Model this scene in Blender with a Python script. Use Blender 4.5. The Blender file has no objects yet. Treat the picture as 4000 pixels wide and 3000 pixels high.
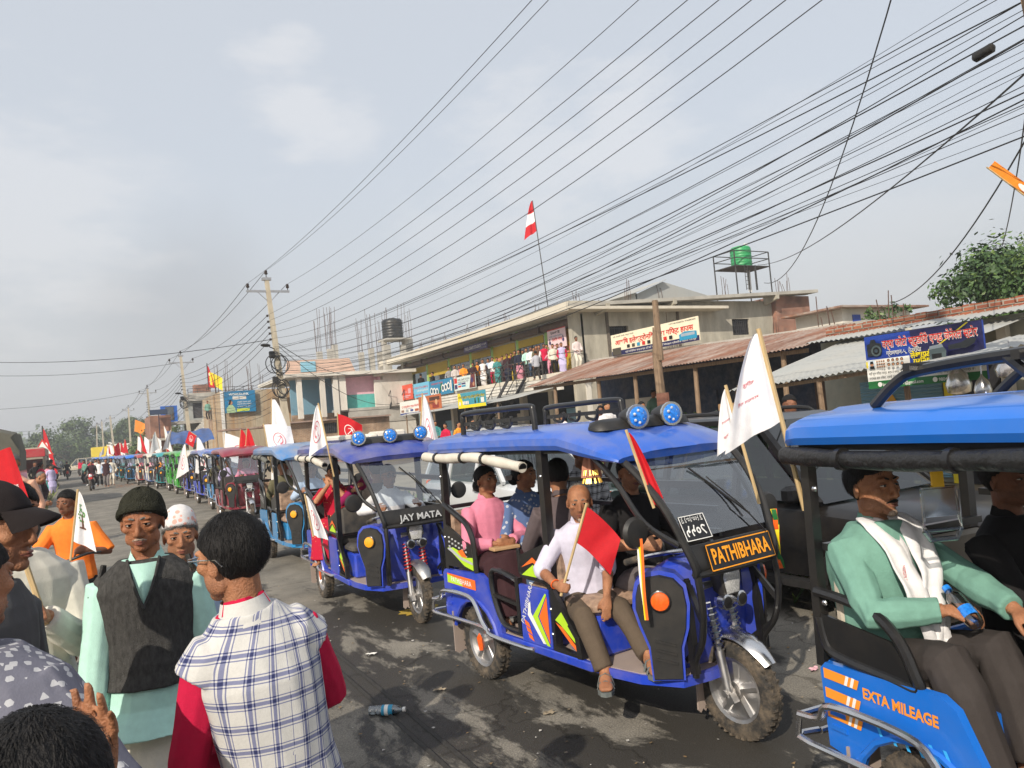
import bpy, bmesh, math, random
import numpy as np
from mathutils import Vector, Matrix, noise
R=math.radians; V=Vector; PI=math.pi
sc=bpy.context.scene; COL=sc.collection
random.seed(7)
# ---------------------------------------------------------------- camera frame (x = across the street, y = along it)
CF=V((.5,.8660254,0)); CR=V((.8660254,-.5,0)); FL=3000.; EYE=V((0,0,1.9)); ROLL=R(5); PIT=R(2.7)
def ray(px,py):
    u=(px-2000)/FL; v=-(py-1500)/FL
    a=math.cos(ROLL)*u+math.sin(ROLL)*v; b=-math.sin(ROLL)*u+math.cos(ROLL)*v
    return CR*a+CF*(math.cos(PIT)-math.sin(PIT)*b)+V((0,0,1))*(math.sin(PIT)+math.cos(PIT)*b)
def dep(px,py,d):           # point seen at photo pixel, d metres away along the view axis
    r=ray(px,py); return EYE+r*(d/r.dot(CF))
def atx(px,py,x):           # point seen at photo pixel on the plane x = const (a frontage along the street)
    r=ray(px,py); return EYE+r*(x/r.x)
def aty(px,py,y):
    r=ray(px,py); return EYE+r*(y/r.y)
def gnd(px,py,z=0.):
    r=ray(px,py); return EYE+r*((z-1.9)/r.z)
# ---------------------------------------------------------------- materials
MATS={}
def L(nt,a,b): nt.links.new(a,b)
def M(name,col,rough=.55,metal=0.,var=.12,scale=6.,bump=0.,bscale=60.,coat=0.,dirt=0.,dirtcol=(.30,.24,.17),spec=.5,dscale=3.,stretch=None):
    if name in MATS: return MATS[name]
    m=bpy.data.materials.new(name); m.use_nodes=True; nt=m.node_tree; N=nt.nodes
    b=N['Principled BSDF']; b.inputs['Roughness'].default_value=rough; b.inputs['Metallic'].default_value=metal
    b.inputs['Specular IOR Level'].default_value=spec
    b.inputs['Coat Weight'].default_value=coat; b.inputs['Coat Roughness'].default_value=.12
    tc=N.new('ShaderNodeTexCoord'); src=tc.outputs['Object']
    if stretch:
        mp=N.new('ShaderNodeMapping'); mp.inputs['Scale'].default_value=stretch; L(nt,src,mp.inputs[0]); src=mp.outputs[0]
    col=tuple(col[:3]); out=None
    if var>0 or dirt>0:
        n=N.new('ShaderNodeTexNoise'); n.inputs['Scale'].default_value=scale; n.inputs['Detail'].default_value=5; n.inputs['Roughness'].default_value=.6
        L(nt,src,n.inputs['Vector'])
        r=N.new('ShaderNodeValToRGB'); r.color_ramp.elements[0].position=.3; r.color_ramp.elements[1].position=.7
        r.color_ramp.elements[0].color=tuple(c*(1-var) for c in col)+(1,)
        r.color_ramp.elements[1].color=tuple(min(1,c*(1+var)) for c in col)+(1,)
        L(nt,n.outputs['Fac'],r.inputs[0]); out=r.outputs[0]
        if dirt>0:
            n2=N.new('ShaderNodeTexNoise'); n2.inputs['Scale'].default_value=dscale; n2.inputs['Detail'].default_value=8; n2.inputs['Roughness'].default_value=.7
            L(nt,src,n2.inputs['Vector'])
            r2=N.new('ShaderNodeMapRange'); r2.inputs[1].default_value=.42; r2.inputs[2].default_value=.72; r2.inputs[4].default_value=dirt
            L(nt,n2.outputs['Fac'],r2.inputs[0])
            mx=N.new('ShaderNodeMixRGB'); mx.inputs[2].default_value=tuple(dirtcol)+(1,)
            L(nt,r2.outputs[0],mx.inputs[0]); L(nt,out,mx.inputs[1]); out=mx.outputs[0]
            ad=N.new('ShaderNodeMath'); ad.operation='MULTIPLY_ADD'; ad.inputs[1].default_value=.5; ad.inputs[2].default_value=rough
            L(nt,r2.outputs[0],ad.inputs[0]); L(nt,ad.outputs[0],b.inputs['Roughness'])
        L(nt,out,b.inputs['Base Color'])
    else: b.inputs['Base Color'].default_value=col+(1,)
    if bump>0:
        nb=N.new('ShaderNodeTexNoise'); nb.inputs['Scale'].default_value=bscale; nb.inputs['Detail'].default_value=4
        L(nt,src,nb.inputs['Vector'])
        bp=N.new('ShaderNodeBump'); bp.inputs['Strength'].default_value=bump; bp.inputs['Distance'].default_value=.02
        L(nt,nb.outputs['Fac'],bp.inputs['Height']); L(nt,bp.outputs[0],b.inputs['Normal'])
    MATS[name]=m; return m
def glass(name,tint=(.8,.87,.9),alpha=.75,rough=.03):
    if name in MATS: return MATS[name]
    m=bpy.data.materials.new(name); m.use_nodes=True; nt=m.node_tree; N=nt.nodes; N.clear()
    o=N.new('ShaderNodeOutputMaterial'); t=N.new('ShaderNodeBsdfTransparent'); t.inputs[0].default_value=tint+(1,)
    g=N.new('ShaderNodeBsdfGlossy'); g.inputs['Roughness'].default_value=rough
    f=N.new('ShaderNodeFresnel'); f.inputs[0].default_value=1.5
    ad=N.new('ShaderNodeMath'); ad.operation='MULTIPLY_ADD'; ad.inputs[1].default_value=.9; ad.inputs[2].default_value=1-alpha
    L(nt,f.outputs[0],ad.inputs[0]); mx=N.new('ShaderNodeMixShader')
    L(nt,ad.outputs[0],mx.inputs[0]); L(nt,t.outputs[0],mx.inputs[1]); L(nt,g.outputs[0],mx.inputs[2]); L(nt,mx.outputs[0],o.inputs[0])
    MATS[name]=m; return m
def S3(h):                      # sRGB hex -> linear
    c=[int(h[i:i+2],16)/255 for i in (0,2,4)]
    return tuple(x/12.92 if x<=.04045 else ((x+.055)/1.055)**2.4 for x in c)
# ---------------------------------------------------------------- mesh builder
class MB:
    def __init__(s): s.v=[]; s.f=[]; s.m=[]; s.k=0
    def add(s,vs,fs,m=None):
        o=len(s.v); s.v+= [tuple(x) for x in vs]; k=s.k if m is None else m
        for f in fs: s.f.append(tuple(o+i for i in f)); s.m.append(k)
        return s
    def box(s,a,b,m=None,bev=0.,rz=0.,c=None):
        x0,y0,z0=[min(p) for p in zip(a,b)]; x1,y1,z1=[max(p) for p in zip(a,b)]
        if bev>0:
            e=bev; P=[]
            for z,i in ((z0,e),(z0+e,0),(z1-e,0),(z1,e)):
                P.append([(x0+i+e,y0+i,z),(x1-i-e,y0+i,z),(x1-i,y0+i+e,z),(x1-i,y1-i-e,z),(x1-i-e,y1-i,z),(x0+i+e,y1-i,z),(x0+i,y1-i-e,z),(x0+i,y0+i+e,z)])
            s.loft(P,m=m,caps=True); return s
        vs=[(x0,y0,z0),(x1,y0,z0),(x1,y1,z0),(x0,y1,z0),(x0,y0,z1),(x1,y0,z1),(x1,y1,z1),(x0,y1,z1)]
        if rz:
            cx,cy=((x0+x1)/2,(y0+y1)/2) if c is None else c
            q=[]
            for x,y,z in vs:
                dx,dy=x-cx,y-cy; q.append((cx+dx*math.cos(rz)-dy*math.sin(rz),cy+dx*math.sin(rz)+dy*math.cos(rz),z))
            vs=q
        return s.add(vs,[(3,2,1,0),(4,5,6,7),(0,1,5,4),(1,2,6,5),(2,3,7,6),(3,0,4,7)],m)
    def loft(s,rings,m=None,caps=True,closed=True):
        n=len(rings[0]); vs=[p for r in rings for p in r]; fs=[]
        for i in range(len(rings)-1):
            for j in range(n if closed else n-1):
                a=i*n+j; b=i*n+(j+1)%n; fs.append((a,b,b+n,a+n))
        if caps and closed: fs.append(tuple(range(n-1,-1,-1))); fs.append(tuple((len(rings)-1)*n+j for j in range(n)))
        return s.add(vs,fs,m)
    def tube(s,pts,r,n=8,m=None,caps=True,flat=1.,up=None):
        pts=[V(p) for p in pts]; rs=r if isinstance(r,(list,tuple)) else [r]*len(pts); rings=[]; pu=None
        for i,p in enumerate(pts):
            d=(pts[min(i+1,len(pts)-1)]-pts[max(i-1,0)])
            d=d.normalized() if d.length>1e-9 else V((0,0,1))
            if pu is None:
                u=V(up) if up is not None else (V((0,0,1)) if abs(d.z)<.9 else V((1,0,0)))
            else: u=pu
            u=(u-d*u.dot(d)); u=u.normalized() if u.length>1e-6 else d.orthogonal().normalized()
            w=d.cross(u); pu=u; q=rs[i]; qa,qb=(q if isinstance(q,tuple) else (q,q*flat))
            rings.append([p+u*(qa*math.cos(2*PI*j/n))+w*(qb*math.sin(2*PI*j/n)) for j in range(n)])
        return s.loft(rings,m,caps)
    def bar(s,a,b,w=.04,m=None,h=None):           # square section bar
        a,b=V(a),V(b); d=(b-a).normalized(); u=V((0,0,1)) if abs(d.z)<.9 else V((1,0,0)); u=(u-d*u.dot(d)).normalized(); x=d.cross(u); h=h or w
        q=lambda p:[p+u*(h/2)+x*(w/2),p-u*(h/2)+x*(w/2),p-u*(h/2)-x*(w/2),p+u*(h/2)-x*(w/2)]
        return s.loft([q(a),q(b)],m)
    def lathe(s,c,prof,axis='z',n=16,m=None,caps=True):
        c=V(c); rings=[]
        for r,h in prof:
            q=[]
            for j in range(n):
                a=2*PI*j/n; x,y=r*math.cos(a),r*math.sin(a)
                q.append(c+(V((x,y,h)) if axis=='z' else V((h,x,y)) if axis=='x' else V((y,h,x))))
            rings.append(q)
        return s.loft(rings,m,caps)
    def prism(s,poly,a,b,axis='y',m=None):        # polygon in the plane across axis, extruded a..b
        f=(lambda p,t:(p[0],t,p[1])) if axis=='y' else (lambda p,t:(t,p[0],p[1])) if axis=='x' else (lambda p,t:(p[0],p[1],t))
        n=len(poly); vs=[f(p,a) for p in poly]+[f(p,b) for p in poly]
        fs=[tuple(range(n)),tuple(range(2*n-1,n-1,-1))]+[(i,i+n,(i+1)%n+n,(i+1)%n) for i in range(n)]
        return s.add(vs,fs,m)
    def ell(s,c,r,n=12,k=8,m=None,rot=None):
        c=V(c); vs=[]; fs=[]
        for i in range(1,k):
            t=PI*i/k
            for j in range(n):
                p=2*PI*j/n; q=V((r[0]*math.sin(t)*math.cos(p),r[1]*math.sin(t)*math.sin(p),r[2]*math.cos(t)))
                vs.append(c+(rot@q if rot else q))
        for q in (V((0,0,r[2])),V((0,0,-r[2]))): vs.append(c+(rot@q if rot else q))
        for i in range(k-2):
            for j in range(n): a=i*n+j; b=i*n+(j+1)%n; fs.append((a,a+n,b+n,b))
        T=len(vs)-2
        for j in range(n): fs.append((T,j,(j+1)%n)); fs.append((T+1,(k-2)*n+(j+1)%n,(k-2)*n+j))
        return s.add(vs,fs,m)
    def grid(s,fn,nu,nv,m=None):
        vs=[fn(i/nu,j/nv) for i in range(nu+1) for j in range(nv+1)]
        return s.add(vs,[(i*(nv+1)+j,(i+1)*(nv+1)+j,(i+1)*(nv+1)+j+1,i*(nv+1)+j+1) for i in range(nu) for j in range(nv)],m)
    def quad(s,a,b,c,d,m=None): return s.add([a,b,c,d],[(0,1,2,3)],m)
    def text(s,t,o,ux,uy,h,m=None,w=None,align='L',bold=0.,maxw=None):
        vs,fs,W=text2d(t,bold)
        if not vs: return s
        k=h; kx=h
        if w: kx=w/W
        elif maxw and W*kx>maxw: kx=maxw/W
        o,ux,uy=V(o),V(ux),V(uy); off=0 if align=='L' else -W*kx/2
        return s.add([o+ux*(x*kx+off)+uy*(y*k) for x,y in vs],fs,m)
    def build(s,name,mats,parent=None,smooth=False,loc=None,rz=0.,auto=None):
        me=bpy.data.meshes.new(name); me.from_pydata([tuple(p) for p in s.v],[],s.f)
        mats=mats if isinstance(mats,(list,tuple)) else [mats]
        for q in mats: me.materials.append(q)
        if len(mats)>1: me.polygons.foreach_set('material_index',[min(i,len(mats)-1) for i in s.m])
        me.update(); o=bpy.data.objects.new(name,me); COL.objects.link(o)
        if parent is not None: o.parent=parent
        if loc is not None: o.location=loc
        o.rotation_euler.z=rz
        if smooth:
            me.polygons.foreach_set('use_smooth',[True]*len(me.polygons))
            me.set_sharp_from_angle(angle=R(auto or 40))
        return o
_T={}
def text2d(t,bold=0.):
    key=(t,bold)
    if key in _T: return _T[key]
    cu=bpy.data.curves.new('t','FONT'); cu.body=t; cu.size=1.; cu.resolution_u=2; cu.offset=bold; cu.fill_mode='FRONT'
    o=bpy.data.objects.new('t',cu); me=o.to_mesh()
    vs=[(v.co.x,v.co.y) for v in me.vertices]; fs=[tuple(p.vertices) for p in me.polygons]
    o.to_mesh_clear(); bpy.data.objects.remove(o); bpy.data.curves.remove(cu)
    if vs:
        x0=min(v[0] for v in vs); W=max(v[0] for v in vs)-x0; vs=[(x-x0,y) for x,y in vs]
    else: W=1
    _T[key]=(vs,fs,W); return _T[key]
def tag(o,label=None,cat=None,group=None,kind=None):
    if label: o['label']=label
    if cat: o['category']=cat
    if group: o['group']=group
    if kind: o['kind']=kind
    return o
def empty(name,loc=(0,0,0),rz=0.,label=None,cat=None,group=None):
    o=bpy.data.objects.new(name,None); o.empty_display_size=.1; COL.objects.link(o); o.location=loc; o.rotation_euler.z=rz
    return tag(o,label,cat,group)
def copy_tree(o,parent=None):
    c=o.copy(); COL.objects.link(c)
    if parent is not None: c.parent=parent
    for ch in list(o.children): copy_tree(ch,c)
    return c
def remat(o,mp):              # swap materials on this copy only
    for ob in [o]+list(o.children_recursive):
        if ob.type!='MESH': continue
        for sl in ob.material_slots:
            if sl.material and sl.material.name in mp:
                nm=mp[sl.material.name]; sl.link='OBJECT'; sl.material=nm
def bez(pts,n=6):             # smooth curve through points (Catmull-Rom)
    pts=[V(p) for p in pts]; out=[]
    for i in range(len(pts)-1):
        p0=pts[max(i-1,0)]; p1=pts[i]; p2=pts[i+1]; p3=pts[min(i+2,len(pts)-1)]
        for k in range(n):
            t=k/n; out.append(.5*((2*p1)+(p2-p0)*t+(2*p0-5*p1+4*p2-p3)*t*t+(3*p1-p0-3*p2+p3)*t**3))
    out.append(pts[-1]); return out
BLK=M('black_metal',(.010,.010,.011),.36,.0,coat=.3,dirt=.04,dscale=9)
BPL=M('black_plastic',(.014,.014,.015),.5,dirt=.06,dscale=7)
RUB=M('tyre_rubber',(.03,.028,.026),.85,dirt=.75,dirtcol=(.26,.20,.14),dscale=10,bump=.3,bscale=120)
CHR=M('chrome',(.72,.72,.73),.2,1.,dirt=.25,dscale=12)
ALU=M('aluminium',(.55,.55,.56),.38,1.,dirt=.5,dirtcol=(.3,.24,.17),dscale=12)
WHT=M('white_paint',(.78,.77,.74),.5,dirt=.15)
WOOD=M('bamboo',(.50,.36,.18),.6,var=.25,stretch=(1,1,.1),scale=40)
DWOOD=M('old_timber',(.25,.17,.11),.8,var=.35,stretch=(6,6,.6),scale=4,bump=.5,bscale=25)
CONC=M('concrete',(.42,.40,.36),.9,var=.18,scale=1.5,dirt=.35,dirtcol=(.2,.18,.16),dscale=1.2,bump=.25,bscale=20)
# ---------------------------------------------------------------- camera, sun, sky
cd=bpy.data.cameras.new('camera'); cam=bpy.data.objects.new('camera',cd); COL.objects.link(cam); sc.camera=cam
cd.sensor_width=36; cd.lens=27; cd.clip_start=.05; cd.clip_end=6000
_f=CF*math.cos(PIT)+V((0,0,1))*math.sin(PIT); _u=V((0,0,1))*math.cos(PIT)-CF*math.sin(PIT)
_cr=CR*math.cos(ROLL)-_u*math.sin(ROLL); _cu=CR*math.sin(ROLL)+_u*math.cos(ROLL)
cam.matrix_world=Matrix(((_cr.x,_cu.x,-_f.x,0),(_cr.y,_cu.y,-_f.y,0),(_cr.z,_cu.z,-_f.z,1.9),(0,0,0,1)))
SUN_EL=R(33); SUNV=V((-.80,-.60,0)).normalized()*math.cos(SUN_EL)+V((0,0,math.sin(SUN_EL)))
sl=bpy.data.lights.new('sun','SUN'); sl.energy=4.2; sl.angle=R(.6); sl.color=(1,.91,.77)
so=bpy.data.objects.new('sun',sl); COL.objects.link(so); so.rotation_euler=SUNV.to_track_quat('Z','Y').to_euler(); so.location=(0,0,40)
w=bpy.data.worlds.new('World'); sc.world=w; w.use_nodes=True; nt=w.node_tree; N=nt.nodes
bg=N['Background']; bg.inputs[1].default_value=.142
sk=N.new('ShaderNodeTexSky'); sk.sky_type='NISHITA'; sk.sun_disc=False; sk.sun_elevation=SUN_EL; sk.sun_rotation=math.atan2(SUNV.x,SUNV.y)
sk.air_density=1.2; sk.dust_density=4.; sk.ozone_density=1.5; sk.altitude=80
tc=N.new('ShaderNodeTexCoord')
mp=N.new('ShaderNodeMapping'); mp.inputs['Scale'].default_value=(1,1,2.6); L(nt,tc.outputs['Generated'],mp.inputs[0])
n1=N.new('ShaderNodeTexNoise'); n1.inputs['Scale'].default_value=2.1; n1.inputs['Detail'].default_value=8; n1.inputs['Roughness'].default_value=.55
L(nt,mp.outputs[0],n1.inputs['Vector'])
cr=N.new('ShaderNodeMapRange'); cr.inputs[1].default_value=.56; cr.inputs[2].default_value=.78; cr.inputs[4].default_value=.05; cr.interpolation_type='SMOOTHSTEP'
L(nt,n1.outputs['Fac'],cr.inputs[0])
# thin grey haze veil over the clear sky, then pale clouds
vl=N.new('ShaderNodeMixRGB'); vl.inputs[0].default_value=.78; vl.inputs[2].default_value=(4.75,4.98,5.3,1); L(nt,sk.outputs[0],vl.inputs[1])
# dusty brown-grey air low over the horizon
sx=N.new('ShaderNodeSeparateXYZ'); L(nt,tc.outputs['Generated'],sx.inputs[0])
hz=N.new('ShaderNodeMapRange'); hz.inputs[1].default_value=-.02; hz.inputs[2].default_value=.36; hz.inputs[3].default_value=.8; hz.inputs[4].default_value=0.; hz.interpolation_type='SMOOTHSTEP'
L(nt,sx.outputs[2],hz.inputs[0])
hm=N.new('ShaderNodeMixRGB'); hm.inputs[2].default_value=(4.1,4.1,4.12,1); L(nt,hz.outputs[0],hm.inputs[0]); L(nt,vl.outputs[0],hm.inputs[1])
acc=None
for cx_,cy_,rad,st in ((60,850,.17,.7),(330,760,.12,.35),(1180,400,.085,.8),(1330,500,.06,.6),(2420,520,.11,.75),(2130,640,.13,.6),(1800,900,.10,.35),(3300,900,.2,.3)):
    d_=ray(cx_,cy_).normalized(); vm=N.new('ShaderNodeVectorMath'); vm.operation='DISTANCE'; L(nt,tc.outputs['Generated'],vm.inputs[0]); vm.inputs[1].default_value=tuple(d_)
    nz=N.new('ShaderNodeTexNoise'); nz.inputs['Scale'].default_value=9; nz.inputs['Detail'].default_value=9; nz.inputs['Roughness'].default_value=.58; L(nt,mp.outputs[0],nz.inputs['Vector'])
    ds=N.new('ShaderNodeMath'); ds.operation='MULTIPLY_ADD'; L(nt,nz.outputs['Fac'],ds.inputs[0]); ds.inputs[1].default_value=-rad*2.2; L(nt,vm.outputs['Value'],ds.inputs[2])
    mr=N.new('ShaderNodeMapRange'); mr.interpolation_type='SMOOTHSTEP'; mr.inputs[1].default_value=-rad*.12; mr.inputs[2].default_value=-rad*.85; mr.inputs[4].default_value=st*.34; L(nt,ds.outputs[0],mr.inputs[0])
    if acc is None: acc=mr.outputs[0]
    else: mxx=N.new('ShaderNodeMath'); mxx.operation='MAXIMUM'; L(nt,acc,mxx.inputs[0]); L(nt,mr.outputs[0],mxx.inputs[1]); acc=mxx.outputs[0]
mxx=N.new('ShaderNodeMath'); mxx.operation='MAXIMUM'; L(nt,acc,mxx.inputs[0]); L(nt,cr.outputs[0],mxx.inputs[1])
cl=N.new('ShaderNodeMixRGB'); cl.inputs[2].default_value=(6.7,6.45,6.25,1); L(nt,mxx.outputs[0],cl.inputs[0]); L(nt,hm.outputs[0],cl.inputs[1])
sd=N.new('ShaderNodeVectorMath'); sd.operation='DISTANCE'; L(nt,tc.outputs['Generated'],sd.inputs[0]); sd.inputs[1].default_value=tuple(ray(730,1230).normalized())
sn_=N.new('ShaderNodeTexNoise'); sn_.inputs['Scale'].default_value=7; sn_.inputs['Detail'].default_value=6; L(nt,tc.outputs['Generated'],sn_.inputs['Vector']); sm_=N.new('ShaderNodeMath'); sm_.operation='MULTIPLY_ADD'; sm_.inputs[1].default_value=-.16; L(nt,sn_.outputs['Fac'],sm_.inputs[0]); L(nt,sd.outputs['Value'],sm_.inputs[2])
sr_=N.new('ShaderNodeMapRange'); sr_.interpolation_type='SMOOTHSTEP'; sr_.inputs[1].default_value=.07; sr_.inputs[2].default_value=-.08; sr_.inputs[4].default_value=.30; L(nt,sm_.outputs[0],sr_.inputs[0])
sk_=N.new('ShaderNodeMixRGB'); sk_.inputs[2].default_value=(2.2,2.2,2.3,1); L(nt,sr_.outputs[0],sk_.inputs[0]); L(nt,cl.outputs[0],sk_.inputs[1]); L(nt,sk_.outputs[0],bg.inputs[0])
sc.view_settings.view_transform='Standard'; sc.view_settings.look='None'; sc.view_settings.exposure=.13; sc.view_settings.gamma=1
sc.render.engine='CYCLES'; sc.cycles.max_bounces=6; sc.cycles.transparent_max_bounces=12; sc.cycles.volume_bounces=0
sc.cycles.sample_clamp_indirect=4
# ---------------------------------------------------------------- ground
def sheet(name,x0,x1,y0,y1,z,mat,nx=1,ny=1,fn=None):
    b=MB(); b.grid(lambda u,v:(x0+(x1-x0)*u,y0+(y1-y0)*v,z+(fn(x0+(x1-x0)*u,y0+(y1-y0)*v) if fn else 0)),nx,ny)
    return tag(b.build(name,mat),kind='structure')
def road_mat():
    m=bpy.data.materials.new('asphalt'); m.use_nodes=True; nt=m.node_tree; N=nt.nodes; b=N['Principled BSDF']
    tc=N.new('ShaderNodeTexCoord'); src=tc.outputs['Object']
    def noi(s,d=6,r=.6,vec=None,dist=0.):
        n=N.new('ShaderNodeTexNoise'); n.inputs['Scale'].default_value=s; n.inputs['Detail'].default_value=d; n.inputs['Roughness'].default_value=r
        n.inputs['Distortion'].default_value=dist; L(nt,vec or src,n.inputs['Vector']); return n.outputs['Fac']
    def rng(a,x0,x1,y0=0.,y1=1.):
        q=N.new('ShaderNodeMapRange'); q.inputs[1].default_value=x0; q.inputs[2].default_value=x1; q.inputs[3].default_value=y0; q.inputs[4].default_value=y1
        L(nt,a,q.inputs[0]); return q.outputs[0]
    def op(o,a,c):
        q=N.new('ShaderNodeMath'); q.operation=o
        for i,x in enumerate((a,c)):
            if hasattr(x,'links'): L(nt,x,q.inputs[i])
            else: q.inputs[i].default_value=x
        return q.outputs[0]
    fine=noi(90,3,.7); mid=noi(1.1,7,.65)
    sx=N.new('ShaderNodeSeparateXYZ'); L(nt,src,sx.inputs[0])
    mpp=N.new('ShaderNodeMapping'); mpp.inputs['Scale'].default_value=(1.7,.62,1); L(nt,src,mpp.inputs[0])
    wn=noi(1.15,12,.70,mpp.outputs[0],.30)
    # wet where the tanker sprinkled: near half of the street, broken up by drying patches
    along=rng(sx.outputs[1],7.5,16.,.515,.20)
    ax=op('ABSOLUTE',op('SUBTRACT',sx.outputs[0],2.1),0.)
    across=rng(ax,1.6,4.0,.05,-.28)
    lev=op('ADD',op('ADD',along,across),-.5)
    wet=rng(op('ADD',wn,lev),.495,.55)
    dry=N.new('ShaderNodeValToRGB'); e=dry.color_ramp.elements; e[0].color=(.14,.13,.115,1); e[1].color=(.33,.305,.265,1); e[0].position=.3; e[1].position=.75
    L(nt,mid,dry.inputs[0])
    g=N.new('ShaderNodeMixRGB'); g.blend_type='MULTIPLY'; g.inputs[0].default_value=.75
    gr=N.new('ShaderNodeValToRGB'); gr.color_ramp.elements[0].color=(.45,.45,.45,1); gr.color_ramp.elements[1].color=(1.3,1.28,1.22,1); gr.color_ramp.elements[0].position=.35; gr.color_ramp.elements[1].position=.65
    L(nt,fine,gr.inputs[0]); L(nt,dry.outputs[0],g.inputs[1]); L(nt,gr.outputs[0],g.inputs[2])
    mx=N.new('ShaderNodeMixRGB'); mx.inputs[2].default_value=(.040,.037,.033,1); L(nt,op('MULTIPLY',wet,.93),mx.inputs[0]); L(nt,g.outputs[0],mx.inputs[1])
    vo=N.new('ShaderNodeTexVoronoi'); vo.feature='DISTANCE_TO_EDGE'; vo.inputs['Scale'].default_value=.55; wv=N.new('ShaderNodeVectorMath'); wv.operation='MULTIPLY_ADD'; nc=N.new('ShaderNodeTexNoise'); nc.inputs['Scale'].default_value=2.2; nc.inputs['Detail'].default_value=6; L(nt,src,nc.inputs['Vector']); L(nt,nc.outputs['Color'],wv.inputs[0]); wv.inputs[1].default_value=(.9,.9,0); L(nt,src,wv.inputs[2]); L(nt,wv.outputs[0],vo.inputs['Vector'])
    ck=N.new('ShaderNodeMixRGB'); ck.blend_type='MULTIPLY'; ck.inputs[2].default_value=(.35,.33,.30,1); L(nt,rng(vo.outputs['Distance'],.008,.003,0,.55),ck.inputs[0]); L(nt,mx.outputs[0],ck.inputs[1])
    L(nt,ck.outputs[0],b.inputs['Base Color'])
    L(nt,op('ADD',rng(wet,0,1,.85,.45),rng(fine,.3,.7,-.08,.22)),b.inputs['Roughness']); b.inputs['Specular IOR Level'].default_value=.25
    bp=N.new('ShaderNodeBump'); bp.inputs['Strength'].default_value=.5; bp.inputs['Distance'].default_value=.01
    L(nt,fine,bp.inputs['Height']); L(nt,bp.outputs[0],b.inputs['Normal'])
    return m
DIRT=M('dirt',(.30,.245,.175),.95,var=.25,scale=.8,dirt=.5,dirtcol=(.19,.16,.11),dscale=.35,bump=.4,bscale=9)
GRND=M('field_soil',(.17,.17,.09),.95,var=.35,scale=.05,bump=.2,bscale=4)
sheet('ground',-700,900,-60,1500,-.10,GRND)
b=MB(); b.box((-720,-80,-1.2),(920,1520,27)); hm_=bpy.data.materials.new('haze_air'); hm_.use_nodes=True; hn=hm_.node_tree; hn.nodes.clear(); ho=hn.nodes.new('ShaderNodeOutputMaterial'); hv=hn.nodes.new('ShaderNodeVolumePrincipled'); hv.inputs['Color'].default_value=(.90,.93,.97,1); hv.inputs['Density'].default_value=.0013; hv.inputs['Anisotropy'].default_value=.25; L(hn,hv.outputs[0],ho.inputs['Volume']); tag(b.build('haze',hm_),kind='stuff')
sheet('road_verge',-7,-1.15,-8,400,-.035,DIRT,40,200,lambda x,y:.05*noise.noise((x*.7,y*.7,3)))
sheet('road_shoulder',5.2,40,-8,420,-.02,DIRT,4,4)
sheet('road',-1.35,7.0,-10,700,0.0,road_mat(),2,60)
# ================================================================ people
def SKIN(n,c):
    m=M('skin_'+n,c,.52,var=.20,scale=26,bump=.35,bscale=170,spec=.35); nt=m.node_tree; N=nt.nodes; b=N['Principled BSDF']; src=b.inputs['Base Color'].links[0].from_socket
    a=N.new('ShaderNodeAttribute'); a.attribute_name='stubble'; x=N.new('ShaderNodeMixRGB'); x.inputs[2].default_value=tuple(q*k for q,k in zip(c,(.50,.58,.68)))+(1,); nz=N.new('ShaderNodeTexNoise'); nz.inputs['Scale'].default_value=420; tc=N.new('ShaderNodeTexCoord'); L(nt,tc.outputs['Object'],nz.inputs['Vector'])
    ml=N.new('ShaderNodeMath'); ml.operation='MULTIPLY'; r=N.new('ShaderNodeMapRange'); r.inputs[1].default_value=.35; r.inputs[2].default_value=.6; L(nt,nz.outputs['Fac'],r.inputs[0]); L(nt,a.outputs['Fac'],ml.inputs[0]); L(nt,r.outputs[0],ml.inputs[1]); L(nt,ml.outputs[0],x.inputs[0]); L(nt,src,x.inputs[1]); L(nt,x.outputs[0],b.inputs['Base Color'])
    g=N.new('ShaderNodeTexNoise'); g.inputs['Scale'].default_value=9; g.inputs['Detail'].default_value=3; L(nt,tc.outputs['Object'],g.inputs['Vector']); h=N.new('ShaderNodeMixRGB'); h.blend_type='MULTIPLY'; h.inputs[0].default_value=1; rr=N.new('ShaderNodeValToRGB'); rr.color_ramp.elements[0].color=(.82,.76,.74,1); rr.color_ramp.elements[1].color=(1.1,1.1,1.06,1); rr.color_ramp.elements[0].position=.35; rr.color_ramp.elements[1].position=.65; L(nt,g.outputs['Fac'],rr.inputs[0]); L(nt,x.outputs[0],h.inputs[1]); L(nt,rr.outputs[0],h.inputs[2]); L(nt,h.outputs[0],b.inputs['Base Color'])
    b.inputs['Subsurface Weight'].default_value=.08; b.inputs['Subsurface Radius'].default_value=(.012,.005,.003); return m
SK=[SKIN('tan',(.44,.215,.118)),SKIN('brown',(.36,.165,.088)),SKIN('dark',(.22,.095,.053)),SKIN('fair',(.45,.24,.14))]
HAIR=M('black_hair',(.009,.008,.008),.6,var=.6,scale=60,bump=.45,bscale=260,stretch=(1,1,.10),spec=.25)
GREYH=M('grey_hair',(.16,.15,.14),.7,var=.5,scale=80,bump=.6,bscale=160)
STUB=M('grey_stubble',(.30,.22,.17),.7,var=.5,scale=120)
EYEW=M('eye_white',(.62,.56,.50),.25,var=0); EYED=M('eye_dark',(.008,.005,.004),.15,var=0); LIP=M('lips',(.20,.07,.05),.45,var=.1)
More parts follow.
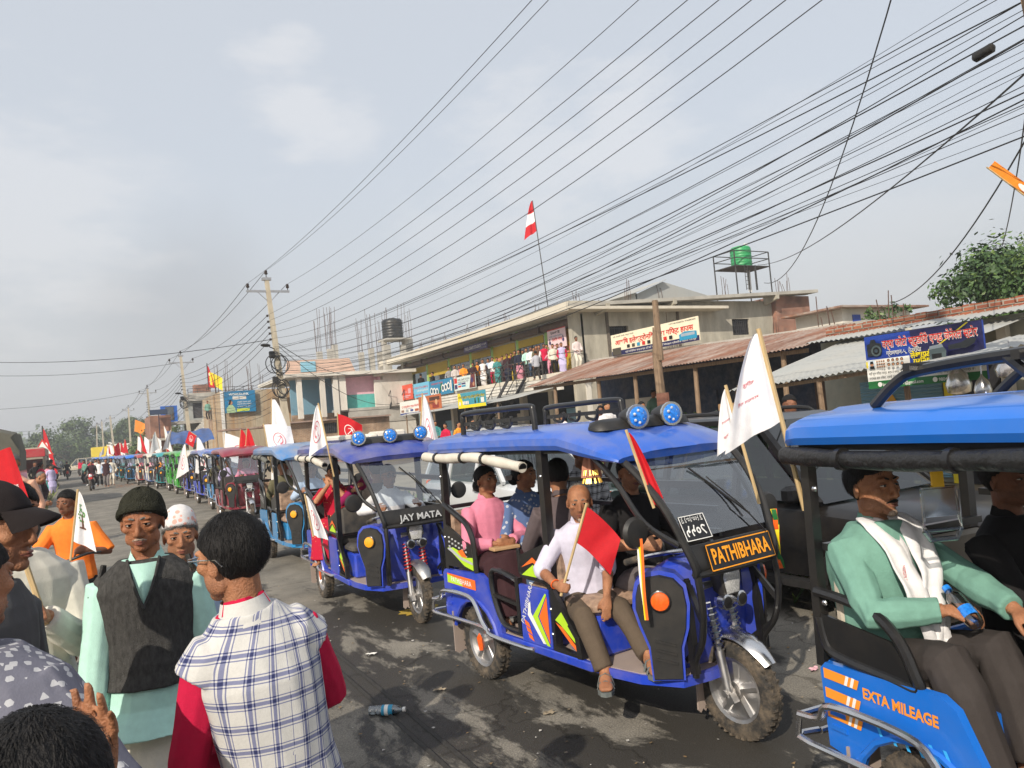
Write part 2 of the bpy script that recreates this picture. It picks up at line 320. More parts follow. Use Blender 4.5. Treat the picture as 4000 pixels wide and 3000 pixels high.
def remesh(mb,vox,smooth=2,name='m',fac=.5):
    me=bpy.data.meshes.new('t'); me.from_pydata([tuple(p) for p in mb.v],[],mb.f); me.update()
    o=bpy.data.objects.new('t',me); COL.objects.link(o)
    r=o.modifiers.new('r','REMESH'); r.mode='VOXEL'; r.voxel_size=vox; r.use_smooth_shade=True
    if smooth: q=o.modifiers.new('s','SMOOTH'); q.factor=fac; q.iterations=smooth
    dg=bpy.context.evaluated_depsgraph_get(); out=bpy.data.meshes.new_from_object(o.evaluated_get(dg)); out.name=name
    bpy.data.objects.remove(o); bpy.data.meshes.remove(me)
    return out
def link(me,name,mats,parent):
    me.materials.clear()
    for q in (mats if isinstance(mats,(list,tuple)) else [mats]): me.materials.append(q)
    o=bpy.data.objects.new(name,me); COL.objects.link(o); o.parent=parent
    me.polygons.foreach_set('use_smooth',[True]*len(me.polygons)); return o
def folds(me,amp,fx=7.,fz=2.6,seed=0.):
    n=len(me.vertices); co=np.empty(n*3); me.vertices.foreach_get('co',co); no=np.empty(n*3); me.vertex_normals.foreach_get('vector',no)
    co=co.reshape(-1,3); no=no.reshape(-1,3); d=np.empty(n)
    for i in range(n):
        x,y,z=co[i]; a=noise.noise((x*fx+seed,y*fx,z*fz+x*2)); b=noise.noise((x*fx*2.3+y*4,y*fx*2.1+seed,z*fz*2.6+y*5))
        d[i]=(1-abs(a)*2.2)*.6+b*.5
    me.vertices.foreach_set('co',(co+no*(d*amp)[:,None]).ravel()); me.update()
def wrapuv(me,c,rad=.17):       # u runs round the body axis, v up it (metres)
    uv=me.uv_layers.new(name='wrap'); vs=me.vertices; data=[0.]*(2*len(me.loops))
    for p in me.polygons:
        a0=None
        for li in p.loop_indices:
            q=vs[me.loops[li].vertex_index].co; a=math.atan2(q.y-c[1],q.x-c[0])
            if a0 is None: a0=a
            while a-a0>PI: a-=2*PI
            while a-a0<-PI: a+=2*PI
            data[2*li]=a*rad; data[2*li+1]=q.z
    uv.data.foreach_set('uv',data)
def stubble(me,J,k,amt=1.):
    at=me.attributes.new('stubble','FLOAT','POINT'); inv=J.hm.inverted(); vals=[]
    for v in me.vertices:
        q=inv@(v.co-J.head)/k; f=0.
        if q.length<.16 and q.x>-.03:
            f=min(1,max(0,(-.030-q.z)/.022))*min(1,max(0,(q.x+.03)/.04))
            if q.x>.075 and abs(q.y)<.024 and -.078<q.z<-.056: f=0
            if q.z<-.115: f*=max(0,1-(-.115-q.z)/.02)
        vals.append(f*amt)
    at.data.foreach_set('value',vals)
def ik(a,b,l1,l2,pole):
    a,b,pole=V(a),V(b),V(pole); d=b-a; D=min(d.length,(l1+l2)*.999)
    d=d.normalized(); b=a+d*D; x=(l1*l1-l2*l2+D*D)/(2*D); h=math.sqrt(max(l1*l1-x*x,0)); p=pole-d*pole.dot(d)
    p=p.normalized() if p.length>1e-6 else d.orthogonal().normalized()
    return a+d*x+p*h,b
class Pose:
    """Joint positions of one figure; local frame faces +x, left is +y."""
    def __init__(s,h=1.64,sit=False,pz=None,lean=0.,side=0.,twist=0.,head=(0,0,0),hl=None,hr=None,pl=(-.4,.6,-.6),pr=(-.4,-.6,-.6),fl=None,fr=None,kl=(1,.15,0),kr=(1,-.15,0),px=0.,neckf=0.,hunch=0.,sw=.104):
        s.h=h; pz=pz if pz is not None else (.52*h if not sit else .50)
        s.pel=V((px,0,pz)); up=V((math.sin(lean),math.sin(side),math.cos(lean))).normalized()
        T=.295*h; fwd=V((math.cos(lean),0,-math.sin(lean)))
        s.chest=s.pel+up*T+fwd*hunch; s.up=up
        s.lat0=V((0,1,0)); s.lat=Matrix.Rotation(twist,3,'Z')@V((0,1,0)); s.lat=(s.lat-up*s.lat.dot(up)).normalized(); s.fw=s.lat.cross(up)
        sw=sw*h; s.sl=s.chest+s.lat*sw-up*.030*h; s.sr=s.chest-s.lat*sw-up*.030*h
        s.neck=s.chest+up*(.03*h)+s.fw*.005
        hy,hp,hr_=head; s.hm=(Matrix.Rotation(hy+twist,3,'Z')@Matrix.Rotation(hp+lean*.5,3,'Y')@Matrix.Rotation(hr_,3,'X'))
        s.head=s.neck+up*(.052*h)+V((math.sin(lean)*.03+neckf,0,0))+s.hm@V((.018,0,.045*h))
        ua,fa=.172*h,.152*h
        hl=V(hl) if hl is not None else s.sl+V((.03,.045,-.30*h)); hr=V(hr) if hr is not None else s.sr+V((.03,-.045,-.30*h))
        s.el,s.wl=ik(s.sl,hl,ua,fa,pl); s.er,s.wr=ik(s.sr,hr,ua,fa,pr)
        hw=.052*h; s.hl=s.pel+V((0,hw,-.03*h)); s.hr=s.pel-V((0,hw,.03*h))
        fl=V(fl) if fl is not None else V((0,.09,.045*h)); fr=V(fr) if fr is not None else V((0,-.09,.045*h))
        s.kl,s.al=ik(s.hl,fl,.245*h,.24*h,kl); s.kr,s.ar=ik(s.hr,fr,.245*h,.24*h,kr)
        s.twist=twist
    def ring(s,t,a,b,off=0.,n=14):       # torso cross-section at t (0 pelvis, 1 chest)
        c=s.pel.lerp(s.chest,t)+s.fw*(off+.02*math.sin(PI*min(max(t,0),1))*-1); l=s.lat0.lerp(s.lat,min(max(t,0),1)).normalized(); f=l.cross(s.up).normalized()
        return [c+l*(a*math.cos(2*PI*j/n))+f*(b*math.sin(2*PI*j/n)) for j in range(n)]
def hand(mb,w,d,nrm,thumb,curl=(.35,.4,.3),L_=.18,spread=.06,curls=None,r=1.):
    """Palm, four jointed fingers and a thumb off the side of the palm; they bend towards nrm."""
    w,d,nrm=V(w),V(d).normalized(),V(nrm); nrm=(nrm-d*nrm.dot(d)).normalized(); lat=V(thumb); lat=(lat-d*lat.dot(d)-nrm*lat.dot(nrm)).normalized(); k=L_/.18
    mb.tube([w-d*.02,w+d*.02*k,w+d*.06*k,w+d*.095*k],[(.027*k,.02*k),(.034*k,.017*k),(.041*k,.0155*k),(.038*k,.012*k)],10,up=lat)
    for i,(o,l,s0) in enumerate(((.030,.084,.92),(.0105,.094,1.),(-.0095,.087,.95),(-.028,.068,.84))):
        c=curls[i] if curls else curl; p=w+d*.09*k+lat*(o*k); dd=(d+lat*(spread*(1.5-i)*.9)).normalized(); pts=[p-dd*.012*k,p]; a=0
        for q,f in enumerate((.46,.30,.24)):
            a+=c[q]; v=dd*math.cos(a)+nrm*math.sin(a); p=p+v*(l*f*k); pts.append(p)
        mb.tube(pts,[.009*k*s0*r,.0092*k*s0*r,.0088*k*s0*r,.008*k*s0*r,.0062*k*s0*r],7)
    c=curl; p=w+d*.028*k+lat*.028*k; v1=(d*.75+lat*.62+nrm*.25).normalized(); v2=(d*.9+lat*.18+nrm*(.35+c[1]*.5)).normalized()
    mb.tube([w+d*.01*k+lat*.012*k,p,p+v1*.036*k,p+v1*.036*k+v2*.03*k,p+v1*.036*k+v2*.052*k],[.013*k,.0135*k,.0115*k,.0105*k,.007*k],7)
def head_mesh(mb,J,k=1.,thin=0.,old=0.):
    m=J.hm; c=J.head; E=lambda p,r,rot=None,n=14,kk=9:mb.ell(c+m@(V(p)*k),tuple(x*k for x in r),n,kk,rot=(m@rot if rot else m))
    E((-.012,0,.032),(.096,.077,.088),None,18,12); E((.030,0,-.045),(.056,.060-thin*.006,.068),None,16,10); E((.043,0,.0),(.048,.064,.07))
    E((.066,0,-.092),(.022,.026,.020))                                        # chin
    for s_ in (1,-1):
        E((.058,s_*.044,-.012),(.026,.021+.002*old,.020))                     # cheekbone
        E((.078,s_*.030,.030),(.014,.026,.010))                               # brow
        E((.012,s_*.055,-.060),(.037,.011,.028))                              # jaw angle
        E((-.012,s_*.078,-.008),(.019,.007,.033),Matrix.Rotation(s_*.35,3,'Z'))
        E((.092,s_*.011,-.036),(.010,.010,.008))
    mb.tube([c+m@(V(p)*k) for p in ((.084,0,.026),(.093,0,.004),(.104,0,-.018),(.106,0,-.031),(.094,0,-.041))],[.0075*k,.0085*k,.011*k,.0125*k,.009*k],8)
    E((.086,0,-.060),(.011,.024,.0065)); E((.084,0,-.070),(.011,.020,.007))
    b=J.chest-J.up*.01*J.h
    mb.tube([b,J.neck+J.fw*.0,c+m@(V((-.022,0,-.03))*k)],[.068,.056,.054],12)
def face_bits(J,root,lod,skin,brow=HAIR,k=1.,squint=.5,look=0.,moust=None,beard=None,open_=0.):
    m=J.hm; c=J.head; P=lambda x,y,z:c+m@(V((x,y,z))*k)
    if lod>1: return
    for s_ in (1,-1):
        b=MB(); e=P(.0745,s_*.031,.0075)
        b.k=0; b.ell(e,(.0135*k,.0150*k,.0105*k),10,8,rot=m)
        b.k=1; b.ell(P(.0835,s_*.031+look*.006,.0080),(.0052*k,.0076*k,.0074*k),8,6,rot=m)
        b.k=2
        for sg,op in ((1,squint),(-1,.25+squint*.3)):       # lids: wedges of a slightly larger ball
            def lid(u,v,sg=sg,op=op):
                th=PI*u; a=(.10+(1-op)*.34)+v*1.3
                q=V((math.sin(th)*math.cos(a)*.0165,-math.cos(th)*.0195,sg*math.sin(th)*math.sin(a)*.0155))
                return P(.0745+q.x,s_*.031+q.y,.0075+q.z)
            b.grid(lid,8,5)
        b.k=1; b.tube([P(.0745+.0168*math.sin(PI*u)*.98,s_*.031-.0185*math.cos(PI*u),.0075+.0165*math.sin(PI*u)*math.sin(.10+(1-squint)*.34)) for u in [i/8 for i in range(1,8)]],.0011*k,5)
        b.build('eye',[EYEW,EYED,skin],root,True)
        bb=MB(); bb.tube([P(.0905,s_*.012,.030),P(.091,s_*.026,.0345),P(.079,s_*.046,.029)],[(.0035*k,.003*k),(.0045*k,.003*k),.0018*k],6); bb.build('eyebrow',brow,root,True)
    b=MB(); o=open_*.006
    b.tube([P(.080,.025,-.0648),P(.0945,.010,-.0605+o),P(.0955,0,-.062+o),P(.0945,-.010,-.0605+o),P(.080,-.025,-.0648)],[.001,.0042*k,.0040*k,.0042*k,.001],6)
    b.tube([P(.079,.023,-.0655),P(.093,.009,-.0705-o),P(.094,-.0,-.071-o),P(.093,-.009,-.0705-o),P(.079,-.023,-.0655)],[.001,.0048*k,.0055*k,.0048*k,.001],6)
    if open_>0: b.k=1; b.ell(P(.086,0,-.066),(.006*k,.017*k,.004*k+o),10,6,rot=m)
    b.build('lips',[LIP,EYED],root,True)
    if moust: b=MB(); b.tube([P(.077,.027,-.060),P(.094,.013,-.053),P(.0965,0,-.0515),P(.094,-.013,-.053),P(.077,-.027,-.060)],[.002,(.0055*k,.004*k),(.005*k,.004*k),(.0055*k,.004*k),.002],6); b.build('moustache',moust,root,True)
    if beard: b=MB(); b.ell(P(.074,0,-.098),(.018*k,.022*k,.016*k),10,7,rot=m); b.build('beard',beard,root,True)
def hair_blob(J,k=1.,line=.052,back=-.075,side=-.015,th=.011,n=(40,26),rough=.0035,seed=1.,flat=0.):
    """Shell over the skull that dives under the skin below the hair line."""
    m=J.hm; c=J.head; b=MB()
    def fn(u,v):
        t=.02+PI*.97*u; p=2*PI*v; x,y,z=math.sin(t)*math.cos(p),math.sin(t)*math.sin(p),math.cos(t)
        q=V((-.012+.096*x,.075*y,.032+.088*z)); f=max(0,x)
        lim=(line+.006*math.cos(p*5))*f**.5+(back if x<-.35 else side)*(1-f**.5) if x>-.35 else back
        if -.35<x<=0: lim=side+(back-side)*(-x/.35)
        lim+=noise.noise((y*9+seed,x*9,seed))*.006
        w=min(1,max(0,(q.z-lim)/.014)); w=w*w*(3-2*w)
        r=(th*w-.014*(1-w))+rough*.35*w*noise.noise((q.x*150+seed,q.y*150,q.z*25))+rough*1.1*w*noise.noise((q.x*30,q.y*30,q.z*14+seed))
        if flat and z>.5: r-=flat*(z-.5)
        return c+m@((q+V((x,y,z))*r)*k)
    b.grid(fn,*n)
    if n[0]>24:            # loose strands lying over the shell
        rn=random.Random(int(seed*7)+len(b.v)); q0=b.v; nu,nv=n
        for i in range(2600 if n[0]>40 else 900):
            a=rn.randint(0,int(nu*.72)); c_=rn.randint(0,nv); p=V(q0[a*(nv+1)+c_]); d=m.inverted()@(p-c)/k; x_=d.x
            p2=V(q0[min(nu,a+max(1,nu//11))*(nv+1)+c_]); t=(p2-p); o=(p-c).normalized(); t=(t-o*t.dot(o)*.4); ln=rn.uniform(.018,.036)*k
            if t.length<1e-5: continue
            t=t.normalized()+o.cross(t.normalized())*rn.uniform(-.5,.5); w_=o.cross(t).normalized()*rn.uniform(.0005,.0011)
            lim=(line if d.x>.03 else side if d.x>-.03 else back)+.004
            if d.z<lim: continue
            l1=rn.uniform(.001,.004); P0=p-o*.002; P1=p+t*ln*.5+o*l1; P2=p+t*ln-o*.001
            b.add([P0-w_,P0+w_,P1+w_,P1-w_],[(0,1,2,3)]); b.add([P1-w_,P1+w_,P2],[(0,1,2)])
    return b
def cap_blob(J,k=1.,line=.045,back=0.,th=.016,n=(36,22),tall=0.,taper=.3,rib=0.,cuff=0.):
    m=J.hm; c=J.head; b=MB()
    def fn(u,v):
        t=.01+PI*.72*u; p=2*PI*v; x,y,z=math.sin(t)*math.cos(p),math.sin(t)*math.sin(p),math.cos(t)
        q=V((-.012+.096*x,.076*y,.032+.088*z)); lim=line*(x+1)/2+back*(1-x)/2
        w=min(1,max(0,(q.z-lim)/.006)); r=th*w-.016*(1-w)
        if cuff: r+=.006*max(0,1-abs((q.z-lim-cuff/2)/(cuff/2)))**.3*w if q.z-lim<cuff else 0
        r+=rib*math.cos(p*48)*w+noise.noise((x*3,y*3,z*3+th*90))*.003*w
        o=q+V((x,y,z))*r
        if tall>0 and z>0: o.z+=tall*min(1,z*1.6); o.x=-.012+(o.x+.012)*(1-taper*max(0,z-.3)); 
        return c+m@(o*k)
    b.grid(fn,*n); return b
def torso(mb,J,g=0.,bulk=1.,belly=0.,lo=-.17,n=16,flare=0.):
    h=J.h; R_=[(lo,.100+flare,.078+flare),(-.02,.103,.080),(.25,.092,.071+belly*.6),(.5,.093,.070+belly),(.75,.103,.073+belly*.4),(.90,.106,.066),(1.0,.092,.056),(1.07,.066,.047),(1.13,.046,.042)]
    if lo>-.05: R_=[R_[0]]+[q for q in R_ if q[0]>lo+.04]
    if lo<-.25: R_.insert(1,(-.17,.102+flare*.5,.080+flare*.5))
    mb.loft([J.ring(t,a*h*bulk+g,b*h*bulk+g,off=.008+(belly*h*.6 if .2<t<.6 else 0),n=n) for t,a,b in R_])
def limb(mb,pts,rs,n=10): mb.tube(pts,rs,n)
def arm(mb,J,side,g=0.,bulk=1.,end=1.,cuff=0.):
    S_,E_,W_=(J.sl,J.el,J.wl) if side>0 else (J.sr,J.er,J.wr); k=bulk*J.h/1.65; i=J.lat*(-side*.035)
    pts=[S_+i-J.up*.012,S_+J.up*.004,S_.lerp(E_,.35),S_.lerp(E_,.8),E_]; rs=[.052*k+g,.058*k+g,.052*k+g,.044*k+g,.043*k+g]
    if end>.5:
        t=(end-.5)*2; pts+=[E_.lerp(W_,t*.35),E_.lerp(W_,t*.75),E_.lerp(W_,t)]; rs+=[.043*k+g,.036*k+g,(.036-.008*t)*k+g+cuff]
    else: pts=pts[:3]+[S_.lerp(E_,end*2)]; rs=rs[:3]+[.047*k+g*1.3]
    limb(mb,pts,rs)
def leg(mb,J,side,g=0.,bulk=1.,end=1.,flare=0.,n=12):
    H_,K_,A_=(J.hl,J.kl,J.al) if side>0 else (J.hr,J.kr,J.ar); k=bulk*J.h/1.65
    pts=[H_+V((0,0,.02)),H_.lerp(K_,.25),H_.lerp(K_,.7),K_]; rs=[.088*k+g,.083*k+g,.066*k+g,.058*k+g]
    if end>.5:
        t=(end-.5)*2; pts+=[K_.lerp(A_,.3*t),K_.lerp(A_,.7*t),K_.lerp(A_,t)]; rs+=[.055*k+g,.046*k+g+flare*.5,.036*k+g+flare]
    limb(mb,pts,rs,n)
def foot(mb,J,side,dirv=None,k=1.,shoe=0.):
    A_,K_=(J.al,J.kl) if side>0 else (J.ar,J.kr); d=V(dirv) if dirv is not None else V((1,side*.22,0)); d.z=0; d.normalize(); y=V((-d.y,d.x,0)); z0=A_.z-.058*k
    P=lambda f,z:V((A_.x,A_.y,0))+d*(f*k)+V((0,0,z0+z*k))
    mb.tube([P(-.062,.032),P(-.035,.042),P(.03,.042),P(.095,.027),P(.15,.017),P(.178,.013)],[(.022+shoe,.022+shoe),(.041+shoe,.034+shoe),(.038+shoe,.035+shoe),(.025+shoe,.041+shoe),(.016+shoe,.043+shoe),(.010+shoe,.034+shoe)],12,up=(0,0,1))
    mb.tube([A_+V((0,0,.05)),A_-V((0,0,.03))],[.036*k,.038*k],10)
    return P,d,y
CHK={}
def person(label,loc,rz,J,skin=0,lod=1,group=None,shirt=None,sleeve=.95,pants=None,hair='short',hairm=HAIR,hem=-.2,bulk=1.,belly=0.,shoes=None,handl=None,handr=None,face=None,fold=.004,tuck=False,skirt=None,flare=0.,cat='person',extra=None,pflare=.018,hk=1.,toesl=None,toesr=None,vest=None,body=True,name='person',hairline=.052,hth=.011):
    """One figure: a continuous body mesh, then hair and clothes as its children."""
    vox=(.0052,.0085,.016,.024)[lod]; root=empty(name,loc,rz,label,cat,group); sk=SK[skin] if isinstance(skin,int) else skin; k=hk*J.h/1.68
    b=MB(); head_mesh(b,J,k,old=1. if hairm is GREYH else 0.)
    torso(b,J,-.012,bulk,belly); 
    for s_,hd in ((1,handl),(-1,handr)):
        arm(b,J,s_,-.004,bulk**.4); E_,W_=(J.el,J.wl) if s_>0 else (J.er,J.wr); d=(W_-E_).normalized()
        hd=hd or {}; d=V(hd.get('d',d)); n=V(hd.get('n',(0,-s_,0) if abs(d.y)<.8 else (0,0,-1))); t=V(hd.get('t',(1,0,.2) if abs(d.x)<.8 else (0,0,1)))
        hand(b,W_,d,n,t,hd.get('c',(.3,.35,.25)),.178*J.h/1.65,hd.get('s',.05),hd.get('cs'),1.05 if lod<2 else 1.2)
        leg(b,J,s_,-.006,bulk); foot(b,J,s_,toesl if s_>0 else toesr)
    if extra: extra(b,J)
    me=remesh(b,vox,2 if lod<2 else 1); link(me,'body',sk,root)
    if lod<2 and skirt is None: stubble(me,J,k,.75)
    fc=face if face is not None else {}
    if fc is not False: face_bits(J,root,lod,sk,k=k,**fc)
    if hair=='short': hair_blob(J,k,line=hairline,th=hth,n=(44,64) if lod==0 else (28,40) if lod==1 else (14,20)).build('hair',hairm,root,True,auto=80)
    elif hair=='bald': hair_blob(J,k,line=.2,back=-.04,side=.03,th=.003,n=(28,40)).build('hair',hairm,root,True,auto=80)
    elif hair=='bun':
        q=hair_blob(J,k,line=.06,back=-.09,side=-.04,th=.010,n=(28,40) if lod<2 else (14,20)); q.ell(J.head+J.hm@(V((-.115,0,-.03))*k),(.045,.05,.05),12,8); q.build('hair',hairm,root,True,auto=80)
    elif hair=='long':
        q=hair_blob(J,k,line=.06,back=-.09,side=-.05,th=.011,n=(28,40) if lod<2 else (14,20)); p=J.head
        q.tube([p+J.hm@V((-.09,0,.0)),p+J.hm@V((-.115,0,-.07)),J.chest+J.fw*-.11,J.chest+J.fw*-.115-J.up*.15],[.05,.05,.042,.015],10); q.build('hair',hairm,root,True,auto=80)
    cv=vox*1.05
    if pants:
        b=MB(); torso(b,J,.004,bulk,belly*.5,lo=-.12); b.v=[p if (V(p)-J.pel).dot(J.up)<.14*J.h*.5 else tuple(V(p)-J.up*((V(p)-J.pel).dot(J.up)-.07*J.h)) for p in b.v]
        for s_ in (1,-1): leg(b,J,s_,.010,bulk,.97,pflare)
        me=remesh(b,cv,2); folds(me,fold*1.3,6,2.,3.); link(me,'trousers',pants,root)
    if skirt:
        b=MB(); mid=(J.kl+J.kr)/2; an=(J.al+J.ar)/2; w=J.h/1.65
        wd=max(.15,abs(J.kl.y-J.kr.y)/2+.10); aw=max(.16,abs(J.al.y-J.ar.y)/2+.10)
        b.tube([J.pel+J.up*.10,J.pel,J.pel.lerp(mid,.5),mid,mid.lerp(an,.5),an+V((0,0,.0))],[(.10*w,.08*w),(.155*w,.115*w),(wd+.02,.12),(wd,.11),(aw,.13+flare*.5),(aw+.02+flare,.15+flare)],18,up=(0,1,0))
        me=remesh(b,cv,2); folds(me,fold*2.2,9,1.2,5.); link(me,'skirt',skirt,root)
    if shirt:
        b=MB(); torso(b,J,.012,bulk,belly,lo=-.06 if tuck else hem,flare=flare)
        for s_ in (1,-1): arm(b,J,s_,.013,bulk**.4,sleeve,.004)
        me=remesh(b,cv,2); folds(me,fold,seed=loc[0]*3); wrapuv(me,J.pel); link(me,'shirt',shirt,root)
        if lod<2:      # open collar
            b=MB(); c=J.neck; 
            for s_ in (1,-1):
                Q=lambda f,l,u:c+J.fw*f+J.lat*(s_*l)+J.up*u
                b.loft([[Q(-.055,.0,.035),Q(-.06,.0,.06),Q(-.068,.0,.03)],[Q(-.03,.055,.03),Q(-.03,.055,.058),Q(-.035,.068,.022)],[Q(.035,.05,.01),Q(.04,.046,.036),Q(.045,.07,-.005)],[Q(.075,.012,-.035),Q(.078,.018,-.008),Q(.09,.055,-.045)]])
            b.build('collar',shirt,root,True,auto=60)
    if vest:
        b=MB(); torso(b,J,vest[3] if len(vest)>3 else .026,bulk,belly,lo=vest[1]); 
        for s_ in (1,-1):
            S_,E_=(J.sl,J.el) if s_>0 else (J.sr,J.er); q=vest[2]; b.tube([S_-J.lat*(s_*.09),S_-J.lat*(s_*.01),S_.lerp(E_,.12)],[(q*.95,q*.9),(q,q*1.02),(q*.96,q*1.0)],14,up=J.fw)
        me=remesh(b,cv,2); folds(me,fold,seed=2.); wrapuv(me,J.pel); link(me,'vest',vest[0],root)
    if shoes:
        for s_ in (1,-1):
            b=MB(); P,d,y=foot(b,J,s_,toesl if s_>0 else toesr,1.,.007); me=remesh(b,.011,1); link(me,'shoe',shoes,root)
    return root
def sandal(J,root,side,mat,dirv=None):
    b=MB(); t=MB(); P,d,y=foot(t,J,side,dirv); b.loft([[P(f,z)+y*w_ for f,w_ in ((-.075,.0),(-.06,.032),(.0,.036),(.06,.042),(.13,.048),(.175,.03),(.19,0),(.175,-.03),(.13,-.048),(.06,-.042),(0,-.036),(-.06,-.032))] for z in (-.022,.002)])
    for f,hh in ((.115,.045),(.06,.07)): b.tube([P(f,.0)+y*.05,P(f-.01,hh*.75)+y*.034,P(f-.01,hh)+y*.0,P(f-.01,hh*.75)-y*.034,P(f,.0)-y*.05],[(.014,.004)]*5,6,up=d)
    b.build('sandal',mat,root,True)
def cloth(name,c,**k): return M('cloth_'+name,c,k.pop('rough',.85),var=k.pop('var',.08),scale=k.pop('scale',25),bump=k.pop('bump',.15),bscale=k.pop('bscale',200),spec=.25,**k)
# ================================================================ electric rickshaws (local: +x ahead, +y its left, right side towards the camera)
def paint(n,c,dirt=.25,**k): return M('paint_'+n,c,.3,coat=.55,var=.06,scale=3,dirt=dirt,dirtcol=(.36,.30,.24),dscale=k.pop('dscale',4),**k)
BLUE=paint('royal_blue',(.016,.055,.50)); ROOFB=paint('roof_blue',(.022,.105,.50),.36,dscale=3.5); SKYB=paint('sky_blue',(.008,.15,.62),.06)
LIME=M('lime_decal',(.46,.72,.03),.4,var=.03); ORA=M('orange_decal',(.85,.16,.02),.4,var=.03); GREYD=M('grey_decal',(.45,.46,.47),.4,var=.03); WDEC=M('white_decal',(.8,.8,.78),.4,var=.03); KDEC=M('black_decal',(.01,.01,.012),.4,var=0); YDEC=M('amber_decal',(.95,.36,.01),.4,var=.03)
ORA2=M('amber_orange_decal',(.86,.30,.03),.4,var=.03); CYD=M('light_blue_decal',(.05,.42,.85),.35,var=.03)
LENSB=M('blue_lens',(.02,.20,.75),.12,var=.5,scale=60,coat=.5); LENSO=M('orange_lens',(.9,.13,.015),.2,var=.2,scale=60,coat=.5); LENSA=M('amber_lens',(.95,.38,.02),.2,var=.2,scale=60,coat=.5); LENSW=M('clear_lens',(.75,.76,.75),.12,.35,var=.35,scale=90)
CAMO=M('camouflage_seat',(.30,.20,.14),.6,var=.55,scale=14); LINER=M('roof_lining',(.025,.028,.035),.8)
ROLLW=M('white_vinyl',(.62,.58,.50),.5,dirt=.3,dscale=5,bump=.3,bscale=14); ROLLK=M('black_vinyl',(.015,.015,.016),.42,bump=.8,bscale=22); CREAM=M('cream_panel',(.72,.68,.58),.5,dirt=.35)
GL=glass('windscreen_glass',(.82,.90,.95),.76); PLFLOOR=M('dusty_floor',(.34,.27,.24),.85,dirt=.5)
def wheel(root,name,c,r,w,detail=True,orange=False):
    b=MB(); x,y,z=c; h=w/2
    b.lathe(c,[(r*.66,-h*.8),(r*.80,-h),(r*.93,-h*.95),(r,-h*.6),(r,h*.6),(r*.93,h*.95),(r*.80,h),(r*.66,h*.8)],'y',40,caps=False)
    if detail:
        for i in range(40):
            a=2*PI*i/40; t=V((-math.sin(a),0,math.cos(a))); n=V((math.cos(a),0,math.sin(a))); p=V(c)+n*(r-.002)
            for s in (-1,1): b.bar(p+t*(.006*s)+V((0,s*h*.25,0)),p+t*(.010*s)-n*.008+V((0,s*h*.93,0)),.018,h=.014)
    t=b.build('tyre',RUB,root,True)
    b=MB(); b.lathe(c,[(r*.67,-h*.85),(r*.60,-h*.7),(r*.56,-h*.2),(r*.2,-h*.35),(r*.2,-h*1.0),(.001,-h*1.05)],'y',28,caps=False)
    b.lathe(c,[(r*.67,h*.85),(r*.60,h*.7),(r*.56,h*.2),(r*.2,h*.35),(r*.2,h*1.0),(.001,h*1.05)],'y',28,caps=False)
    if detail:
        for i in range(5):
            a=2*PI*i/5+.3; n=V((math.cos(a),0,math.sin(a)))
            b.tube([V(c)+n*r*.15,V(c)+n*r*.6],[(.026,w*.42),(.03,w*.40)],8,up=(0,1,0))
    b.build('rim',ALU,t,True,auto=30)
    if orange: b=MB(); b.prism([(c[0]-.035,c[2]+.03),(c[0]+.0,c[2]+.07),(c[0]+.03,c[2]+.04),(c[0]+.035,c[2]-.05),(c[0]-.01,c[2]-.06)],y-h-.012,y-h-.004); b.build('hub_cover',LENSO,t)
    return t
def chevrons(b,P,w,h,k0=0,flip=False):      # reflective arrow decal: materials k0 lime, k0+1 orange, k0+2 white
    f=(lambda u,v:P((1-u)*w,v*h)) if flip else (lambda u,v:P(u*w,v*h))
    def poly(q,m): b.add([f(*p) for p in q],[tuple(range(len(q)))],m)
    poly([(.95,1),(1,.98),(.62,.52),(1,.0),(.88,0),(.42,.5)],k0); poly([(1,.95),(1,.05),(.66,.52)],k0+1)
    poly([(.28,.72),(.36,.78),(.36,.56),(.85,.02),(.74,.02),(.22,.5)],3)
    for i in range(3): poly([(.06+i*.06,.40-i*.13),(.24+i*.05,.34-i*.12),(.30+i*.05,.24-i*.12),(.10+i*.06,.29-i*.12)],k0+1)
